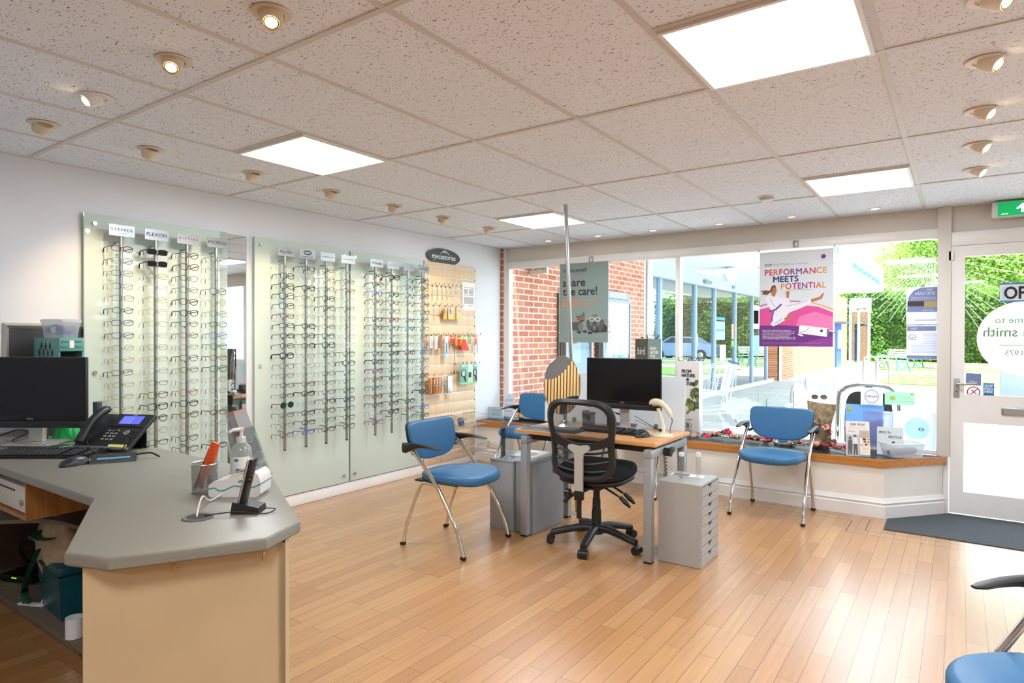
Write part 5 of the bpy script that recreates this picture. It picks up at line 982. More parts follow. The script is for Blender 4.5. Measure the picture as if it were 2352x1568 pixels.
g.build('snap_frame', None, t); MB().use(mat('dark_board', '3a3a3e', 0.25)).bb(0.002, 0.006, 0.025, 0.415, 0.025, 0.54).build('board', None, t)
# pen pot, sanitiser, reader, leaflet rack, handset
pot('grey wire mesh pen pot holding an orange cutter near the end of the counter', (2.212, -0.200, CZ + 0.0005), WIRE2, STEEL, 0.040, 0.098)
t = thing('box_cutter', 'orange-handled cutter standing in the grey mesh pen pot', 'cutter', (2.212, -0.2, CZ + 0.006)); MB().use(T('cutter_orange', 'd4501c', 0.35)).box((0.018, 0.008, 0.105), (0.032, 0.012, 0.13), 0.006, ry=R(20), rz=R(30)).build('handle', None, t); MB().use(BLACKM).box((-0.004, -0.006, 0.075), (0.010, 0.006, 0.15), 0.002, ry=R(22), rz=R(30)).build('blade_sheath', None, t)
tag(MB().use(T('ruler_grey', 'b8b6b0')).box((2.238, -0.182, CZ + 0.085), (0.022, 0.003, 0.155), 0, ry=R(6), rz=R(30)).build('ruler'), 'pale ruler standing in the grey mesh pen pot', 'ruler')
tag(MB().use(T('scissor_orange', 'b8552a')).box((2.205, -0.205, CZ + 0.045), (0.02, 0.012, 0.07), 0.004, ry=0.3).use(T('scissor_dark', '3a3226')).box((2.225, -0.19, CZ + 0.035), (0.02, 0.012, 0.05), 0.004, ry=-0.2).build('scissors'), 'brown and orange scissors inside the grey mesh pen pot', 'scissors')
t = thing('sanitiser_bottle', 'clear hand sanitiser pump bottle with a white label on the counter', 'bottle', (2.165, -0.035, CZ + 0.0005), R(40))
MB().use(glassmat('bottle_plastic', 'eef2f2', 0.08, 0.05, 0.45, 'e4e6e4')).lathe([(0.034, 0), (0.037, 0.006), (0.037, 0.105), (0.032, 0.128), (0.018, 0.142), (0.014, 0.146)], n=32).build('bottle_body', None, t)
g = MB().use(T('label_white', 'dcdad6')); 
g.grid(lambda u, v: (0.0377 * math.sin((u - 0.5) * 2.4), -0.0377 * math.cos((u - 0.5) * 2.4), 0.015 + 0.08 * v), 14, 2).use(T('label_blue', '2c5a78')).grid(lambda u, v: (0.0380 * math.sin((u - 0.2) * 1.0), -0.0380 * math.cos((u - 0.2) * 1.0), 0.022 + 0.03 * v), 8, 2).use(T('label_green', '2c7a4a')).grid(lambda u, v: (0.0380 * math.sin((u - 0.9) * 0.35), -0.0380 * math.cos((u - 0.9) * 0.35), 0.078 + 0.010 * v), 4, 2); g.build('label', None, t)
MB().use(T('pump_white', 'c8c4be', 0.4)).lathe([(0.017, 0.143), (0.017, 0.163), (0.007, 0.166), (0.006, 0.185), (0.010, 0.187), (0.010, 0.196), (0.0001, 0.197)], n=20).tube([(0, 0, 0.191), (-0.02, -0.03, 0.193), (-0.03, -0.042, 0.186)], [0.007, 0.006, 0.005], 8).build('pump', None, t)
t = thing('label_printer', 'white counter-top label printer with a wavy turquoise stripe', 'printer', (2.385, -0.115, CZ + 0.0005), R(36))
t.scale = (0.8, 0.9, 0.95)
t.location = (2.335, -0.145, CZ + 0.0005)
WP = mat('printer_white', 'dedad4', 0.35); TQ = mat('turquoise', '1f9a9a', 0.35)
side = [(-0.105, 0.006), (-0.095, 0.0), (0.095, 0.0), (0.108, 0.012), (0.11, 0.05), (0.10, 0.078), (0.085, 0.088), (0.06, 0.082), (-0.09, 0.052), (-0.105, 0.042)]
g = MB(frame((0, 0, 0), (1, 0, 0), (0, 0, 1))); g.use(WP).prism(side, -0.055, 0.055); g.build('housing', None, t)
g = MB(frame((0, -0.056, 0), (1, 0, 0), (0, 0, 1))).use(TQ).stroke([(-0.106, 0.028), (-0.08, 0.033), (-0.06, 0.022), (-0.04, 0.024), (0.0, 0.040), (0.04, 0.036), (0.08, 0.035), (0.111, 0.046)], 0.0045).ell(0.03, 0.056, 0.014, 0.004, 0, 16, 0.15)
g.M = frame((0.1112, 0, 0), (0, 1, 0), (0, 0, 1)); g.stroke([(-0.055, 0.046), (0.05, 0.046)], 0.0045); g.build('turquoise_stripe', None, t)
g = MB(frame((0, 0, 0), (1, 0, 0), (0, 0, 1))); g.use(CLEAR).prism([(-0.02, 0.068), (0.08, 0.090), (0.078, 0.103), (-0.015, 0.080)], -0.045, 0.045); g.build('clear_cover', None, t)
tag(MB().use(T('label_roll', 'c8c2a0')).box((2.345, -0.155, CZ + 0.068), (0.05, 0.045, 0.004), 0, rz=R(36), ry=-0.2).build('printed_label'), 'pale printed label in the mouth of the printer', 'label')
t = thing('leaflet_rack', 'tilted clear acrylic rack of leaflets leaning beyond the printer', 'leaflet holder', (2.15, 0.03, CZ + 0.0005), R(125))
t.scale = (1.1, 1.1, 1.25)
LM = Matrix.Rotation(R(-22), 4, 'X')
g = MB(LM).use(CLEAR).bb(-0.055, 0.055, -0.003, 0.0, 0.0, 0.235).bb(-0.055, 0.055, -0.034, -0.031, 0.0, 0.15).bb(-0.0553, -0.053, -0.031, -0.003, 0.0, 0.15).bb(0.053, 0.0553, -0.031, -0.003, 0.0, 0.15); g.build('rack_shell', None, t)
MB(LM).use(T('leaflet_stack', '8f8c88')).bb(-0.05, 0.05, -0.028, -0.006, 0.004, 0.205).use(T('leaflet_salmon', 'c26a50')).bb(-0.05, 0.05, -0.028, -0.006, 0.2052, 0.21).build('leaflet_stack', None, t)
MB().use(CLEAR).bb(-0.055, 0.055, -0.04, 0.11, 0.0, 0.003).build('foot', None, t)
t = thing('cordless_phone', 'slim black and silver cordless phone standing in its charging cradle', 'telephone', (2.548, -0.262, CZ + 0.0005), R(38))
MB().use(BLACK).loft([[(-0.03, -0.035, 0), (0.055, -0.035, 0), (0.055, 0.035, 0), (-0.03, 0.035, 0)], [(-0.028, -0.032, 0.018), (0.052, -0.032, 0.018), (0.052, 0.032, 0.018), (-0.028, 0.032, 0.018)], [(-0.026, -0.03, 0.036), (-0.002, -0.03, 0.030), (-0.002, 0.03, 0.030), (-0.026, 0.03, 0.036)]]).build('cradle', None, t)
HM = Matrix.Translation((-0.012, 0, 0.012)) @ Matrix.Rotation(R(13), 4, 'Y')
MB(HM).use(BLACK).box((0.006, 0, 0.078), (0.012, 0.046, 0.155), 0.005).build('handset_back', None, t)
MB(HM).use(mat('phone_silver', 'b4aa98', 0.3, 0.4)).box((-0.003, 0, 0.078), (0.007, 0.044, 0.152), 0.003).use(SCREEN).box((-0.0072, 0, 0.12), (0.0015, 0.036, 0.05)).use(BLACKM).box((-0.0072, 0, 0.05), (0.0015, 0.034, 0.06)).build('handset_face', None, t)
MB(HM).use(BLACK).cyl((0.012, -0.02, 0.095), (0.02, -0.02, 0.095), 0.009).build('belt_clip', None, t)
tag(MB().use(BLACK).tube(smooth_path([(2.59, -0.235, CZ + 0.012), (2.63, -0.21, CZ + 0.010), (2.63, -0.25, CZ + 0.004), (2.585, -0.30, CZ + 0.014), (2.55, -0.335, CZ + 0.012), (2.515, -0.37, CZ + 0.006)], 6), 0.0018, 6).build('charger_cable'), 'thin black charger cable running from the cradle into the grommet', 'cable')
tag(MB().use(T('cable_white', 'dcdcd8')).tube(smooth_path([(2.33, -0.205, CZ + 0.012), (2.36, -0.265, CZ + 0.006), (2.40, -0.31, CZ + 0.035), (2.46, -0.355, CZ + 0.03), (2.50, -0.385, CZ + 0.005)], 6), 0.0026, 6).build('printer_cable'), 'white cable from the printer dropping into the counter grommet', 'cable')
# ------------------------------------------------------------------ slatwall and its goods
SLW = wood_mat('slatwall_oak', 'e2c8a6', 'd2b48e', 2, 0.5, 45, 0.0)
t = thing('slatwall', 'pale wood slatwall with white metal grooves between the glass boards and the corner', 'slatwall', (0.0, 3.245, 0))
g = MB().use(SLW)
for k in range(21):
    z0 = 0.075 + 0.0995 * k; z1 = min(z0 + 0.089, 2.098)
    if z1 > z0 + 0.01: g.bb(0.006, 0.026, 0, 0.80, z0, z1, 0.001)
g.build('slats', None, t)
g = MB().use(mat('white_groove', 'e8eaec', 0.35, 0.2))
for k in range(20): z0 = 0.075 + 0.0995 * k; g.bb(0.006, 0.016, 0, 0.80, z0 + 0.0891, z0 + 0.0993)
g.build('grooves', None, t)
MB().use(mat('slat_edge', '6f655a', 0.6)).bb(0.001, 0.0055, 0, 0.80, 0.075, 2.098).bb(0.0055, 0.0245, 0.8001, 0.803, 0.075, 2.098).build('backing', None, t)
t = thing('oval_sign', 'dark grey oval sign with white lettering and dots above the slatwall', 'sign', (0.012, 3.54, 2.165))
g = MB(WALLM(0, 0)); pts = [(0.255 * math.cos(a), max(-0.078, 0.082 * math.sin(a) * (1.05 if math.sin(a) < 0 else 1))) for a in [2 * PI * k / 48 for k in range(48)]]
g.use(mat('sign_grey', '4c5056', 0.4)).prism(pts, 0, 0.008); g.build('board', None, t)
g = MB(WALLM(0, 0, 0.0088)).use(PAPER).text('eyecessories', 0, -0.025, 0.075, 0, 0.012, 'C', 1.0, width=0.36)
for k, (x, y, r_) in enumerate(((-0.055, 0.025, 0.005), (-0.032, 0.042, 0.008), (-0.01, 0.052, 0.011), (0.015, 0.054, 0.014), (0.042, 0.048, 0.011), (0.066, 0.036, 0.008), (0.086, 0.02, 0.005))): g.ell(x, y, r_ * 0.8, r_)
g.build('lettering', None, t)
HK = None
def hook(y, z, label, gname, tagged=True, l=0.10):
    global HK
    if HK is None:
        HK = thing('display_hook', label, 'hook', (0.0262, y, z), 0, gname)
        MB().use(CHROME).bb(0, 0.004, -0.008, 0.008, -0.012, 0.012).tube(smooth_path([(0.004, 0, 0), (0.06, 0, 0.0), (0.095, 0, 0.004), (0.10, 0, 0.014)], 3), 0.0022, 6).build('prong', None, HK)
        MB().use(BLACK).tube([(0.1, 0, 0.010), (0.102, 0, 0.022)], 0.0035, 6).build('tip', None, HK)
        return HK
    return copy_tree(HK, (0.0262, y, z), 0, label).__setitem__('group', gname)
def slotz(k): return 0.075 + 0.0995 * k + 0.094
for i in range(7): hook(3.29 + 0.066 * i, slotz(17) - 0.0, 'thin chrome display hook on the slatwall, %s along the top row' % ORD[i + 1], 'chrome hooks on the slatwall')
for i in range(6): hook(3.29 + 0.088 * i, slotz(15), 'thin chrome display hook on the slatwall, %s along the second row' % ORD[i + 1], 'chrome hooks on the slatwall')
for i in range(11): hook(3.27 + 0.074 * i, slotz(12), 'thin chrome display hook on the slatwall, %s along the middle row' % ORD[i + 1], 'chrome hooks on the slatwall')
for i in range(5): hook(3.72 + 0.07 * i, slotz(9), 'thin chrome display hook above the magnifiers, %s from the left' % ORD[i + 1], 'chrome hooks on the slatwall')
for i in range(4): hook(3.30 + 0.11 * i, slotz(8), 'thin chrome display hook above the wooden packs, %s from the left' % ORD[i + 1], 'chrome hooks on the slatwall')
GT = T('tag_grey', '9aa096')
for r_, (n, z, st) in enumerate(((6, slotz(17), 0.066), (4, slotz(15), 0.088))):
    for i in range(n): tag(MB().use(GT).box((0.112, 3.29 + st * i, z - 0.045), (0.003, 0.026, 0.062)).use(PAPER).box((0.1142, 3.29 + st * i, z - 0.03), (0.001, 0.018, 0.012)).build('price_label'), 'grey barcode price label hanging from the %s hook row, %s from the left' % (('top', 'second')[r_], ORD[i + 1]), 'label', 'grey price labels on hooks')
def pack(name, label, y, z, w, h, d, parts, grp=None, x=0.05, rz=0.0, cat='packet'):
    """hanging blister card; parts = list of (material, y0,y1,z0,z1) coloured fields on its face"""
    t = thing(name, label, cat, (x, y, z), rz, grp)
    MB().use(parts[0]).box((0, 0, -h / 2), (d, w, h), 0.001).build('card', None, t)
    g = MB(WALLM(0, -h, d / 2 + 0.0008))
    for k, (m, a, b, c, e) in enumerate(parts[1]): g.use(m).rect(-w / 2 + a * w, -w / 2 + b * w, c * h, e * h, 0.0003 * k)
    if parts[1]: g.build('print', None, t)
    return t
YEL = T('card_yellow', 'e8b85a'); CRM = T('card_cream', 'e6ddc0'); LIM = T('card_lime', 'b9cc3a'); RED = T('card_red', 'd2342c'); TEA = T('card_teal', '6fb0a2'); ORG = T('card_orange', 'd98a3a'); BRN = T('card_brown', '8a5a38'); LGR = T('card_green', '9ccf8a'); NVY = T('card_navy', '2c3c5c')
for i, y in enumerate((3.50, 3.56, 3.63, 3.69)):
    pack('drops_packet', 'yellow and cream eye product packet hanging on the second hook row, %s from the left' % ORD[i + 1], y, slotz(15) - 0.005, 0.075, 0.13, 0.012, ((YEL if i % 2 == 0 else CRM), [(CRM, 0.05, 0.95, 0.55, 0.95), (LIM if i % 2 else YEL, 0.1, 0.9, 0.04, 0.22), (ORG, 0.35, 0.65, 0.62, 0.8)]), 'yellow and cream packets', x=0.075 + 0.012 * (i % 2), rz=R(12))
for i, (y, m, lb, w, h) in enumerate(((3.27, mat('clear_pack', 'c9ced4', 0.2), 'clear packet of cords, first on the middle row', 0.05, 0.12), (3.34, mat('clear_pack', 'c9ced4', 0.2), 'clear packet with blue cords, second on the middle row', 0.05, 0.13), (3.41, BRN, 'brown striped packet on the middle row', 0.06, 0.12), (3.50, T('card_paleblue', 'b8d0e0'), 'long pale blue packet of black cords on the middle row', 0.06, 0.22), (3.59, RED, 'small bright red packet on the middle row', 0.06, 0.075), (3.655, ORG, 'orange and white narrow packet on the middle row', 0.04, 0.10), (3.695, RED, 'red and white narrow packet on the middle row', 0.035, 0.10), (3.75, LIM, 'lime green card on the middle row', 0.07, 0.11), (3.80, LGR, 'pale green card printed red on the middle row', 0.07, 0.11), (3.90, LGR, 'green slim card with dangling cord on the middle row', 0.035, 0.085), (3.98, T('card_coral', 'e2705a'), 'coral card nearest the corner on the middle row', 0.05, 0.085))):
    pr = [(PAPER, 0.15, 0.85, 0.7, 0.85)] if i > 3 else [(NVY, 0.4, 0.5, 0.1, 0.8), (PAPER, 0.2, 0.8, 0.85, 0.95)]
    if i == 2: pr = [(T('stripe_tan', 'b98c66'), 0.1, 0.2, 0.05, 0.95), (T('stripe_tan', 'b98c66'), 0.4, 0.5, 0.05, 0.95), (T('stripe_tan', 'b98c66'), 0.7, 0.8, 0.05, 0.95)]
    if i == 3: pr = [(INK, 0.35, 0.6, 0.2, 0.7), (PAPER, 0.1, 0.9, 0.85, 0.95)]
    pack('hanging_packet', lb, y, slotz(12) - 0.006, w, h, 0.008, (m, pr), x=0.09, rz=R(10))
tag(MB().use(T('pouch_red', 'cc2a26', 0.45)).loft([[(0.07, 3.735 + 0.02 * k, 1.325) for k in (0, 1)] + [(0.10, 3.79, 1.325), (0.10, 3.735, 1.325)], [(0.065, 3.715, 1.215), (0.065, 3.84, 1.205), (0.112, 3.84, 1.205), (0.112, 3.715, 1.215)]]).build('lens_pouch'), 'red fabric pouch hanging below the lime green card', 'pouch')
tag(MB().use(T('lanyard_grey', '5c5a58')).tube([(0.10, 3.61, 1.34), (0.10, 3.615, 1.20), (0.10, 3.61, 0.975)], 0.0025, 6).use(BLACK).tube([(0.10, 3.61, 1.0), (0.10, 3.61, 0.965)], 0.006, 6).build('neck_cord'), 'long grey spectacle cord dangling from the red packet', 'cord')
for i, y in enumerate((3.90, 3.99)): tag(MB().use(T('lanyard_grey', '5c5a58')).tube([(0.10, y - 0.006, 1.27), (0.10, y - 0.01, 1.19), (0.10, y, 1.175), (0.10, y + 0.01, 1.19), (0.10, y + 0.006, 1.27)], 0.0016, 5).build('neck_cord'), ('thin spectacle cord below the green slim card', 'thin spectacle cord below the coral card')[i], 'cord')
def magnifier(y, lb, w, m, k):
    t = pack('magnifier_pack', lb, y, slotz(9) - 0.004, w, 0.205, 0.006, (m, [(PAPER, 0.2, 0.8, 0.9, 0.97), (LGR, 0.0, 1.0, 0.0, 0.07)]), x=0.10, rz=R(-4), cat='magnifier')
    ry = 0.03 * (w / 0.12) if k != 1 else 0
    if k != 1:
        g = MB(WALLM(-0.01, -0.09, 0.008)); g.use(BLACK).tube([(0.034 * (1 if k == 0 else 0.6) * math.cos(a), 0.036 * math.sin(a), 0.0) for a in [2 * PI * q / 24 for q in range(24)]], 0.004, 6, closed=True).tube([(0.016, -0.034, 0), (0.034 if k == 0 else 0.022, -0.085, 0)], 0.006, 6); g.build('magnifier_frame', None, t)
        g = MB(WALLM(-0.01, -0.09, 0.0075)); g.use(mat('magnifier_lens', 'b0aba8', 0.1)).ell(0, 0, 0.031 * (1 if k == 0 else 0.6), 0.033); g.build('magnifier_lens', None, t)
    else: MB().use(T('mag_body', '3f4a52')).box((0.008, -0.005, -0.11), (0.012, 0.035, 0.055), 0.004).build('pocket_magnifier', None, t)
magnifier(3.765, 'large round magnifier on a teal card, lower right of the slatwall', 0.115, TEA, 0); magnifier(3.865, 'pocket magnifier on a green and white card beside the teal magnifier card', 0.08, T('card_mint', 'b8dcc0'), 1); magnifier(3.955, 'oval magnifier on a teal card nearest the corner', 0.06, TEA, 2)
for i, y in enumerate((3.275, 3.315, 3.355, 3.395, 3.44)):
    pack('case_pack', 'amber and white packaged spectacle case below the slatwall hooks, %s from the left' % ORD[i + 1], y, slotz(8) - 0.02, 0.036, 0.155, 0.03, ((ORG, BRN, ORG, ORG, CRM)[i], [(BRN, 0.0, 0.3, 0.1, 0.9), (T('band_blue', '5a9cc4'), 0.1, 0.9, 0.45, 0.55), (CRM, 0.4, 0.95, 0.6, 0.9)]), 'packaged spectacle cases', x=0.075, rz=R(14))
pack('silver_bag', 'crinkled silver foil bag hanging right of the amber packs', 3.56, slotz(8) - 0.015, 0.07, 0.17, 0.02, (mat('foil', 'c4c8cc', 0.25, 0.5, noise=0.3, nscale=60, bump=0.8), []), x=0.08)
pn = tag(MB(WALLM(3.825, 1.635, 0.0285)).use(PAPER).bb(0, 0.21, 0, 0.295, -0.0005, 0.0018).use(T('price_orange', 'c98a6c')).rect(0.02, 0.095, 0.235, 0.243, 0.0022).rect(0.105, 0.19, 0.235, 0.243, 0.0022).rect(0.02, 0.095, 0.155, 0.163, 0.0022).rect(0.105, 0.19, 0.155, 0.163, 0.0022).rect(0.10, 0.18, 0.045, 0.052, 0.0022).use(T('price_grey', 'b4b4b8')).text('eye care', 0.02, 0.262, 0.018, 0.0022).rect(0.02, 0.09, 0.17, 0.225, 0.0022).rect(0.105, 0.185, 0.17, 0.225, 0.0022).rect(0.02, 0.19, 0.065, 0.14, 0.0022).build('price_poster'), 'white printed price list sheet pinned to the slatwall', 'poster')
def basket(label, z, y0, y1):
    t = thing('wire_basket', label, 'basket', (0.03, y0, z), 0, 'chrome wire baskets'); W = y1 - y0; D = 0.22; H = 0.11
    rim = MB().use(CHROME).tube([(0, 0, H), (D, 0, H * 0.75), (D, W, H * 0.75), (0, W, H)], 0.0028, 6, closed=True); rim.build('rim', None, t)
    g = MB().use(CHROME); nb = int(W / 0.022)
    for i in range(nb + 1): y = W * i / nb; g.tube([(0, y, H), (0.01, y, 0.0), (D - 0.035, y, 0.0), (D, y, H * 0.75)], 0.0011, 4)
    for i in range(9): x = 0.01 + (D - 0.045) * i / 8; g.tube([(x, 0, 0), (x, W, 0)], 0.0011, 4)
    for s in (0, W):
        for i in range(1, 8): x = D * i / 8; g.tube([(x, s, H - 0.0275 * i / 8 * 1), (max(0.01, min(x, D - 0.035)), s, 0)], 0.0011, 4)
    g.build('wire_grid', None, t); return t
basket('upper left chrome wire basket low on the slatwall, partly behind the blue chair', 0.43, 3.27, 3.62); basket('upper right chrome wire basket low on the slatwall beside the corner', 0.43, 3.64, 4.03)
basket('lower left chrome wire basket near the skirting, behind the blue chair', 0.15, 3.27, 3.62); basket('lower right chrome wire basket near the skirting beside the corner', 0.15, 3.64, 4.03)
tag(MB().use(T('case_blue', '34507c', 0.3)).box((0.14, 3.66, 0.475), (0.03, 0.05, 0.08), 0.006, rx=0.4).box((0.12, 3.715, 0.475), (0.03, 0.03, 0.08), 0.006, rx=0.4).build('blue_packets'), 'small blue packets in the upper wire basket', 'packet')
# double socket
t = thing('wall_socket', 'white double plug socket on the low wall near the corner', 'socket', (0.222, 4.119, 0.19))
MB().use(TRIMW).box((0, -0.006, 0), (0.146, 0.011, 0.086), 0.003).build('faceplate', None, t)
g = MB(frame((0, -0.0125, 0), (1, 0, 0), (0, 0, 1))).use(BLACKM)
for s in (-0.045, 0.045): g.rect(s - 0.002, s + 0.002, 0.004, 0.013).rect(s - 0.014, s - 0.006, -0.012, -0.009).rect(s + 0.006, s + 0.014, -0.012, -0.009)
g.build('pin_hole', None, t)
g = MB().use(PAPER).box((-0.012, -0.0135, 0.022), (0.012, 0.004, 0.018), 0.001).box((0.012, -0.0135, 0.022), (0.012, 0.004, 0.018), 0.001); g.build('switch', None, t)

# ------------------------------------------------------------------ window posters and stickers
def poster(name, label, x0, z0, w, h, y, th=0.002, rz=0.0):
    t = thing(name, label, 'poster', (x0, y, z0), rz); return t, frame((0, -th / 2 - 0.0006, 0), (1, 0, 0), (0, 0, 1))
PG = translucent('poster_sage', '9aa8a2', 0.35)
t, F = poster('care_poster', 'grey-green hanging poster with a cat and a dog in glasses', 0.796, 1.295, 0.578, 0.84, 4.545)
MB().use(PG).bb(0, 0.578, -0.001, 0.001, 0, 0.84).build('sheet', None, t)
g = MB(F); g.use(T('sage_ray', '8a9893'))
for k in range(26):
    a = R(150 + k * 6.5); g.stroke([(0.53 + 0.09 * math.cos(a), 0.75 + 0.09 * math.sin(a)), (0.53 + (0.17 + 0.05 * (k % 2)) * math.cos(a), 0.75 + (0.17 + 0.05 * (k % 2)) * math.sin(a))], 0.002) if a > R(165) and a < R(272) else None
for k in range(22):
    a = R(-60 + k * 7); x1 = 0.0 + 0.10 * math.cos(a); g.stroke([(0.02 + 0.02 * math.cos(a), 0.19 + 0.05 * math.sin(a)), (0.02 + 0.05 * math.cos(a), 0.19 + 0.12 * math.sin(a))], 0.0015)
g.use(T('poster_ink', '2a2c2e')).text('horne', 0.05, 0.745, 0.062, 0.0004, 0.012, 'L', width=0.135).text('smith', 0.205, 0.745, 0.062, 0.0004, 0.012, 'L', width=0.125).use(T('sage_dark', '6f7c78')).text('&', 0.183, 0.742, 0.06, 0.0004).text('OPTICIANS', 0.19, 0.722, 0.017, 0.0004, 0, 'L', 1.3, width=0.14)
g.use(T('poster_ink', '2a2c2e')).text('share', 0.04, 0.595, 0.11, 0.0004, 0.03, 'L', width=0.27, sy=1.1).text('the care!', 0.04, 0.50, 0.11, 0.0004, 0.03, 'L', width=0.41, sy=1.1)
g.use(T('poster_orange', 'dd7a3c')).text('\u00a325', 0.04, 0.385, 0.11, 0.0004, 0.03, 'L', width=0.175).text('for you and', 0.235, 0.435, 0.042, 0.0004, 0, 'L', width=0.21).text('a friend.', 0.235, 0.385, 0.042, 0.0004, 0, 'L', width=0.15)
g.use(T('sage_dark', '6f7c78')).rect(0.04, 0.545, 0.040, 0.043, 0.0004)
# cat
cg, cd, cl = T('cat_grey', '50534f'), T('cat_dark', '353735'), T('cat_light', '6f726d')
g.use(cg).ell(0.19, 0.17, 0.065, 0.045, 0.0006).ell(0.235, 0.165, 0.055, 0.05, 0.0007).use(cd).ell(0.24, 0.105, 0.028, 0.013, 0.0008).ell(0.31, 0.115, 0.03, 0.014, 0.0008)
g.use(cg).poly([(0.205, 0.30), (0.225, 0.275), (0.265, 0.285), (0.30, 0.33), (0.308, 0.27), (0.30, 0.225), (0.255, 0.205), (0.215, 0.235)], 0.0009).use(cl).ell(0.26, 0.165, 0.03, 0.05, 0.0009).poly([(0.285, 0.29), (0.298, 0.32), (0.302, 0.29)], 0.001)
g.use(T('glasses_orange', 'e2703a')).ring(0.237, 0.245, 0.022, 0.017, 0.005, 0.0012).ring(0.285, 0.258, 0.022, 0.017, 0.005, 0.0012).stroke([(0.255, 0.25), (0.267, 0.253)], 0.005, 0.0012)
# dog
g.use(cd).ell(0.44, 0.155, 0.075, 0.055, 0.0010).ell(0.51, 0.15, 0.06, 0.045, 0.0009).use(cg).ell(0.355, 0.18, 0.026, 0.06, 0.0011, rot=0.2).ell(0.50, 0.18, 0.03, 0.065, 0.0011, rot=-0.3).use(cl).ell(0.425, 0.225, 0.062, 0.072, 0.0012).use(cg).ell(0.425, 0.185, 0.035, 0.032, 0.0013).use(cd).ell(0.425, 0.20, 0.016, 0.011, 0.0014).use(cl).ell(0.42, 0.15, 0.02, 0.025, 0.0014).use(cd).ell(0.37, 0.10, 0.03, 0.014, 0.0014).ell(0.54, 0.12, 0.03, 0.014, 0.0014)
g.use(T('glasses_white', 'ececea')).ring(0.392, 0.242, 0.028, 0.024, 0.006, 0.0016).ring(0.460, 0.242, 0.028, 0.024, 0.006, 0.0016).stroke([(0.418, 0.247), (0.434, 0.247)], 0.006, 0.0016)
g.build('print', None, t)
g = MB().use(STEEL)
for x in (-0.008, 0.586): g.tube([(x, 0, -0.80), (x, 0, 0.84)], 0.0012, 5)
for x in (-0.008, 0.586):
    for z in (0.1, 0.75): g.box((x, 0, z), (0.012, 0.006, 0.008))
g.build('hanging_wire', None, t)
# karate poster
t, F = poster('lens_poster', 'large white, pink and purple poster of a person doing a karate kick', 2.872, 1.276, 0.592, 0.83, 4.535)
MB().use(translucent('poster_white', 'dcdcde', 0.35)).bb(0, 0.592, -0.001, 0.001, 0, 0.83).build('sheet', None, t)
def PP(n, c): return T('p_' + n, c, 0.5)
g = MB(F); W_ = 0.592
g.use(PP('pink', 'd84f94')).poly([(0, 0.17), (W_, 0.14), (W_, 0.29), (0.48, 0.34), (0.30, 0.365), (0.12, 0.355), (0, 0.325)], 0.0002).use(PP('pink2', 'e47ab0')).poly([(0.30, 0.17), (W_, 0.145), (W_, 0.25), (0.45, 0.30), (0.33, 0.26)], 0.0003)
g.use(PP('purple', '6d2c80')).poly([(0, 0), (W_, 0), (W_, 0.125), (0.40, 0.17), (0.20, 0.185), (0, 0.182)], 0.0005).use(PP('mauve', '8a3a94')).poly([(0.30, 0), (W_, 0), (W_, 0.09), (0.42, 0.05)], 0.0006)
g.use(PP('magenta', 'b0388a')).stroke([(0, 0.355), (0.10, 0.385), (0.25, 0.395), (0.38, 0.385)], 0.008, 0.0006).use(PP('amber', 'e8a030')).stroke([(0.38, 0.385), (0.50, 0.355), (W_, 0.315)], [0.004, 0.008, 0.011], 0.0006)
g.use(PP('green', '5aa04a')).stroke([(0.20, 0.478), (0.28, 0.492), (0.38, 0.492), (0.44, 0.482)], [0.001, 0.004, 0.004, 0.001], 0.0006)
gx = [('c8324a', 'PERF'), ('a83070', 'ORM'), ('7a3288', 'AN')]
xx = 0.045
def grad_text(body, x, y, size, width, cols):
    tot = 0; ws = []
    for ch in body: a = text_geo(ch, size, 0.0, 1.0, 0.0); ws.append(a[3] - a[2] + size * 0.13)
    k = width / sum(ws); cx = x
    for i, ch in enumerate(body): g.use(PP('ink_' + cols[i], cols[i])).text(ch, cx, y, size, 0.0006, 0.025, 'L', width=(ws[i] - size * 0.13) * k); cx += ws[i] * k
grad_text('PERFORMANCE', 0.045, 0.625, 0.072, 0.505, ['c02c48', 'cc3c44', 'd85a3c', 'c83a58', 'b03078', '8c3084', '6c3088', 'b03a60', 'c8304c', 'd88a30', 'e0a030'])
g.use(PP('indigo', '2a2a6c')).text('MEETS', 0.115, 0.563, 0.072, 0.0006, 0.04, 'L', width=0.205)
grad_text('POTENTIAL', 0.18, 0.50, 0.072, 0.365, ['d8903c', 'cc4a50', 'c03060', 'a03078', '7c3084', 'b02c5c', 'c03050', 'd07838', 'dc9a34'])
g.use(PP('green', '5aa04a')).loft([[(0.045, 0.706, 0.0005), (0.098, 0.706, 0.0005), (0.102, 0.716, 0.0005), (0.098, 0.726, 0.0005), (0.045, 0.726, 0.0005), (0.041, 0.716, 0.0005)], [(0.045, 0.706, 0.0007), (0.098, 0.706, 0.0007), (0.102, 0.716, 0.0007), (0.098, 0.726, 0.0007), (0.045, 0.726, 0.0007), (0.041, 0.716, 0.0007)]]).use(PAPER).text('NEW', 0.0715, 0.710, 0.017, 0.0009, 0.02, 'C', width=0.042)
g.use(PP('greytext', '8c8c92')).text('MyDay\u00ae MiSight\u00ae 1 day contact lenses', 0.108, 0.71, 0.023, 0.0006, 0, 'L', width=0.29).use(PP('ball', '6a2a68')).ell(0.515, 0.765, 0.019, 0.019, 0.0006).use(PP('ball2', 'a04a90')).ell(0.51, 0.771, 0.009, 0.009, 0.0008).use(PP('greytext', '8c8c92')).text('CooperVision', 0.515, 0.733, 0.012, 0.0006, 0, 'C', width=0.062)
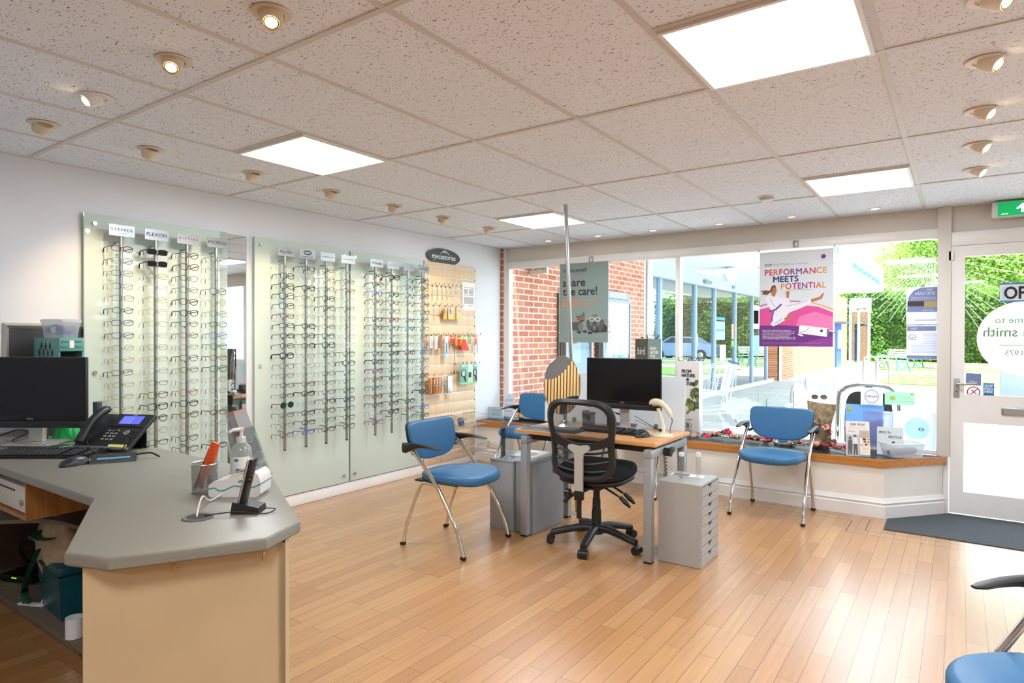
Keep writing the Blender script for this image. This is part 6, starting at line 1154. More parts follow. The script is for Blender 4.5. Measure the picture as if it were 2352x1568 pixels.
# figure: white kit, purple belt, kicking leg to the right
kt, ks = PP('kit', 'e6e4ea'), PP('kit_shade', 'b8b4c0'); sk, hr = PP('skin', 'b5764e'), PP('hair', '7a4628')
g.use(kt).poly([(0.045, 0.435), (0.10, 0.455), (0.16, 0.44), (0.19, 0.38), (0.185, 0.345), (0.14, 0.31), (0.11, 0.30), (0.07, 0.36)], 0.0010)
g.poly([(0.14, 0.335), (0.19, 0.375), (0.30, 0.375), (0.42, 0.415), (0.425, 0.37), (0.34, 0.33), (0.25, 0.295), (0.20, 0.235), (0.15, 0.275)], 0.0011)
g.poly([(0.12, 0.31), (0.20, 0.30), (0.235, 0.255), (0.21, 0.225), (0.12, 0.175), (0.095, 0.19), (0.11, 0.24)], 0.0010).poly([(0.16, 0.43), (0.215, 0.425), (0.25, 0.40), (0.25, 0.375), (0.205, 0.37), (0.17, 0.39)], 0.0012).use(ks).stroke([(0.09, 0.42), (0.12, 0.36), (0.16, 0.33)], 0.006, 0.0013).stroke([(0.22, 0.35), (0.32, 0.37), (0.40, 0.395)], 0.006, 0.0013).stroke([(0.13, 0.20), (0.19, 0.24)], 0.008, 0.0013)
g.use(sk).ell(0.118, 0.492, 0.026, 0.037, 0.0014).poly([(0.10, 0.455), (0.135, 0.455), (0.13, 0.475), (0.105, 0.475)], 0.0013).poly([(0.42, 0.405), (0.49, 0.425), (0.515, 0.46), (0.522, 0.45), (0.505, 0.405), (0.425, 0.378)], 0.0013).poly([(0.205, 0.245), (0.24, 0.265), (0.285, 0.268), (0.285, 0.258), (0.25, 0.24), (0.215, 0.225)], 0.0014).ell(0.235, 0.465, 0.015, 0.017, 0.0014).poly([(0.225, 0.42), (0.245, 0.425), (0.245, 0.46), (0.225, 0.455)], 0.0013).ell(0.118, 0.452, 0.016, 0.014, 0.0016)
g.use(hr).poly([(0.09, 0.50), (0.105, 0.535), (0.13, 0.538), (0.14, 0.52), (0.115, 0.515), (0.105, 0.48), (0.085, 0.475)], 0.0016).poly([(0.092, 0.49), (0.05, 0.495), (0.005, 0.49), (0.03, 0.475), (0.02, 0.46), (0.065, 0.455), (0.092, 0.475)], 0.0015).use(INK).ell(0.133, 0.497, 0.004, 0.002, 0.0018).use(PP('lip', '8c3c34')).ell(0.135, 0.474, 0.005, 0.002, 0.0018)
g.use(PP('belt', '6a3a9c')).stroke([(0.085, 0.305), (0.14, 0.325), (0.185, 0.37)], 0.014, 0.0015).stroke([(0.12, 0.31), (0.108, 0.26), (0.105, 0.215)], 0.010, 0.0015)
g.use(PAPER).poly([(0.325, 0.115), (0.545, 0.085), (0.56, 0.105), (0.56, 0.155), (0.345, 0.185), (0.33, 0.175)], 0.0012).use(PP('boxgreen', '5a8a4a')).poly([(0.545, 0.087), (0.56, 0.105), (0.56, 0.153), (0.545, 0.15)], 0.0014).use(PP('magenta', 'b0388a')).stroke([(0.335, 0.125), (0.38, 0.13), (0.41, 0.165)], 0.004, 0.0014).use(PP('amber', 'e8a030')).stroke([(0.37, 0.115), (0.42, 0.125), (0.44, 0.15)], 0.003, 0.0014).use(PP('ball', '6a2a68')).ell(0.505, 0.135, 0.012, 0.012, 0.0014).use(PAPER).ell(0.34, 0.10, 0.024, 0.008, 0.0014, rot=-0.3)
for k, (w, s) in enumerate(((0.24, 'Myopia (short-sightedness) can impact your'), (0.27, "child's quality of life. New MyDay\u00ae MiSight\u00ae 1 day"), (0.265, 'contact lenses feature ActivControl\u00ae technology'), (0.24, 'which helps slow the worsening of myopia,'), (0.22, 'helping your child to fulfil their potential.'), (0.275, 'Talk to your eye care professional about a trial'), (0.275, 'of new MyDay\u00ae MiSight\u00ae 1 day contact lenses.'))):
    g.use(PAPER).text(s, 0.025, 0.137 - 0.0125 * k, 0.012, 0.0010, 0.012 if k > 4 else 0, 'L', width=w)
g.use(PP('fineprint', '9a78a6')).rect(0.025, 0.56, 0.034, 0.036, 0.001).rect(0.025, 0.50, 0.027, 0.029, 0.001).rect(0.025, 0.30, 0.020, 0.022, 0.001)
g.build('print', None, t)
g = MB().use(STEEL)
for x in (-0.008, 0.60): g.tube([(x, 0, -0.80), (x, 0, 0.83)], 0.0012, 5).box((x, 0, 0.845), (0.012, 0.008, 0.02)).box((x, 0, 0.12), (0.012, 0.006, 0.008)).box((x, 0, 0.7), (0.012, 0.006, 0.008))
g.build('hanging_wire', None, t)
for i, x in enumerate((1.165, 3.165)): tag(MB().use(GREYM).box((x, 4.557, 2.165), (0.045, 0.014, 0.06), 0.003).use(TRIMW).box((x + 0.004, 4.549, 2.16), (0.012, 0.008, 0.035), 0.002).build('window_catch'), ('small metal catch on the window head above the cat and dog poster', 'small metal catch on the window head above the karate poster')[i], 'catch')
# community posters stuck to the outside of the right-hand pane (back to front from here)
LAV = translucent('poster_lavender', 'c4c4d4', 0.8); LAV2 = translucent('poster_slate', '9c9eb4', 0.8); WHP = translucent('paper_pane', 'e6e8f4', 0.6)
t, F = poster('event_poster', 'slate and white poster with reversed lettering high on the right-hand pane', 3.982, 1.46, 0.212, 0.298, 4.606)
MB().use(WHP).bb(0, 0.212, -0.0008, 0.0008, 0, 0.298).build('sheet', None, t)
g = MB(F); g.use(LAV2).poly([(0.005, 0.10), (0.207, 0.10), (0.207, 0.293), (0.10, 0.293), (0.05, 0.27), (0.015, 0.22)], 0.0002).use(translucent('photo_brown', '6a5a5a', 0.4)).rect(0.008, 0.12, 0.145, 0.185, 0.0004).use(translucent('pane_yellow', 'd8c48a', 0.5)).rect(0.12, 0.205, 0.135, 0.185, 0.0004).use(translucent('pane_white', 'f2f4f8', 0.5)).text('Sight', 0.155, 0.27, 0.022, 0.0006, 0.01, 'C', mirror=True).text('EYE CAN', 0.125, 0.235, 0.03, 0.0006, 0.03, 'C', width=0.125, mirror=True).text('01380 723682', 0.15, 0.108, 0.014, 0.0006, 0.01, 'C', width=0.08, mirror=True).rect(0.03, 0.20, 0.212, 0.216, 0.0006).rect(0.03, 0.20, 0.20, 0.204, 0.0006).stroke([(0.0, 0.085), (0.1, 0.095), (0.212, 0.08)], 0.006, 0.0006).use(LAV).rect(0.06, 0.20, 0.03, 0.04, 0.0006); g.build('print', None, t)
t, F = poster('hub_poster', 'pale poster with a small house symbol below the slate poster on the right-hand pane', 3.985, 1.185, 0.208, 0.27, 4.606)
MB().use(WHP).bb(0, 0.208, -0.0008, 0.0008, 0, 0.27).build('sheet', None, t)
g = MB(F); g.use(LAV2).rect(0.004, 0.196, 0.225, 0.262, 0.0002).rect(0.004, 0.204, 0.004, 0.030, 0.0002).use(translucent('pane_white', 'f2f4f8', 0.5)).text('Sight', 0.05, 0.236, 0.022, 0.0006, 0.01, 'C', mirror=True).text('01380 723682', 0.15, 0.010, 0.011, 0.0006, 0, 'C', mirror=True)
g.use(LAV2).stroke([(0.012, 0.178), (0.04, 0.20), (0.068, 0.178)], 0.006, 0.0004).stroke([(0.018, 0.178), (0.018, 0.155), (0.062, 0.155), (0.062, 0.178)], 0.005, 0.0004).ell(0.03, 0.168, 0.005, 0.005, 0.0004).ell(0.042, 0.17, 0.005, 0.005, 0.0004).ell(0.052, 0.168, 0.004, 0.004, 0.0004)
g.use(LAV)
for k in range(7): g.rect(0.10 + 0.01 * (k % 3), 0.20, 0.20 - k * 0.0125, 0.2045 - k * 0.0125, 0.0004)
for k in range(6): g.rect(0.03 + 0.01 * (k % 2), 0.20, 0.11 - k * 0.012, 0.1145 - k * 0.012, 0.0004)
g.build('print', None, t)
VT = mat('vinyl_green', '5c7a64', 0.5)
g = MB(FRONTM(0, 0, 4.6065)); g.use(VT).text('Opening Hours', 4.165, 1.112, 0.036, 0, 0, 'R', width=0.185, mirror=True)
for k, (dname, hh) in enumerate((('Monday', '9.00am - 5.30pm'), ('Tuesday', '9.00am - 5.30pm'), ('Wednesday', '9.00am - 5.30pm'), ('Thursday', '9.00am - 5.30pm'), ('Friday', '9.00am - 5.30pm'), ('Saturday', '9.00am - 1.00pm'))):
    z = 1.075 - 0.0215 * k; g.text(dname, 4.182, z, 0.022, 0, 0, 'R', mirror=True).text(hh, 3.935, z, 0.022, 0, 0, 'L', width=0.13, mirror=True)
tag(g.build('opening_hours_lettering'), 'reversed green opening hours lettering on the right-hand shop window', 'lettering')
g = MB(FRONTM(0, 0, 4.6065)); g.use(VT).text('Telephone 01793 813054', 4.165, 0.925, 0.022, 0, 0, 'R', width=0.19, mirror=True)
tag(g.build('telephone_lettering'), 'reversed green telephone number lettering under the opening hours on the window', 'lettering')
def sticker(name, label, x, z, w, h, base, fn, y=4.6055, cat='sticker'):
    t = thing(name, label, cat, (x, y, z)); MB().use(base).bb(0, w, -0.0006, 0.0006, 0, h).build('film', None, t); g = MB(frame((0, -0.0011, 0), (1, 0, 0), (0, 0, 1))); fn(g); g.build('print', None, t); return t
def f1(g):
    g.use(translucent('sk_red', 'c86a6a', 0.5)).ring(0.08, 0.075, 0.052, 0.052, 0.004).text('Ray-Ban', 0.08, 0.068, 0.026, 0.0004, 0.01, 'C', width=0.085, mirror=True, shear=0.3).use(LAV).text('2024', 0.08, 0.133, 0.010, 0.0004, 0.01, 'C', mirror=True).text('CERTIFIED STORE', 0.08, 0.008, 0.009, 0.0004, 0.01, 'C', width=0.07, mirror=True)
sticker('window_sticker', 'white square window sticker with a red ring of reversed handwriting', 3.665, 0.797, 0.160, 0.146, WHP, f1)
def f2(g):
    g.use(translucent('sk_yellow', 'd8d48a', 0.5)).ell(0.055, 0.055, 0.022, 0.02).rect(0.178, 0.20, 0.085, 0.103).rect(0.12, 0.19, 0.064, 0.067).rect(0.12, 0.19, 0.05, 0.053).ell(0.192, 0.03, 0.006, 0.006).rect(0.13, 0.18, 0.029, 0.032)
sticker('green_sticker', 'pale green rectangular sticker beside the red ring sticker on the window', 3.838, 0.812, 0.207, 0.106, translucent('sk_green', 'c4dccb', 0.85), f2)
t, F = poster('blue_poster', 'blue poster with a yellow square logo standing in the window beside the log', 3.556, 0.478, 0.28, 0.325, 4.575)
MB().use(translucent('poster_blue', 'a4c2e2', 0.85)).bb(0, 0.28, -0.0015, 0.0015, 0, 0.325).build('sheet', None, t)
g = MB(F); g.use(translucent('logo_yellow', 'e8dc5a', 0.4)).rect(0.012, 0.046, 0.262, 0.302).use(INK).text('Nikon', 0.029, 0.266, 0.012, 0.0004, 0.02, 'C', width=0.028, shear=0.2).use(translucent('poster_navy', '3c6ea8', 0.4)).poly([(0.09, 0.18), (0.28, 0.21), (0.28, 0.0), (0.16, 0.0)], 0.0002).use(translucent('poster_field', '5c7c5a', 0.4)).poly([(0, 0), (0.07, 0), (0.05, 0.09), (0, 0.12)], 0.0004).use(translucent('poster_rose', 'b06a9a', 0.4)).ell(-0.02 + 0.02, 0.12, 0.012, 0.012, 0.0005); g.build('print', None, t)
t, F = poster('trail_sheet', 'white sheet with a faint pencil-like drawing behind the leaflet stand', 3.688, 0.475, 0.215, 0.285, 4.565)
MB().use(translucent('sheet_lilac', 'dfe3f4', 0.8)).bb(0, 0.215, -0.0008, 0.0008, 0, 0.285).build('sheet', None, t)
g = MB(F); g.use(LAV2).text('Wroughton Scarecrow Trail', 0.11, 0.258, 0.020, 0, 0, 'C', width=0.18, mirror=True, shear=0.2).use(LAV).text('17th - 18th May 2025', 0.11, 0.24, 0.012, 0, 0, 'C', width=0.10, mirror=True).ring(0.125, 0.195, 0.024, 0.024, 0.002).stroke([(0.105, 0.214), (0.145, 0.214)], 0.003).stroke([(0.125, 0.171), (0.125, 0.10), (0.11, 0.05)], 0.002).stroke([(0.08, 0.15), (0.17, 0.15)], 0.002).stroke([(0.125, 0.10), (0.145, 0.05)], 0.002).rect(0.02, 0.19, 0.03, 0.033).rect(0.02, 0.19, 0.022, 0.025); g.build('print', None, t)
t, F = poster('eye_poster', 'pale frosted poster with a small blue eye symbol at the right end of the window', 3.90, 0.48, 0.286, 0.285, 4.60)
MB().use(translucent('pane_frost', 'e4eaee', 0.85)).bb(0, 0.286, -0.0008, 0.0008, 0, 0.285).build('sheet', None, t)
g = MB(F); g.use(translucent('pale_cyan', 'cfe6f0', 0.85)).ell(0.16, 0.155, 0.085, 0.085).use(translucent('eye_blue', '5a9cd8', 0.5)).ell(0.19, 0.15, 0.021, 0.012, 0.0004).use(PAPER).ell(0.19, 0.15, 0.008, 0.008, 0.0006).use(translucent('pane_white', 'f2f4f8', 0.5)).rect(0.08, 0.16, 0.19, 0.20, 0.0004).rect(0.09, 0.15, 0.175, 0.182, 0.0004); g.build('print', None, t)
# vinyl rays and grasses on the glass
VIN = glassmat('etched_vinyl', 'ffffff', 0.02, 0.4, 0.55, 'f4f8f8'); VIN2 = glassmat('etched_grey', 'ffffff', 0.02, 0.4, 0.75, 'b4bab6')
g = MB(FRONTM(0, 0, 4.6065)); g.use(VIN)
for k in range(25):
    a = R(183 + k * 4.0); r0 = 0.06 + 0.02 * (k % 3); r1 = 0.50 + 0.16 * ((k * 7) % 5) / 5
    if k > 18: r1 *= 0.75
    p0 = (4.172 + r0 * math.cos(a), 2.0 + r0 * math.sin(a)); p1 = (4.172 + r1 * math.cos(a), 2.0 + r1 * math.sin(a))
    if p1[0] > 4.185 or p1[1] < 1.45: continue
    g.stroke([p0, p1], 0.0045)
tag(g.build('ray_decal'), 'sunburst of fine etched lines at the top right of the shop window', 'decal')
g = MB(FRONTM(0, 0, 4.5868)); g.use(VIN)
for k in range(9):
    a = R(-12 - k * 6.5); r1 = 0.52 + 0.1 * (k % 2); g.stroke([(4.37, 1.975 - k * 0.05), (4.37 + r1 * 0.8 * math.cos(a), 1.975 - k * 0.05 + r1 * 0.7 * math.sin(a))], 0.0045)
tag(g.build('ray_decal'), 'etched white lines fanning across the upper door glass', 'decal')
g = MB(FRONTM(0, 0, 4.6065)); g.use(VIN2)
for k, (x0, dx, h_) in enumerate(((0.14, -0.01, 0.42), (0.16, 0.05, 0.5), (0.20, 0.02, 0.55), (0.22, 0.10, 0.5), (0.27, 0.17, 0.45), (0.30, 0.25, 0.55), (0.34, 0.30, 0.42), (0.28, 0.06, 0.6), (0.38, 0.35, 0.40), (0.24, -0.03, 0.35))):
    g.stroke([(x0 + 0.0, 0.72), (x0 + dx * 0.35, 0.72 + h_ * 0.55), (x0 + dx, 0.72 + h_)], [0.006, 0.005, 0.002])
tag(g.build('grass_decal'), 'grey etched grass stems on the lower left shop window', 'decal')
VB = glassmat('etched_bubbles', 'ffffff', 0.02, 0.4, 0.5, 'dce2e2')
for (nm, cx, cz, sx, sz, hole, lb) in (('a', 2.71, 0.62, 0.20, 0.17, True, 'cloudy white etched bubble shape low on the window beside the oak leaf box'), ('b', 3.15, 0.62, 0.12, 0.15, False, 'faint white etched bubble shape behind the chair against the window')):
    g = MB(FRONTM(0, 0, 4.6065)); g.use(VB); n = 90; out = []
    for k in range(n):
        a = 2 * PI * k / n; q = 1 + 0.13 * abs(math.sin(a * 5.5)) + 0.05 * math.sin(a * 3 + 1); out.append((cx + sx * q * math.cos(a), cz + sz * q * math.sin(a)))
    if hole:
        inn = [(cx + 0.02 + sx * 0.42 * (1 + 0.1 * math.sin(a * 4)) * math.cos(a), cz - 0.01 + sz * 0.5 * (1 + 0.1 * math.sin(a * 5)) * math.sin(a)) for a in [2 * PI * k / n for k in range(n)]]
        vs = [(p[0], max(p[1], 0.478), 0) for p in out] + [(p[0], p[1], 0) for p in inn]; g.add(vs, [(k, (k + 1) % n, n + (k + 1) % n, n + k) for k in range(n)])
    else: g.poly([(p[0], max(p[1], 0.478)) for p in out])
    tag(g.build('bubble_decal'), lb, 'decal')
# door signs
t = thing('open_sign', 'white OPEN sign with blue edges hanging in the glazed door', 'sign', (4.575, 4.580, 1.622))
MB().use(T('open_white', 'd8dce0', 0.3)).bb(0, 0.30, -0.001, 0.001, 0, 0.140).build('card', None, t)
g = MB(frame((0, -0.0016, 0), (1, 0, 0), (0, 0, 1))); g.use(T('open_blue', '1f7ac0', 0.4)).rect(0, 0.30, 0, 0.011).rect(0, 0.30, 0.129, 0.140).use(T('open_panel', 'bcd4e4')).rect(0.012, 0.05, 0.02, 0.11, 0.0002).use(INK).text('OPEN', 0.028, 0.024, 0.115, 0.0006, 0.035, 'L', width=0.25, sy=1.1); g.build('lettering', None, t)
t = thing('oval_decal', 'large white oval welcome decal with reversed lettering on the door glass', 'decal', (4.715, 4.5868, 1.352))
MB(frame((0, 0, 0), (1, 0, 0), (0, 0, 1))).use(glassmat('oval_white', 'ffffff', 0.03, 0.3, 0.92, 'f0f4f6')).ell(0, 0, 0.275, 0.272, 0, 64).build('oval', None, t)
VG = T('vinyl_cutout', '6f9468', 0.6); g = MB(frame((0, -0.0006, 0), (1, 0, 0), (0, 0, 1))); g.use(VG).text('welcome to', 0, 0.115, 0.066, 0, -0.012, 'C', width=0.33, mirror=True).text('horne', 0.20, 0.015, 0.10, 0, 0.012, 'R', width=0.20, mirror=True).text('smith', -0.235, 0.015, 0.10, 0, 0.012, 'L', width=0.20, mirror=True).use(glassmat('vinyl_pale', 'ffffff', 0.02, 0.3, 0.6, 'c8d4d0')).text('&', -0.02, -0.0, 0.12, 0, 0, 'C', mirror=True).use(VG).rect(-0.14, 0.14, -0.052, -0.048).text('est. 1975', 0, -0.125, 0.055, 0, -0.01, 'C', width=0.21, mirror=True); g.build('lettering', None, t)
def f3(g): g.use(T('red_ring', 'd0343a')).ring(0.047, 0.045, 0.042, 0.042, 0.008, 0.0008, 40).stroke([(0.018, 0.016), (0.076, 0.074)], 0.007, 0.0009).use(T('cig_grey', '8a8c8e')).poly([(0.03, 0.058), (0.036, 0.064), (0.068, 0.032), (0.062, 0.026)], 0.0004).text('Pips', 0.045, 0.06, 0.015, 0.0003, 0, 'C', mirror=True)
sticker('no_smoking_sticker', 'round red no smoking sticker beside the door handle', 4.376, 0.90, 0.095, 0.09, WHP, f3, 4.5868)
def f4(g): g.use(translucent('pane_white', 'f2f4f8', 0.5)).text('HERE', 0.045, 0.018, 0.022, 0, 0.01, 'C', mirror=True)
sticker('slate_sticker', 'slate blue sticker with reversed letters above the no smoking sticker', 4.374, 0.995, 0.095, 0.092, translucent('sk_slate', '9098b4', 0.5), f4, 4.5868)
def f5(g):
    g.use(T('ss_white', 'eaf2f8')).text('SHOP', 0.033, 0.088, 0.023, 0, 0.02, 'C', width=0.05, sy=1.1).text('SMALL', 0.033, 0.066, 0.023, 0, 0.02, 'C', width=0.055, sy=1.1).text('HERE', 0.033, 0.044, 0.023, 0, 0.02, 'C', width=0.05, sy=1.1).use(T('ss_navy', '1c3050')).rect(0, 0.066, 0.0, 0.033).use(T('ss_pale', 'b8d0e0')).ell(0.02, 0.017, 0.009, 0.007, 0.0004).ell(0.046, 0.017, 0.009, 0.007, 0.0004)
sticker('blue_door_sticker', 'bright blue sticker with three white words low on the door glass', 4.482, 0.90, 0.066, 0.117, T('ss_blue', '2f7fbe'), f5, 4.5868)
#PART6
# ------------------------------------------------------------------ things on the window seat
SZ = 0.4405
def card(name, label, x, y, w, h, rz, lean, base, fn, th=0.004, cat='display card'):
    t = thing(name, label, cat, (x, y, SZ), rz); M = Matrix.Rotation(-lean, 4, 'X')
    MB(M).use(base).bb(-w / 2, w / 2, 0, th, 0.0, h).build('card', None, t)
    g = MB(M @ frame((-w / 2, -0.0006, 0), (1, 0, 0), (0, 0, 1))); fn(g); g.build('print', None, t)
    if lean > 0.02: MB().use(CLEAR).bb(-w / 2, w / 2, -0.012, math.sin(lean) * h * 0.7, 0, 0.003).build('foot', None, t)
    return t
def glasses_icon(g, cx, cy, s):
    g.use(INK)
    for q in (-1, 1): g.ring(cx + q * 0.021 * s, cy, 0.018 * s, 0.012 * s, 0.0022 * s)
    g.stroke([(cx - 0.004 * s, cy + 0.004 * s), (cx + 0.004 * s, cy + 0.004 * s)], 0.002 * s).stroke([(cx - 0.038 * s, cy + 0.007 * s), (cx - 0.01 * s, cy - 0.022 * s)], 0.002 * s).stroke([(cx + 0.038 * s, cy + 0.007 * s), (cx + 0.056 * s, cy - 0.006 * s)], 0.0025 * s)
def fa(g): g.use(INK).ell(0.07, 0.232, 0.004, 0.004).use(T('card_txt', '56606c')).text('nuance audio', 0.0725, 0.222, 0.008, 0, 0, 'C').text('The new invisible', 0.0725, 0.192, 0.015, 0, 0.01, 'C', width=0.10).text('hearing solution', 0.0725, 0.177, 0.015, 0, 0.01, 'C', width=0.10).rect(0.04, 0.105, 0.072, 0.075).rect(0.02, 0.125, 0.062, 0.065); glasses_icon(g, 0.065, 0.135, 0.95)
card('hearing_card', 'tall white hearing display card with a drawing of black glasses in the corner', 0.135, 4.51, 0.148, 0.262, R(6), R(8), mat('card_white', 'd6d8e0', 0.4), fa)
def fb(g): g.use(INK).ell(0.085, 0.116, 0.003, 0.003).use(T('card_txt', '56606c')).text('The new invisible hearing solution', 0.085, 0.092, 0.010, 0, 0.01, 'C', width=0.14).text('built into your glasses', 0.085, 0.080, 0.010, 0, 0.01, 'C', width=0.10); glasses_icon(g, 0.08, 0.045, 1.2)
card('glasses_card', 'short pale blue display block with drawn glasses at the left end of the ledge', 0.095, 4.335, 0.172, 0.128, R(8), 0.0, mat('card_paleteal', 'b8c8cc', 0.3), fb, th=0.02)
t = thing('leaflet_fan', 'fanned dark leaflets lying flat on the window seat beside the display cards', 'leaflets', (0.30, 4.33, SZ), R(-30))
for k in range(4): MB().use(T('fan_' + str(k % 2), ('5c6670', '3f4a56')[k % 2], 0.2)).box((0.012 * k, 0.01 * k, 0.002 + 0.003 * k), (0.19, 0.09, 0.0025), rz=R(8 * k)).use(T('fan_light', 'b8c4cc', 0.2)).box((0.012 * k + 0.02, 0.01 * k, 0.0036 + 0.003 * k), (0.08, 0.02, 0.0006), rz=R(8 * k + 25)).build('leaflet', None, t)
t = thing('card_tray', 'black tray of pens and cards on the window seat behind the far-left chair', 'tray', (0.62, 4.40, SZ), R(-4))
MB().use(BLACK).bb(-0.20, 0.20, -0.09, 0.09, 0, 0.004).bb(-0.20, 0.20, -0.09, -0.082, 0.004, 0.03).bb(-0.20, 0.20, 0.082, 0.09, 0.004, 0.03).bb(-0.20, -0.192, -0.082, 0.082, 0.004, 0.03).bb(0.192, 0.20, -0.082, 0.082, 0.004, 0.03).build('tray_body', None, t)
tag(MB().use(CRM).box((0.60, 4.40, 0.462), (0.30, 0.12, 0.02), 0.002, rz=0.1).use(PAPER).box((0.50, 4.40, 0.482), (0.11, 0.07, 0.012), 0, rz=-0.3, ry=0.2).use(T('mini_green', '5f8a5a')).box((0.47, 4.40, 0.492), (0.03, 0.05, 0.012), 0, rz=-0.3, ry=0.2).use(T('mini_brown', '6a3a34')).tube([(0.55, 4.38, 0.485), (0.60, 4.41, 0.495), (0.68, 4.40, 0.48)], 0.006, 6).build('card_pile'), 'pile of cards and a spectacle case in the black tray', 'cards')
def bloom(mb, c, r, m1, m2, rng, n=3):
    """a small layered flower head"""
    mb.use(m1)
    for L in range(n):
        k = 5 + L; rr_ = r * (1 - 0.28 * L)
        for i in range(k):
            a = 2 * PI * i / k + L * 0.5 + rng.uniform(-0.15, 0.15); e = 0.35 + 0.4 * L; cx, cy, cz = c
            p = lambda q, w, h: (cx + q * math.cos(a) - w * math.sin(a), cy + q * math.sin(a) + w * math.cos(a), cz + h)
            mb.add([p(0, 0, 0), p(rr_ * 0.6, -rr_ * 0.42, rr_ * e * 0.7), p(rr_ * 0.95, -rr_ * 0.2, rr_ * e), p(rr_, rr_ * 0.1, rr_ * e * 1.15), p(rr_ * 0.75, rr_ * 0.42, rr_ * e * 0.8)], [(0, 1, 2, 3, 4)])
    mb.use(m2).lathe([(0.0001, r * 0.1), (r * 0.3, r * 0.25), (r * 0.25, r * 0.6), (0.0001, r * 0.7)], c, 8)
YF_ = T('petal_yellow', 'f0c030'); OF_ = T('petal_orange', 'f08a1c')
g = MB(); rg = random.Random(3)
for (x, y, z) in ((0.375, 4.36, 0.475), (0.40, 4.38, 0.50), (0.365, 4.39, 0.505)): bloom(g, (x, y, z), 0.036, YF_, OF_, rg)
t = thing('yellow_flowers', 'small bunch of yellow and orange artificial flowers on the window seat', 'flowers', (0, 0, 0)); g.build('blooms', None, t)
MB().use(T('stem_green', '4a7a3a')).tube([(0.385, 4.375, SZ), (0.385, 4.375, 0.49)], 0.004, 6).build('stem', None, t)
# display columns
def leaves_print(g, x0, x1, z0, z1, n, rng):
    lg = [T('oak_a', '5c6a3a'), T('oak_b', '7a8550'), T('oak_c', '3f4a2a')]
    for i in range(n):
        g.use(lg[i % 3]); cx = rng.uniform(x0, x1); cz = rng.uniform(z0, z1); a = rng.uniform(0, 2 * PI); L = rng.uniform(0.03, 0.055); pts = []
        for k in range(20):
            q = k / 20 * 2 * PI; rad = L * (0.34 + 0.10 * math.cos(6 * q)); px, pz = L * 0.8 * math.cos(q), rad * math.sin(q); X = cx + px * math.cos(a) - pz * math.sin(a); Z = cz + px * math.sin(a) + pz * math.cos(a)
            pts.append((min(max(X, 0.001), x1), min(max(Z, 0.01), 0.68)))
        g.poly(pts, 0.0004 + 0.0002 * (i % 5))
t = thing('oak_leaf_column', 'white display column printed with oak leaves and black words by the window', 'display stand', (2.20, 4.33, SZ), R(6))
MB().use(mat('column_white', 'd4d0ca', 0.6)).bb(0, 0.192, 0, 0.15, 0, 0.69, 0.001).build('box', None, t)
g = MB(frame((0, -0.0008, 0), (1, 0, 0), (0, 0, 1))); leaves_print(g, 0.13, 0.192, 0.26, 0.42, 16, random.Random(5)); leaves_print(g, 0.09, 0.16, 0.20, 0.34, 10, random.Random(6)); leaves_print(g, 0.15, 0.19, 0.38, 0.50, 6, random.Random(8))
for k, w in enumerate(('FROM', 'NATURE.', 'FOR', 'NATURE.')): g.use(INK).text(w, 0.035, 0.585 - 0.038 * k, 0.038, 0.0015, 0.05, 'L', width=(0.085, 0.125, 0.07, 0.125)[k], sy=1.15)
g.use(INK).text('Certified', 0.095, 0.150, 0.020, 0.0015, 0, 'C', width=0.07).ring(0.095, 0.105, 0.032, 0.032, 0.0035, 0.0015).text('B', 0.095, 0.088, 0.05, 0.0015, 0.02, 'C').rect(0.06, 0.13, 0.057, 0.060, 0.0015).text('Corporation', 0.095, 0.040, 0.015, 0.0015, 0, 'C', width=0.07); g.build('print', None, t)
t = thing('bird_column', 'dark green display column reading bird behind the desk monitor', 'display stand', (1.74, 4.40, SZ + 0.0), R(-28))
MB().use(mat('column_green', '3c4034', 0.6, noise=0.35, nscale=14)).bb(0, 0.19, 0, 0.16, 0, 0.895, 0.001).build('box', None, t)
g = MB(frame((0, -0.0008, 0), (1, 0, 0), (0, 0, 1))); g.use(T('bird_white', 'd8d8d0')).text('bird', 0.095, 0.745, 0.10, 0, -0.015, 'C', width=0.11)
g.M = frame((0.1908, 0, 0), (0, 1, 0), (0, 0, 1)); g.use(T('column_greyside', '76807a')).rect(0.001, 0.159, 0.002, 0.893, 0).use(T('bird_white', 'd8d8d0'))
for k, w in enumerate(('FROM', 'NATURE.', 'FOR', 'NATURE.')): g.text(w, 0.03, 0.79 - 0.036 * k, 0.034, 0.0006, 0.05, 'L', width=(0.07, 0.10, 0.06, 0.10)[k], sy=1.15)
g.build('print', None, t)
def shelf_specs(x, y, z, rz, style, colr, lb, rot=(0, 0, 0)):
    ms = spec_meshes(style, colr, 0.0025, 'clear'); t = thing('spectacles', lb, 'spectacles', (x, y, z), rz)
    for nme, me in (('front', ms[0]), ('lens', ms[1]), ('lens', ms[2]), ('temple', ms[3]), ('temple', ms[4])):
        o = bpy.data.objects.new(nme, me); COL.objects.link(o); o.parent = t
    t.rotation_euler = rot
shelf_specs(1.90, 4.45, 1.360, 0, 'oval', 'burgundy', 'burgundy oval spectacles lying on top of the dark green column', (0, 0, R(-75)))
shelf_specs(2.25, 4.38, 1.152, 0, 'oval', 'tortoise', 'tortoise oval spectacles at the left of the top of the white column', (0, 0, R(-75)))
shelf_specs(2.35, 4.43, 1.152, 0, 'oval', 'navy', 'navy oval spectacles at the right of the top of the white column', (0, 0, R(-60)))
g = MB(); bloom(g, (1.80, 4.43, 1.338), 0.028, T('petal_mustard', 'd9a830'), T('petal_mustard2', 'b8841c'), rg); tag(g.build('mustard_flower'), 'mustard yellow flower head on top of the dark green column', 'flower')
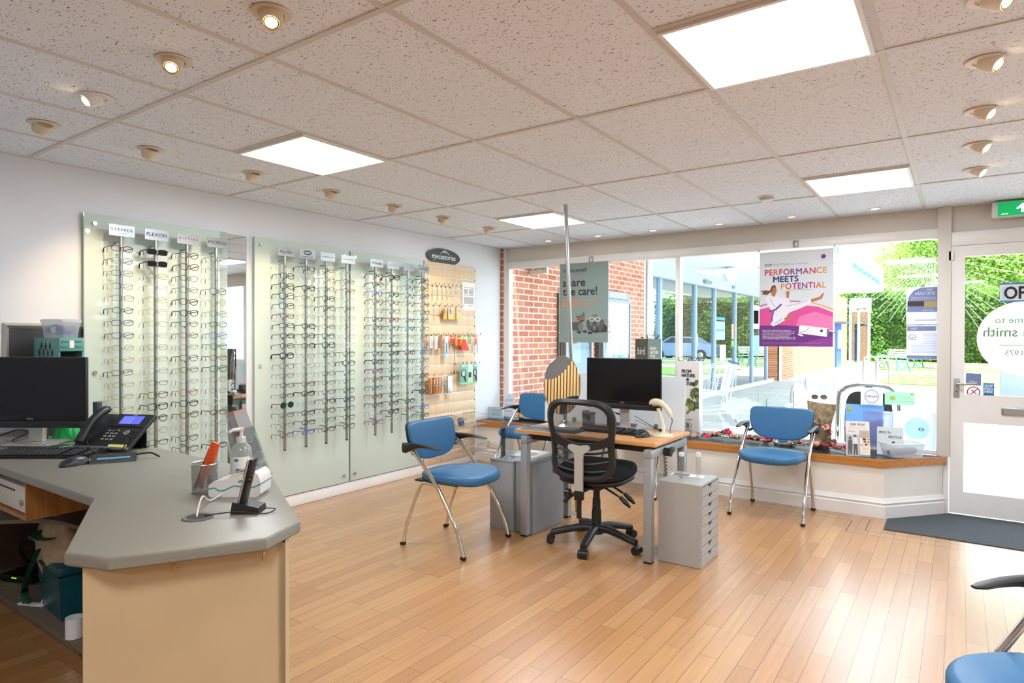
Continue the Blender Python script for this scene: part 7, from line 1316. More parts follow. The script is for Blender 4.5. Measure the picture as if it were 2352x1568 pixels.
# log plinth with mirrored sunglasses
BARK = mat('silver_birch_bark', 'a39072', 0.9, noise=0.55, nscale=26, bump=1.5)
t = thing('log_plinth', 'upright cut log with mottled bark on the window seat', 'log', (3.385, 4.43, SZ)); rings = []
for i in range(14):
    q = i / 13; rx = 0.072 + 0.035 * q ** 1.4 + 0.006 * math.sin(9 * q); z = 0.375 * q
    rings.append([((rx * (1 + 0.04 * math.sin(3 * a + q * 2) + 0.02 * math.sin(7 * a))) * math.cos(a) + 0.01 * q, (rx * 0.8) * math.sin(a), z - (0.018 * math.cos(a) * -1 * 0 + 0.05 * (rx * math.cos(a)) * (1 if i == 13 else 0) * 2)) for a in [2 * PI * k / 36 for k in range(36)]])
MB().use(BARK).loft(rings).build('bark', None, t)
MB().use(mat('cut_wood', 'c9bfae', 0.8)).loft([[(x * 0.93 + 0.001, y * 0.93, z + 0.0015) for x, y, z in rings[-1]], [(x * 0.92 + 0.001, y * 0.92, z + 0.003) for x, y, z in rings[-1]]]).build('cut_top', None, t)
ms = spec_meshes('hex', 'silver', 0.0015, 'clear'); MIR = mat('mirror_lens', 'c8ced0', 0.05, 1)
t = thing('sunglasses', 'mirrored hexagonal sunglasses perched on top of the log', 'sunglasses', (3.385, 4.40, 0.862)); t.rotation_euler = (0, R(-8), R(-72))
for nme, me in (('front', ms[0]), ('temple', ms[3]), ('temple', ms[4])): o = bpy.data.objects.new(nme, me); COL.objects.link(o); o.parent = t
for q in (1, 2):
    me = ms[q].copy(); me.materials.clear(); me.materials.append(MIR); o = bpy.data.objects.new('lens', me); COL.objects.link(o); o.parent = t
t = thing('round_tin', 'round polished metal base on the window seat behind the lone blue chair', 'stand', (3.12, 4.36, SZ)); MB().use(STEEL).lathe([(0.078, 0), (0.08, 0.004), (0.08, 0.024), (0.076, 0.028), (0.0001, 0.028)], n=36).build('base_disc', None, t); MB().use(T('post_blue', '5c7c92')).bb(-0.045, 0.035, -0.008, 0.008, 0.029, 0.10).build('upright', None, t)
# plants behind the chair
LEAF = foliage_mat('bright_leaf', ('5ca028', '9ad04a'), 20); LEAFD = foliage_mat('dull_leaf', ('4a7a52', '7aa878'), 20)
def sprig(name, label, x, y, h, m, big, seed):
    rg = random.Random(seed); t = thing(name, label, 'plant', (x, y, SZ)); MB().use(T('stem_green', '4a7a3a')).tube([(0, 0, 0), (0.004, 0, h * 0.6), (0, 0, h)], 0.0025, 6).build('stem', None, t); g = MB().use(m)
    for i in range(14):
        z = h * (0.35 + 0.65 * i / 13); a = i * 2.4; L = big * (1.1 - 0.6 * i / 13); ca, sa = math.cos(a), math.sin(a); P = []
        for (q, w, u) in ((0, 0, 0), (0.35, 0.33, 0.12), (0.7, 0.3, 0.15), (1, 0, 0.08), (0.7, -0.3, 0.15), (0.35, -0.33, 0.12)): P.append((L * (q * ca - w * sa), L * (q * sa + w * ca), z + L * u * 1.5))
        g.add(P, [(0, 1, 2, 3), (0, 3, 4, 5)])
    g.build('leaves', None, t)
    MB().use(T('pot_grey', '8a8c8c')).lathe([(0.02, 0), (0.026, 0.05), (0.0001, 0.05)], n=18).build('pot', None, t)
sprig('potted_sprig', 'bright green leafy sprig behind the left of the lone chair back', 2.95, 4.47, 0.37, LEAF, 0.055, 1); sprig('potted_sprig', 'taller eucalyptus sprig behind the right of the lone chair back', 3.17, 4.47, 0.45, LEAF, 0.045, 2)
# rose garlands
ROSE = [T('rose_pink', 'e0506c'), T('rose_peach', 'f0b090'), T('rose_blush', 'f2bcae'), T('rose_red', 'd03048')]; GL = T('garland_leaf', '3f7048', 0.6)
RM = []
for i, m in enumerate(ROSE): g = MB(); bloom(g, (0, 0, 0), 0.025, m, ROSE[(i + 1) % 4] if i != 0 else ROSE[3], random.Random(i), 4); RM.append(g.mesh('rose'))
def garland(label, path, nr, nl, seed):
    rg = random.Random(seed); t = thing('rose_garland', label, 'garland', path[0]); b = Vector(path[0]); P = [p - b for p in smooth_path(path, 8)]
    MB().use(T('vine', '4a5a3a')).tube(P, 0.0018, 5).build('vine', None, t); g = MB().use(GL)
    for i in range(int(nl * 1.7)):
        p = P[rg.randrange(len(P))] + Vector((rg.uniform(-.03, .03), rg.uniform(-.025, .025), rg.uniform(0, .03))); a = rg.uniform(0, 2 * PI); e = rg.uniform(-0.2, 0.8); L = rg.uniform(0.02, 0.036); d = Vector((math.cos(a), math.sin(a), e)) * L; w = Vector((-math.sin(a), math.cos(a), 0)) * L * 0.4
        g.add([tuple(p), tuple(p + d * 0.5 + w), tuple(p + d), tuple(p + d * 0.5 - w)], [(0, 1, 2, 3)])
    o = g.build('leaves', None, t)
    for i in range(nr):
        p = P[int((i + 0.5) * len(P) / nr) % len(P)] + Vector((rg.uniform(-.02, .02), rg.uniform(-.03, .02), rg.uniform(0.004, .03))); o = bpy.data.objects.new('rose', RM[rg.randrange(4)]); COL.objects.link(o); o.parent = t; o.location = p; o.rotation_euler = (rg.uniform(0.2, 1.0), rg.uniform(-0.5, 0.5), rg.uniform(-0.6, 0.6)); s_ = rg.uniform(0.8, 1.25); o.scale = (s_, s_, s_)
garland('garland of pink and peach artificial roses between the oak leaf column and the lone chair', [(2.10, 4.27, 0.452), (2.42, 4.30, 0.455), (2.55, 4.38, 0.46), (2.62, 4.40, 0.49), (2.72, 4.35, 0.455), (2.86, 4.42, 0.46)], 20, 120, 11)
garland('garland of roses and leaves lying behind the lone chair', [(2.82, 4.40, 0.455), (2.92, 4.36, 0.455), (3.02, 4.38, 0.46)], 10, 60, 12)
garland('garland of pink and red roses around the foot of the log and up its side', [(3.20, 4.33, 0.455), (3.34, 4.33, 0.455), (3.45, 4.33, 0.457), (3.55, 4.30, 0.455), (3.66, 4.24, 0.455)], 18, 90, 13)
garland('spray of roses draped down the front of the log', [(3.33, 4.335, 0.66), (3.40, 4.325, 0.645), (3.45, 4.335, 0.60), (3.475, 4.34, 0.55), (3.49, 4.34, 0.47)], 8, 40, 14)
# ear wax stand
def fw(g):
    g.use(INK).text('EAR WAX', 0.085, 0.235, 0.028, 0, 0.008, 'C', width=0.10).use(T('salmon', 'e8a088')).text('REMOVAL SERVICE', 0.085, 0.212, 0.018, 0, 0, 'C', width=0.125).use(T('txt_grey', '8c8c90')).rect(0.015, 0.06, 0.192, 0.195).rect(0.015, 0.07, 0.184, 0.187).use(T('bw_mid', 'b8b8b8')).rect(0.004, 0.095, 0.004, 0.165, 0.0002).use(T('bw_dark', '55555a')).ell(0.03, 0.138, 0.010, 0.012, 0.0004).poly([(0.018, 0.125), (0.042, 0.125), (0.046, 0.085), (0.040, 0.01), (0.03, 0.01), (0.028, 0.06), (0.022, 0.01), (0.014, 0.01), (0.015, 0.085)], 0.0005).use(T('bw_light', 'dcdcdc')).poly([(0.052, 0.145), (0.078, 0.145), (0.084, 0.095), (0.050, 0.095)], 0.0005).use(T('bw_dark', '55555a')).ell(0.064, 0.155, 0.010, 0.011, 0.0006).poly([(0.052, 0.095), (0.080, 0.095), (0.080, 0.01), (0.070, 0.01), (0.067, 0.06), (0.062, 0.01), (0.053, 0.01)], 0.0006)
t = card('ear_wax_stand', 'clear-footed stand with an ear wax removal leaflet at the end of the window seat', 3.70, 4.165, 0.165, 0.27, R(14), R(13), mat('card_offwhite', 'dcdad8', 0.35), fw)
M_ = Matrix.Rotation(-R(13), 4, 'X'); g = MB(M_); g.use(T('pocket_edge', 'c8b89c')).bb(0.012, 0.082, -0.012, -0.001, 0.012, 0.20); g.M = M_ @ frame((0.012, -0.0126, 0.012), (1, 0, 0), (0, 0, 1))
g.use(T('pocket_cream', 'e2dccc')).rect(0, 0.07, 0, 0.188, 0).use(T('pocket_green', 'aeb6a6')).rect(0, 0.07, 0.13, 0.188, 0.0003).use(T('poster_orange', 'dd7a3c')).text('struggling', 0.035, 0.165, 0.013, 0.0005, 0.02, 'C', width=0.04).text('to hear your', 0.035, 0.152, 0.013, 0.0005, 0.02, 'C', width=0.048).text('conversations?', 0.035, 0.139, 0.013, 0.0005, 0.02, 'C', width=0.056)
rg = random.Random(2)
for k in range(26): g.use((T('crowd_a', 'b4553a'), T('crowd_b', '3a3440'), T('crowd_c', 'd8b09a'), T('crowd_d', 'e0dcd8'))[k % 4]).ell(rg.uniform(0.008, 0.062), rg.uniform(0.072, 0.122), 0.008, 0.008, 0.0004 + 0.00002 * k, 10)
g.use(T('txt_salmon', 'd89a84')).rect(0.012, 0.058, 0.05, 0.053, 0.0004).rect(0.016, 0.054, 0.04, 0.043, 0.0004).build('pocket_leaflet', None, t)
# specs tray
t = thing('specs_tray', 'translucent white plastic tray of old glasses with a recycling card', 'tray', (3.975, 4.36, SZ), R(38))
CB = glassmat('tray_plastic', 'f6f8fa', 0.08, 0.15, 0.55, 'eef1f4'); o1 = rr(0.135, 0.095, 7, 36)
o = MB().use(CB).loft([[(x * 0.88, y * 0.86, 0.002) for x, y in o1], [(x * 0.90, y * 0.88, 0.006) for x, y in o1], [(x, y, 0.105) for x, y in o1]], True, False).build('tray_wall', None, t)
MB().use(mat('tray_rim', 'e6eaee', 0.3)).tube([(x * 1.015, y * 1.02, 0.105) for x, y in o1], 0.003, 6, closed=True).build('rim', None, t)
for i, (x, y, z, m, lb) in enumerate(((3.94, 4.30, 0.475, '4a5260', 'grey spectacle case at the left inside the white tray'), (4.02, 4.36, 0.485, '6f757c', 'long silvery spectacle case at the right inside the white tray'))):
    tag(MB().use(T('case_%d' % i, m, 0.4)).tube([(x - 0.06 * math.cos(R(38)), y - 0.06 * math.sin(R(38)), z), (x - 0.045 * math.cos(R(38)), y - 0.045 * math.sin(R(38)), z + 0.004), (x + 0.045 * math.cos(R(38)), y + 0.045 * math.sin(R(38)), z + 0.006), (x + 0.06 * math.cos(R(38)), y + 0.06 * math.sin(R(38)), z + 0.003)], [0.014, 0.026, 0.026, 0.014], 14).build('spectacle_case'), lb, 'spectacle case')
shelf_specs(4.00, 4.33, 0.478, 0, 'oval', 'black', 'black spectacles lying loose in the white recycling tray', (0, R(20), R(-52)))
t = thing('recycling_card', 'pale card lettered in dark hand-drawn capitals propped in the white tray', 'card', (3.90, 4.325, 0.447), R(6)); M_ = Matrix.Rotation(R(-12), 4, 'X')
MB(M_).use(mat('card_palegrey', 'c8d0d2', 0.5)).bb(-0.088, 0.088, 0, 0.0015, 0.0, 0.215).build('card', None, t)
g = MB(M_ @ frame((-0.088, -0.0006, 0), (1, 0, 0), (0, 0, 1))); g.use(T('pen_dark', '2c3238')).text('SPECS To', 0.012, 0.165, 0.026, 0, 0.025, 'L', width=0.08).text('RECYCLE', 0.078, 0.132, 0.026, 0, 0.025, 'L', width=0.085).ell(0.11, 0.10, 0.012, 0.007, 0); g.build('lettering', None, t)
#PART7
# ------------------------------------------------------------------ outside
def paving_mat():
    m, nt, b = nodes_mat('pale_paving'); tc = nt.nodes.new('ShaderNodeTexCoord'); br = nt.nodes.new('ShaderNodeTexBrick'); nt.links.new(tc.outputs['Object'], br.inputs['Vector'])
    br.inputs['Scale'].default_value = 1; br.inputs['Brick Width'].default_value = 0.9; br.inputs['Row Height'].default_value = 0.6; br.inputs['Mortar Size'].default_value = 0.006
    br.inputs['Color1'].default_value = lin('b4b3b1'); br.inputs['Color2'].default_value = lin('a9a8a6'); br.inputs['Mortar'].default_value = lin('8a8987')
    n = nt.nodes.new('ShaderNodeTexNoise'); n.inputs['Scale'].default_value = 3; n.inputs['Detail'].default_value = 6; nt.links.new(tc.outputs['Object'], n.inputs['Vector'])
    mr = nt.nodes.new('ShaderNodeMapRange'); mr.inputs[3].default_value = 0.85; mr.inputs[4].default_value = 1.15; nt.links.new(n.outputs['Fac'], mr.inputs[0])
    vm = nt.nodes.new('ShaderNodeVectorMath'); vm.operation = 'SCALE'; nt.links.new(br.outputs['Color'], vm.inputs[0]); nt.links.new(mr.outputs[0], vm.inputs['Scale']); nt.links.new(vm.outputs[0], b.inputs['Base Color']); b.inputs['Roughness'].default_value = 0.9
    return m
GZ = -0.10
struct('ground', MB().use(paving_mat()).bb(-30, 40, 4.66, 90, GZ - 0.1, GZ))
GRASS = mat('lawn_grass', '6f8f45', 0.95, noise=0.3, nscale=6, bump=1.0)
def lawn(lb, x0, x1, y0, y1): tag(MB().use(GRASS).bb(x0, x1, y0, y1, GZ + 0.001, GZ + 0.03).build('lawn'), lb, 'grass', kind='stuff')
lawn('strip of bright grass nearest the shop, crossed by the hours lettering', 2.2, 14, 21.5, 27.5); lawn('wider lawn in front of the hedge', 1.2, 16, 31.5, 35); lawn('far verge under the hedge', -3, 20, 39, 44)
struct('trim_3', MB().use(mat('road_kerb', 'a8a6a4', 0.8)).bb(-6, 20, 36.6, 36.9, GZ, GZ + 0.1).use(mat('road_tarmac', '8c8c8e', 0.9)).bb(-6, 20, 36.9, 39, GZ + 0.002, GZ + 0.01))
# near brick wall with notice boards
tag(MB().use(BRICK).bb(-0.5, -0.1, 4.76, 8.85, GZ, 3.2).build('brick_wall'), 'red brick side wall running away outside the left shop window', 'wall')
tag(MB().use(mat('white_column_paint', 'e4e2de', 0.6)).bb(-0.62, -0.1, 8.86, 9.24, GZ, 2.84).use(GREYM).cyl((-0.09, 8.95, GZ), (-0.09, 8.95, 2.8), 0.03).build('white_column'), 'white painted column where the brick wall meets the supermarket glazing', 'column')
DKW = mat('dark_timber', '4a3c38', 0.7)
def board2(label, y0, y1, zt, title, title_w):
    t = thing('notice_board', label, 'notice board', (-0.098, y0, 0)); w = y1 - y0
    MB().use(DKW).bb(0, 0.07, -0.06, w + 0.02, 0.55, zt - 0.02).build('timber_back', None, t)
    g = MB().use(ALU); 
    for a in (0, w - 0.05): g.bb(0.07, 0.11, a, a + 0.05, 0.62, zt - 0.05)
    g.bb(0.07, 0.11, 0, w, zt - 0.05, zt).bb(0.07, 0.11, 0, w, 0.57, 0.62); g.build('frame', None, t)
    g = MB(WALLM(0, 0, 0.075)); g.use(T('board_back', 'd0d4d8')).rect(0.05, w - 0.05, 0.62, zt - 0.05); rg = random.Random(int(y0 * 10))
    for i in range(9):
        a = rg.uniform(0.08, w - 0.28); b = rg.uniform(0.7, zt - 0.35); g.use((PAPER, T('notice_pink', 'd87898'), PAPER, T('notice_blue', '8ab0d0'))[i % 4]).rect(a, a + 0.2, b, b + 0.28, 0.001 + 0.0006 * i)
    g.build('notices', None, t); MB().use(glassmat('board_glass', 'eef4f8', 0.1)).bb(0.098, 0.101, 0.05, w - 0.05, 0.62, zt - 0.05).build('glass', None, t)
    g = MB(WALLM(w / 2, zt + 0.005, 0.112)); g.use(ALU).prism([(-w * 0.45, 0), (w * 0.45, 0), (w * 0.40, 0.11), (-w * 0.40, 0.11)], -0.04, 0).use(PAPER).text(title, 0, 0.025, 0.09, 0.001, 0.02, 'C', width=title_w); g.build('header', None, t)
board2('first aluminium notice board on the brick wall, mostly behind the cat and dog poster', 6.03, 6.80, 1.96, 'WROUGHTON', 0.5); board2('second aluminium notice board headed with white capitals, right of the hanging poster', 7.12, 8.10, 1.93, 'NOTICES', 0.55)
t = thing('blade_sign', 'pale mint projecting shop sign at the top left of the window', 'sign', (-0.098, 5.3, 2.135)); MB().use(T('mint', 'd4e8e0', 0.4)).bb(0, 0.27, -0.02, 0.02, 0, 0.55, 0.002).build('panel', None, t); MB(frame((0, -0.021, 0), (1, 0, 0), (0, 0, 1))).use(T('sign_script', '6a7c7a')).text('horne & smith', 0.25, 0.045, 0.12, 0, 0, 'R', width=0.45).build('lettering', None, t)
# canopy
SOF = mat('white_soffit', 'dcdcdc', 0.7); g = MB().use(SOF); y = 4.9
while y < 22.7: g.bb(-0.555, 2.24, y, y + 0.145, 2.852, 2.87); y += 0.15
g.bb(-0.555, 2.24, 4.9, 22.7, 2.872, 2.95)
t = thing('canopy', 'long white boarded canopy over the supermarket front with a blue stripe on its edge', 'canopy', (0, 0, 0)); g.build('soffit_boards', None, t)
MB().use(mat('white_fascia', 'f0f0f0', 0.5)).bb(2.241, 2.28, 4.9, 22.75, 2.84, 3.57).bb(-0.555, 2.24, 22.701, 22.75, 2.84, 3.57).build('fascia', None, t); MB().use(T('stripe_blue', '2f6fd0')).bb(2.281, 2.284, 15.3, 21.6, 2.99, 3.11).bb(2.281, 2.284, 12.6, 12.8, 3.05, 3.25).bb(2.281, 2.284, 13.0, 13.2, 3.05, 3.25).build('blue_stripe', None, t)
t = thing('globe_lamp', 'round white globe lamp hanging under the canopy beside the karate poster', 'lamp', (0.3, 12.5, 2.85)); MB().use(mat('globe_white', 'eef0f2', 0.3)).lathe([(0.0001, -0.32), (0.09, -0.30), (0.16, -0.20), (0.17, -0.12), (0.12, -0.02), (0.05, 0.0)], n=24).build('globe', None, t); MB().use(ALU).cyl((0, 0, -0.02), (0, 0, 0.0), 0.06).build('fitting', None, t)
# supermarket glazing
t = thing('supermarket_front', 'pale blue framed supermarket glass front with sliding doors', 'shop front', (-0.69, 0, 0)); FR = mat('pale_blue_frame', '9fb2c0', 0.4, 0.3)
MS = [9.32, 10.97, 13.08, 14.5, 16.28, 18.04, 19.75]
for i, y in enumerate(MS): MB().use(FR).bb(-0.05, 0.05, y - 0.06, y + 0.06, GZ, 2.55).build('mullion', None, t)
MB().use(mat('pale_header', 'b4c4d2', 0.5)).bb(-0.06, 0.13, 9.3, 20.6, 2.55, 2.85).build('header', None, t); MB().use(mat('pale_sill', 'd0d6da', 0.5)).bb(-0.06, 0.06, 9.3, 20.6, GZ, 0.0).build('threshold', None, t)
SG = glassmat('shopfront_glass', 'c4dcea', 0.30)
for i in range(len(MS) - 1): MB().use(SG).bb(-0.006, 0.006, MS[i] + 0.06, MS[i + 1] - 0.06, 0.0, 2.55).build('pane', None, t)
MB().use(ALU).bb(0.131, 0.2, 13.3, 13.75, 2.60, 2.68, 0.01).bb(0.131, 0.17, 15.6, 15.8, 2.62, 2.70, 0.01).build('door_sensor', None, t)
g = MB(WALLM(0, 0, 0.009))
for (y0, y1, z0, z1, c) in ((13.15, 13.3, 1.15, 1.42, 'f0f4f6'), (14.7, 15.4, 1.55, 1.75, '9fd0dc'), (14.7, 15.4, 1.78, 1.86, '3f9ab0'), (14.7, 15.4, 1.28, 1.5, '9fd0dc'), (14.7, 15.4, 1.5, 1.55, '3f9ab0'), (15.0, 15.5, 0.75, 1.15, 'f0f4f6'), (16.0, 16.2, 1.3, 1.7, 'e8a08a'), (16.0, 16.2, 1.1, 1.25, '8ae04a'), (16.0, 16.2, 0.4, 0.6, '8ae04a'), (18.1, 18.9, 1.6, 2.3, 'f0f4f6'), (18.2, 18.8, 1.75, 2.15, 'e88a6a'), (18.1, 18.9, 0.8, 1.4, '7aa8dc')):
    g.use(T('decal_' + c, c)).rect(y0, y1, z0, z1)
g.build('stickers', None, t)
MB().use(mat('shop_inner', '8fa0a8', 0.8)).bb(-3.2, -3.0, 9.3, 20.6, GZ, 2.84).use(mat('shop_floor', 'a8b0b4', 0.5)).bb(-3.0, -0.08, 9.3, 20.6, GZ, 0.0).use(mat('shop_ceiling', 'c0c6c8', 0.7)).bb(-3.0, -0.08, 9.3, 20.6, 2.75, 2.84).use(mat('tube_white', 'ffffff', 0.5, emis=3)).bb(-2.34, -2.29, 10, 19.5, 2.72, 2.745).build('interior', None, t)
# far brick building with cash machine
tag(MB().use(BRICK2).bb(-4.0, -0.56, 20.95, 36.5, GZ, 3.4).use(mat('white_pier', 'e8e6e2', 0.6)).bb(-0.6, -0.53, 20.95, 21.25, GZ, 3.4).build('brick_building'), 'sunlit orange brick building end beyond the supermarket doors', 'building')
t = thing('cash_machine', 'blue cash machine bay set in the far brick wall', 'cash machine', (-0.55, 32.5, GZ)); MB().use(T('atm_blue', '3f6ad0', 0.4)).bb(0, 0.08, 0, 1.4, 0, 2.1).build('surround', None, t); MB().use(T('atm_pale', 'c8d8f0')).bb(0.081, 0.12, 0.25, 1.1, 0.9, 1.8).build('screen_panel', None, t); MB().use(T('atm_dark', '5a6070')).bb(0, 0.45, -0.2, 1.6, 2.1, 2.2).build('hood', None, t)
t = thing('glazed_entrance', 'tall blue-framed glazed corner of the far building', 'shop front', (-0.5, 36.7, GZ))
for x in (0, 1.0, 2.2): MB().use(FR).bb(x * 0.4, x * 0.4 + 0.12, 0, 0.12, 0, 3.4).build('mullion', None, t)
MB().use(SG).bb(0.05, 0.9, 0.05, 0.07, 0, 3.3).build('pane', None, t)
t = thing('cash_sign', 'white projecting sign with red and blue words beside the far brick wall', 'sign', (0.66, 28.0, 2.39)); MB().use(T('sign_white', 'f4f4f4', 0.4)).bb(0, 0.74, -0.08, 0.08, 0, 0.55, 0.01).build('box', None, t)
g = MB(frame((0, -0.082, 0), (1, 0, 0), (0, 0, 1))); g.use(T('sign_red', 'd8302c')).text('TESCO', 0.40, 0.38, 0.15, 0, 0.01, 'C', width=0.46).use(T('sign_blue', '2f5fb8'))
for k in range(5): g.poly([(0.17 + k * 0.095, 0.325), (0.235 + k * 0.095, 0.325), (0.245 + k * 0.095, 0.35), (0.18 + k * 0.095, 0.35)])
g.text('express', 0.40, 0.22, 0.13, 0, 0, 'C', width=0.44, shear=0.25).use(T('sign_red', 'd8302c')).poly([(0.19, 0.06), (0.50, 0.06), (0.60, 0.16), (0.29, 0.16)]).use(PAPER).text('Cash', 0.395, 0.078, 0.09, 0.002, 0.02, 'C', width=0.18); g.build('lettering', None, t)
MB().use(ALU).bb(-1.24, 0.0, -0.03, 0.03, 0.22, 0.30).build('bracket', None, t)
# street furniture
BOLL = mat('bollard_concrete', 'c8c4bc', 0.85, noise=0.1, nscale=12)
t = thing('concrete_bollard', 'pale concrete bollard outside, left of the pair', 'bollard', (1.60, 12.83, GZ), 0, 'concrete bollards'); MB().use(BOLL).lathe([(0.16, 0), (0.155, 0.28), (0.13, 0.42), (0.09, 0.48), (0.0001, 0.50)], n=28).build('post', None, t); MB().use(BOLL).lathe([(0.175, 0), (0.175, 0.03)], n=28).build('plinth', None, t)
copy_tree(t, (1.66, 13.9, GZ), 0, 'pale concrete bollard outside, right of the pair and taller'); bpy.context.view_layer.update()
t2 = [o for o in bpy.data.objects if o.name.startswith('concrete_bollard.')][0]; t2.scale = (0.9, 0.9, 1.25)
t = thing('bike_hoop', 'steel cycle hoop on the pavement, left one', 'cycle stand', (2.02, 21.6, GZ), R(60), 'steel cycle hoops'); MB().use(STEEL).tube(smooth_path([(-0.3, 0, 0), (-0.3, 0, 0.6), (-0.24, 0, 0.8), (0, 0, 0.84), (0.24, 0, 0.8), (0.3, 0, 0.6), (0.3, 0, 0)], 3), 0.03, 8).build('hoop', None, t); MB().use(STEEL).cyl((-0.3, 0, 0), (-0.3, 0, 0.01), 0.06).build('foot', None, t); copy_tree(t, (2.35, 21.9, GZ), R(60), 'steel cycle hoop on the pavement, right one')
BG = T('bench_green', '4a9a82', 0.5)
def bench(loc, rz, label):
    t = thing('park_bench', label, 'bench', loc, rz, 'green park benches')
    for s in (-0.75, 0.75):
        g = MB().use(BG).tube(smooth_path([(s, -0.28, 0), (s, -0.22, 0.25), (s, -0.27, 0.42), (s, -0.24, 0.62), (s, 0.05, 0.66), (s, 0.22, 0.62)], 4), 0.035, 8).tube(smooth_path([(s, 0.34, 0), (s, 0.22, 0.3), (s, 0.20, 0.5), (s, 0.36, 0.95)], 4), 0.035, 8).tube([(s, -0.26, 0.42), (s, 0.22, 0.42)], 0.03, 8).tube([(s + 0.01 * math.cos(a), 0.0 + 0.12 * math.cos(a), 0.2 + 0.1 * math.sin(a)) for a in [2 * PI * k / 16 for k in range(16)]], 0.02, 6, closed=True); g.build('end_frame', None, t)
    g = MB().use(T('bench_wood', 'd8d4c4'))
    for k in range(5): g.bb(-0.78, 0.78, -0.24 + k * 0.095, -0.16 + k * 0.095, 0.44, 0.47)
    for k in range(4): g.box((0, 0.25 + k * 0.028, 0.60 + k * 0.1), (1.56, 0.02, 0.07), rx=-0.3)
    g.build('slats', None, t)
bench((1.95, 30.6, GZ), R(-55), 'green iron bench on the path beyond the pavement'); bench((3.3, 34.0, GZ), R(-40), 'second green bench further back by the lawn')
t = thing('utility_cabinet', 'dark grey street cabinet on the pavement beyond the door', 'cabinet', (5.10, 16.8, GZ), R(0)); MB().use(T('cab_grey', '7c8894', 0.5)).bb(0, 1.3, 0, 0.5, 0.06, 0.95, 0.01).build('body', None, t); MB().use(T('cab_dark', '5c6470', 0.5)).bb(-0.02, 1.32, -0.02, 0.52, 0.95, 1.0).build('lid', None, t); MB().use(T('cab_dark', '5c6470')).bb(0.05, 1.25, 0.05, 0.45, 0, 0.06).build('plinth', None, t)
# pavement sign just outside the glass
t = thing('pavement_sign', 'black pavement sign in a curved chrome tube frame outside the window', 'sign', (3.67, 5.12, GZ), R(4))
MB().use(CHR).tube(smooth_path([(-0.24, 0, 0.02), (-0.24, 0, 0.85), (-0.20, 0, 0.98), (-0.10, 0, 1.03), (0.10, 0, 1.03), (0.20, 0, 0.98), (0.24, 0, 0.85), (0.24, 0, 0.02)], 5), 0.022, 12).build('tube_frame', None, t)
g = MB(frame((0, 0.0, 0), (1, 0, 0), (0, 0, 1))); g.use(mat('sign_black', '1e2022', 0.5)).prism([(x, 0.53 + z) for x, z in rr(0.19, 0.44, 5, 40)], -0.012, 0.012); g.build('panel', None, t)
MB().use(STEEL).bb(-0.03, 0.03, -0.01, 0.01, 0.965, 1.02).build('hanger', None, t); MB().use(BLACK).bb(-0.30, 0.30, -0.12, 0.12, 0.0, 0.05, 0.01).build('base', None, t)
# shopping trolleys
t = thing('shopping_trolley', 'chrome shopping trolley with a blue handle outside the supermarket', 'trolley', (0.85, 9.3, GZ), R(205), 'shopping trolleys'); TRW = mat('trolley_wire', 'ccd2d8', 0.35, 0.7)
g = MB().use(TRW)
def lerp(a, b, q): return tuple(a[i] + (b[i] - a[i]) * q for i in range(3))
tp = [(-0.42, -0.27, 1.0), (-0.42, 0.27, 1.0), (0.42, 0.19, 0.88), (0.42, -0.19, 0.88)]; bt = [(-0.30, -0.2, 0.48), (-0.30, 0.2, 0.48), (0.34, 0.15, 0.55), (0.34, -0.15, 0.55)]
g.tube(tp, 0.008, 6, closed=True).tube(bt, 0.006, 6, closed=True)
for i in range(4):
    a, b, c, d = tp[i], tp[(i + 1) % 4], bt[i], bt[(i + 1) % 4]
    for k in range(11): q = k / 10; g.tube([lerp(a, b, q), lerp(c, d, q)], 0.003, 4)
    for k in (1, 2): q = k / 3; g.tube([lerp(a, c, q), lerp(b, d, q)], 0.003, 4)
for k in range(8): q = k / 7; g.tube([lerp(bt[0], bt[1], q), lerp(bt[3], bt[2], q)], 0.003, 4)
g.build('basket', None, t)
g = MB().use(mat('trolley_frame', 'd8dce0', 0.3, 0.4))
for s in (-1, 1): g.tube(smooth_path([(-0.42, 0.27 * s, 1.0), (-0.34, 0.25 * s, 0.5), (-0.30, 0.25 * s, 0.22), (0.40, 0.18 * s, 0.16)], 4), 0.013, 8).tube([(-0.32, 0.25 * s, 0.30), (-0.38, 0.26 * s, 0.12)], 0.012, 8)
g.build('chassis', None, t); MB().use(T('handle_blue', '2c50c0', 0.35)).tube([(-0.46, -0.28, 1.02), (-0.46, 0.28, 1.02)], 0.018, 10).build('handle', None, t)
for (x, y) in ((-0.38, -0.26), (-0.38, 0.26), (0.40, -0.18), (0.40, 0.18)): MB().use(T('wheel_grey', '5c6070')).cyl((x, y - 0.015, 0.06), (x, y + 0.015, 0.06), 0.06, n=18).build('wheel', None, t)
copy_tree(t, (0.62, 9.85, GZ), R(205), 'second shopping trolley nested behind the first')
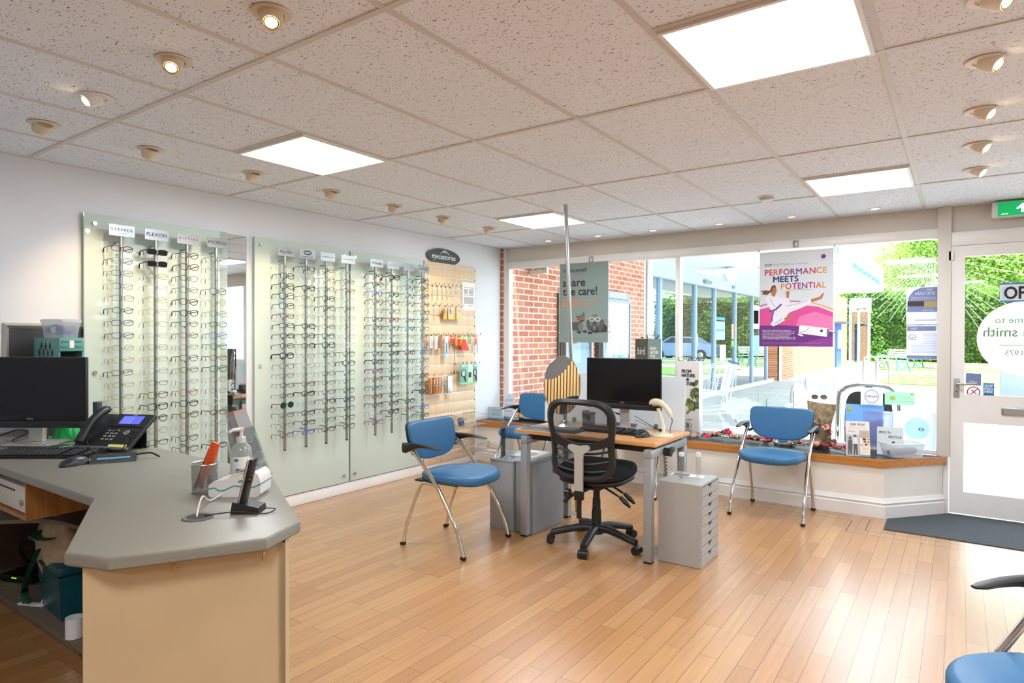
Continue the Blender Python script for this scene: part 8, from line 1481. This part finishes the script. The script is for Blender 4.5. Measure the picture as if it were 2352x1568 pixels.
# parked car, seen mirrored in the supermarket glass
t = thing('parked_car', 'silver and blue parked car reflected in the supermarket glass', 'car', (8.6, 38.0, GZ + 0.012), R(0))
prof = [(-2.1, 0.25), (-2.15, 0.7), (-2.0, 0.95), (-1.3, 1.05), (-0.7, 1.42), (0.6, 1.46), (1.3, 1.05), (1.95, 0.85), (2.1, 0.6), (2.1, 0.25)]
g = MB(frame((0, 0, 0), (1, 0, 0), (0, 0, 1), (0, -1, 0))); g.use(mat('car_paint', '8fa4c8', 0.25, 0.5)).loft([[(x, z, -0.84) for x, z in prof], [(x * 1.0, z, -0.7) for x, z in prof], [(x, z, 0.7) for x, z in prof], [(x, z, 0.84) for x, z in prof]]); g.build('body', None, t)
for s in (-0.845, 0.845): g = MB(frame((0, -s, 0), (1, 0, 0), (0, 0, 1), (0, -1, 0))); g.use(mat('car_window', '202830', 0.1)).poly([(-1.15, 1.05), (-0.65, 1.36), (0.55, 1.40), (1.1, 1.05)], 0.003 if s < 0 else -0.003); g.build('side_window', None, t)
for x in (-1.35, 1.35):
    for y in (-0.86, 0.86): MB().use(BLACK).cyl((x, y - 0.06, 0.32), (x, y + 0.06, 0.32), 0.32, n=28).use(STEEL).cyl((x, y - 0.07, 0.32), (x, y + 0.07, 0.32), 0.18, n=14).build('wheel', None, t)
# greenery
def leaf_cloud(mb, c, r, n, size, rg, shell=0.72):
    for i in range(n):
        u, v = rg.uniform(-1, 1), rg.uniform(0, 2 * PI); s = math.sqrt(1 - u * u); q = rg.uniform(shell, 1.03) * (1 + 0.12 * math.sin(v * 3 + u * 5))
        p = Vector((c[0] + r[0] * q * s * math.cos(v), c[1] + r[1] * q * s * math.sin(v), c[2] + r[2] * q * u))
        a = Vector((rg.uniform(-1, 1), rg.uniform(-1, 1), rg.uniform(-1, 1))).normalized() * size * rg.uniform(0.6, 1.3); b = a.orthogonal().normalized() * a.length * 0.7
        mb.add([tuple(p - a), tuple(p + b), tuple(p + a), tuple(p - b)], [(0, 1, 2, 3)])
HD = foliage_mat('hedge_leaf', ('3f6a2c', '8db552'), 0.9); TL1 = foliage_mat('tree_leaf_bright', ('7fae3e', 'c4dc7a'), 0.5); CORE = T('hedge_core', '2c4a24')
def hedge(label, x0, x1, y0, y1, h, n, seed):
    rg = random.Random(seed); t = thing('hedge', label, 'hedge', (x0, y0, GZ)); W = x1 - x0; D = y1 - y0
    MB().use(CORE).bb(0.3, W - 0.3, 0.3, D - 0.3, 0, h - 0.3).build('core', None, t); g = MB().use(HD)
    for i in range(n):
        f = rg.random()
        if f < 0.62: p = Vector((rg.uniform(0, W), rg.uniform(-0.15, 0.35), rg.uniform(0.02, h)))
        elif f < 0.8: p = Vector((rg.choice((rg.uniform(-.1, .3), W - rg.uniform(-.1, .3))), rg.uniform(0, D), rg.uniform(0.02, h)))
        else: p = Vector((rg.uniform(0, W), rg.uniform(0, D), h - rg.uniform(-0.35, 0.3)))
        p.z += 0.25 * math.sin(p.x * 1.3) * (p.z / h); p.y += 0.2 * math.sin(p.x * 2.1 + p.z)
        a = Vector((rg.uniform(-1, 1), rg.uniform(-1, 1), rg.uniform(-1, 1))).normalized() * 0.105 * rg.uniform(0.5, 1.3); b = a.orthogonal().normalized() * a.length * 0.7; g.add([tuple(p - a), tuple(p + b), tuple(p + a), tuple(p - b)], [(0, 1, 2, 3)])
    g.build('leaves', None, t)
hedge('tall dense hedge across the end of the lawn', -1.8, 12.5, 42.5, 45.0, 4.1, 26000, 21); hedge('hedge beyond the door to the right, along the road', 16.5, 19.0, 22.0, 41.0, 3.6, 12000, 22)
def tree(label, x, y, h, crowns, n, seed):
    rg = random.Random(seed); t = thing('tree', label, 'tree', (x, y, GZ)); MB().use(mat('trunk_bark', '6a5a44', 0.9, noise=0.3, nscale=8)).tube([(0, 0, 0), (0.05, 0, h * 0.4), (0.0, 0.1, h * 0.75)], [0.22, 0.17, 0.08], 10).build('trunk', None, t); g = MB().use(TL1)
    for (cx, cy, cz, r) in crowns: leaf_cloud(g, (cx, cy, cz), (r, r, r * 0.85), int(n * r * 2.2), 0.115, rg, 0.35)
    g.build('crown', None, t)
tree('broad bright green tree above the hedge, left of the window post', 4.2, 47.5, 9, [(-2.8, 0, 6.0, 2.2), (-0.4, 0, 8.2, 3.0), (1.8, 0.5, 6.2, 2.6), (-2.2, 0, 9.0, 1.8), (0.5, 0, 10.5, 2.2)], 800, 31)
tree('bright green tree seen through the upper door glass', 9.2, 47.6, 9, [(-2.6, 0, 5.8, 2.3), (0, 0, 7.6, 3.2), (2.8, 0, 6.2, 2.7), (-1.8, 0, 9.4, 2.3), (0.8, 0, 10.6, 2.4)], 800, 32)
tree('tree right of the door view, mirrored in the supermarket glass', 14.2, 30.0, 7, [(0, 0, 5.5, 2.6), (0.8, -1.5, 4.6, 2.0), (0, 1.8, 4.8, 2.0)], 700, 33)
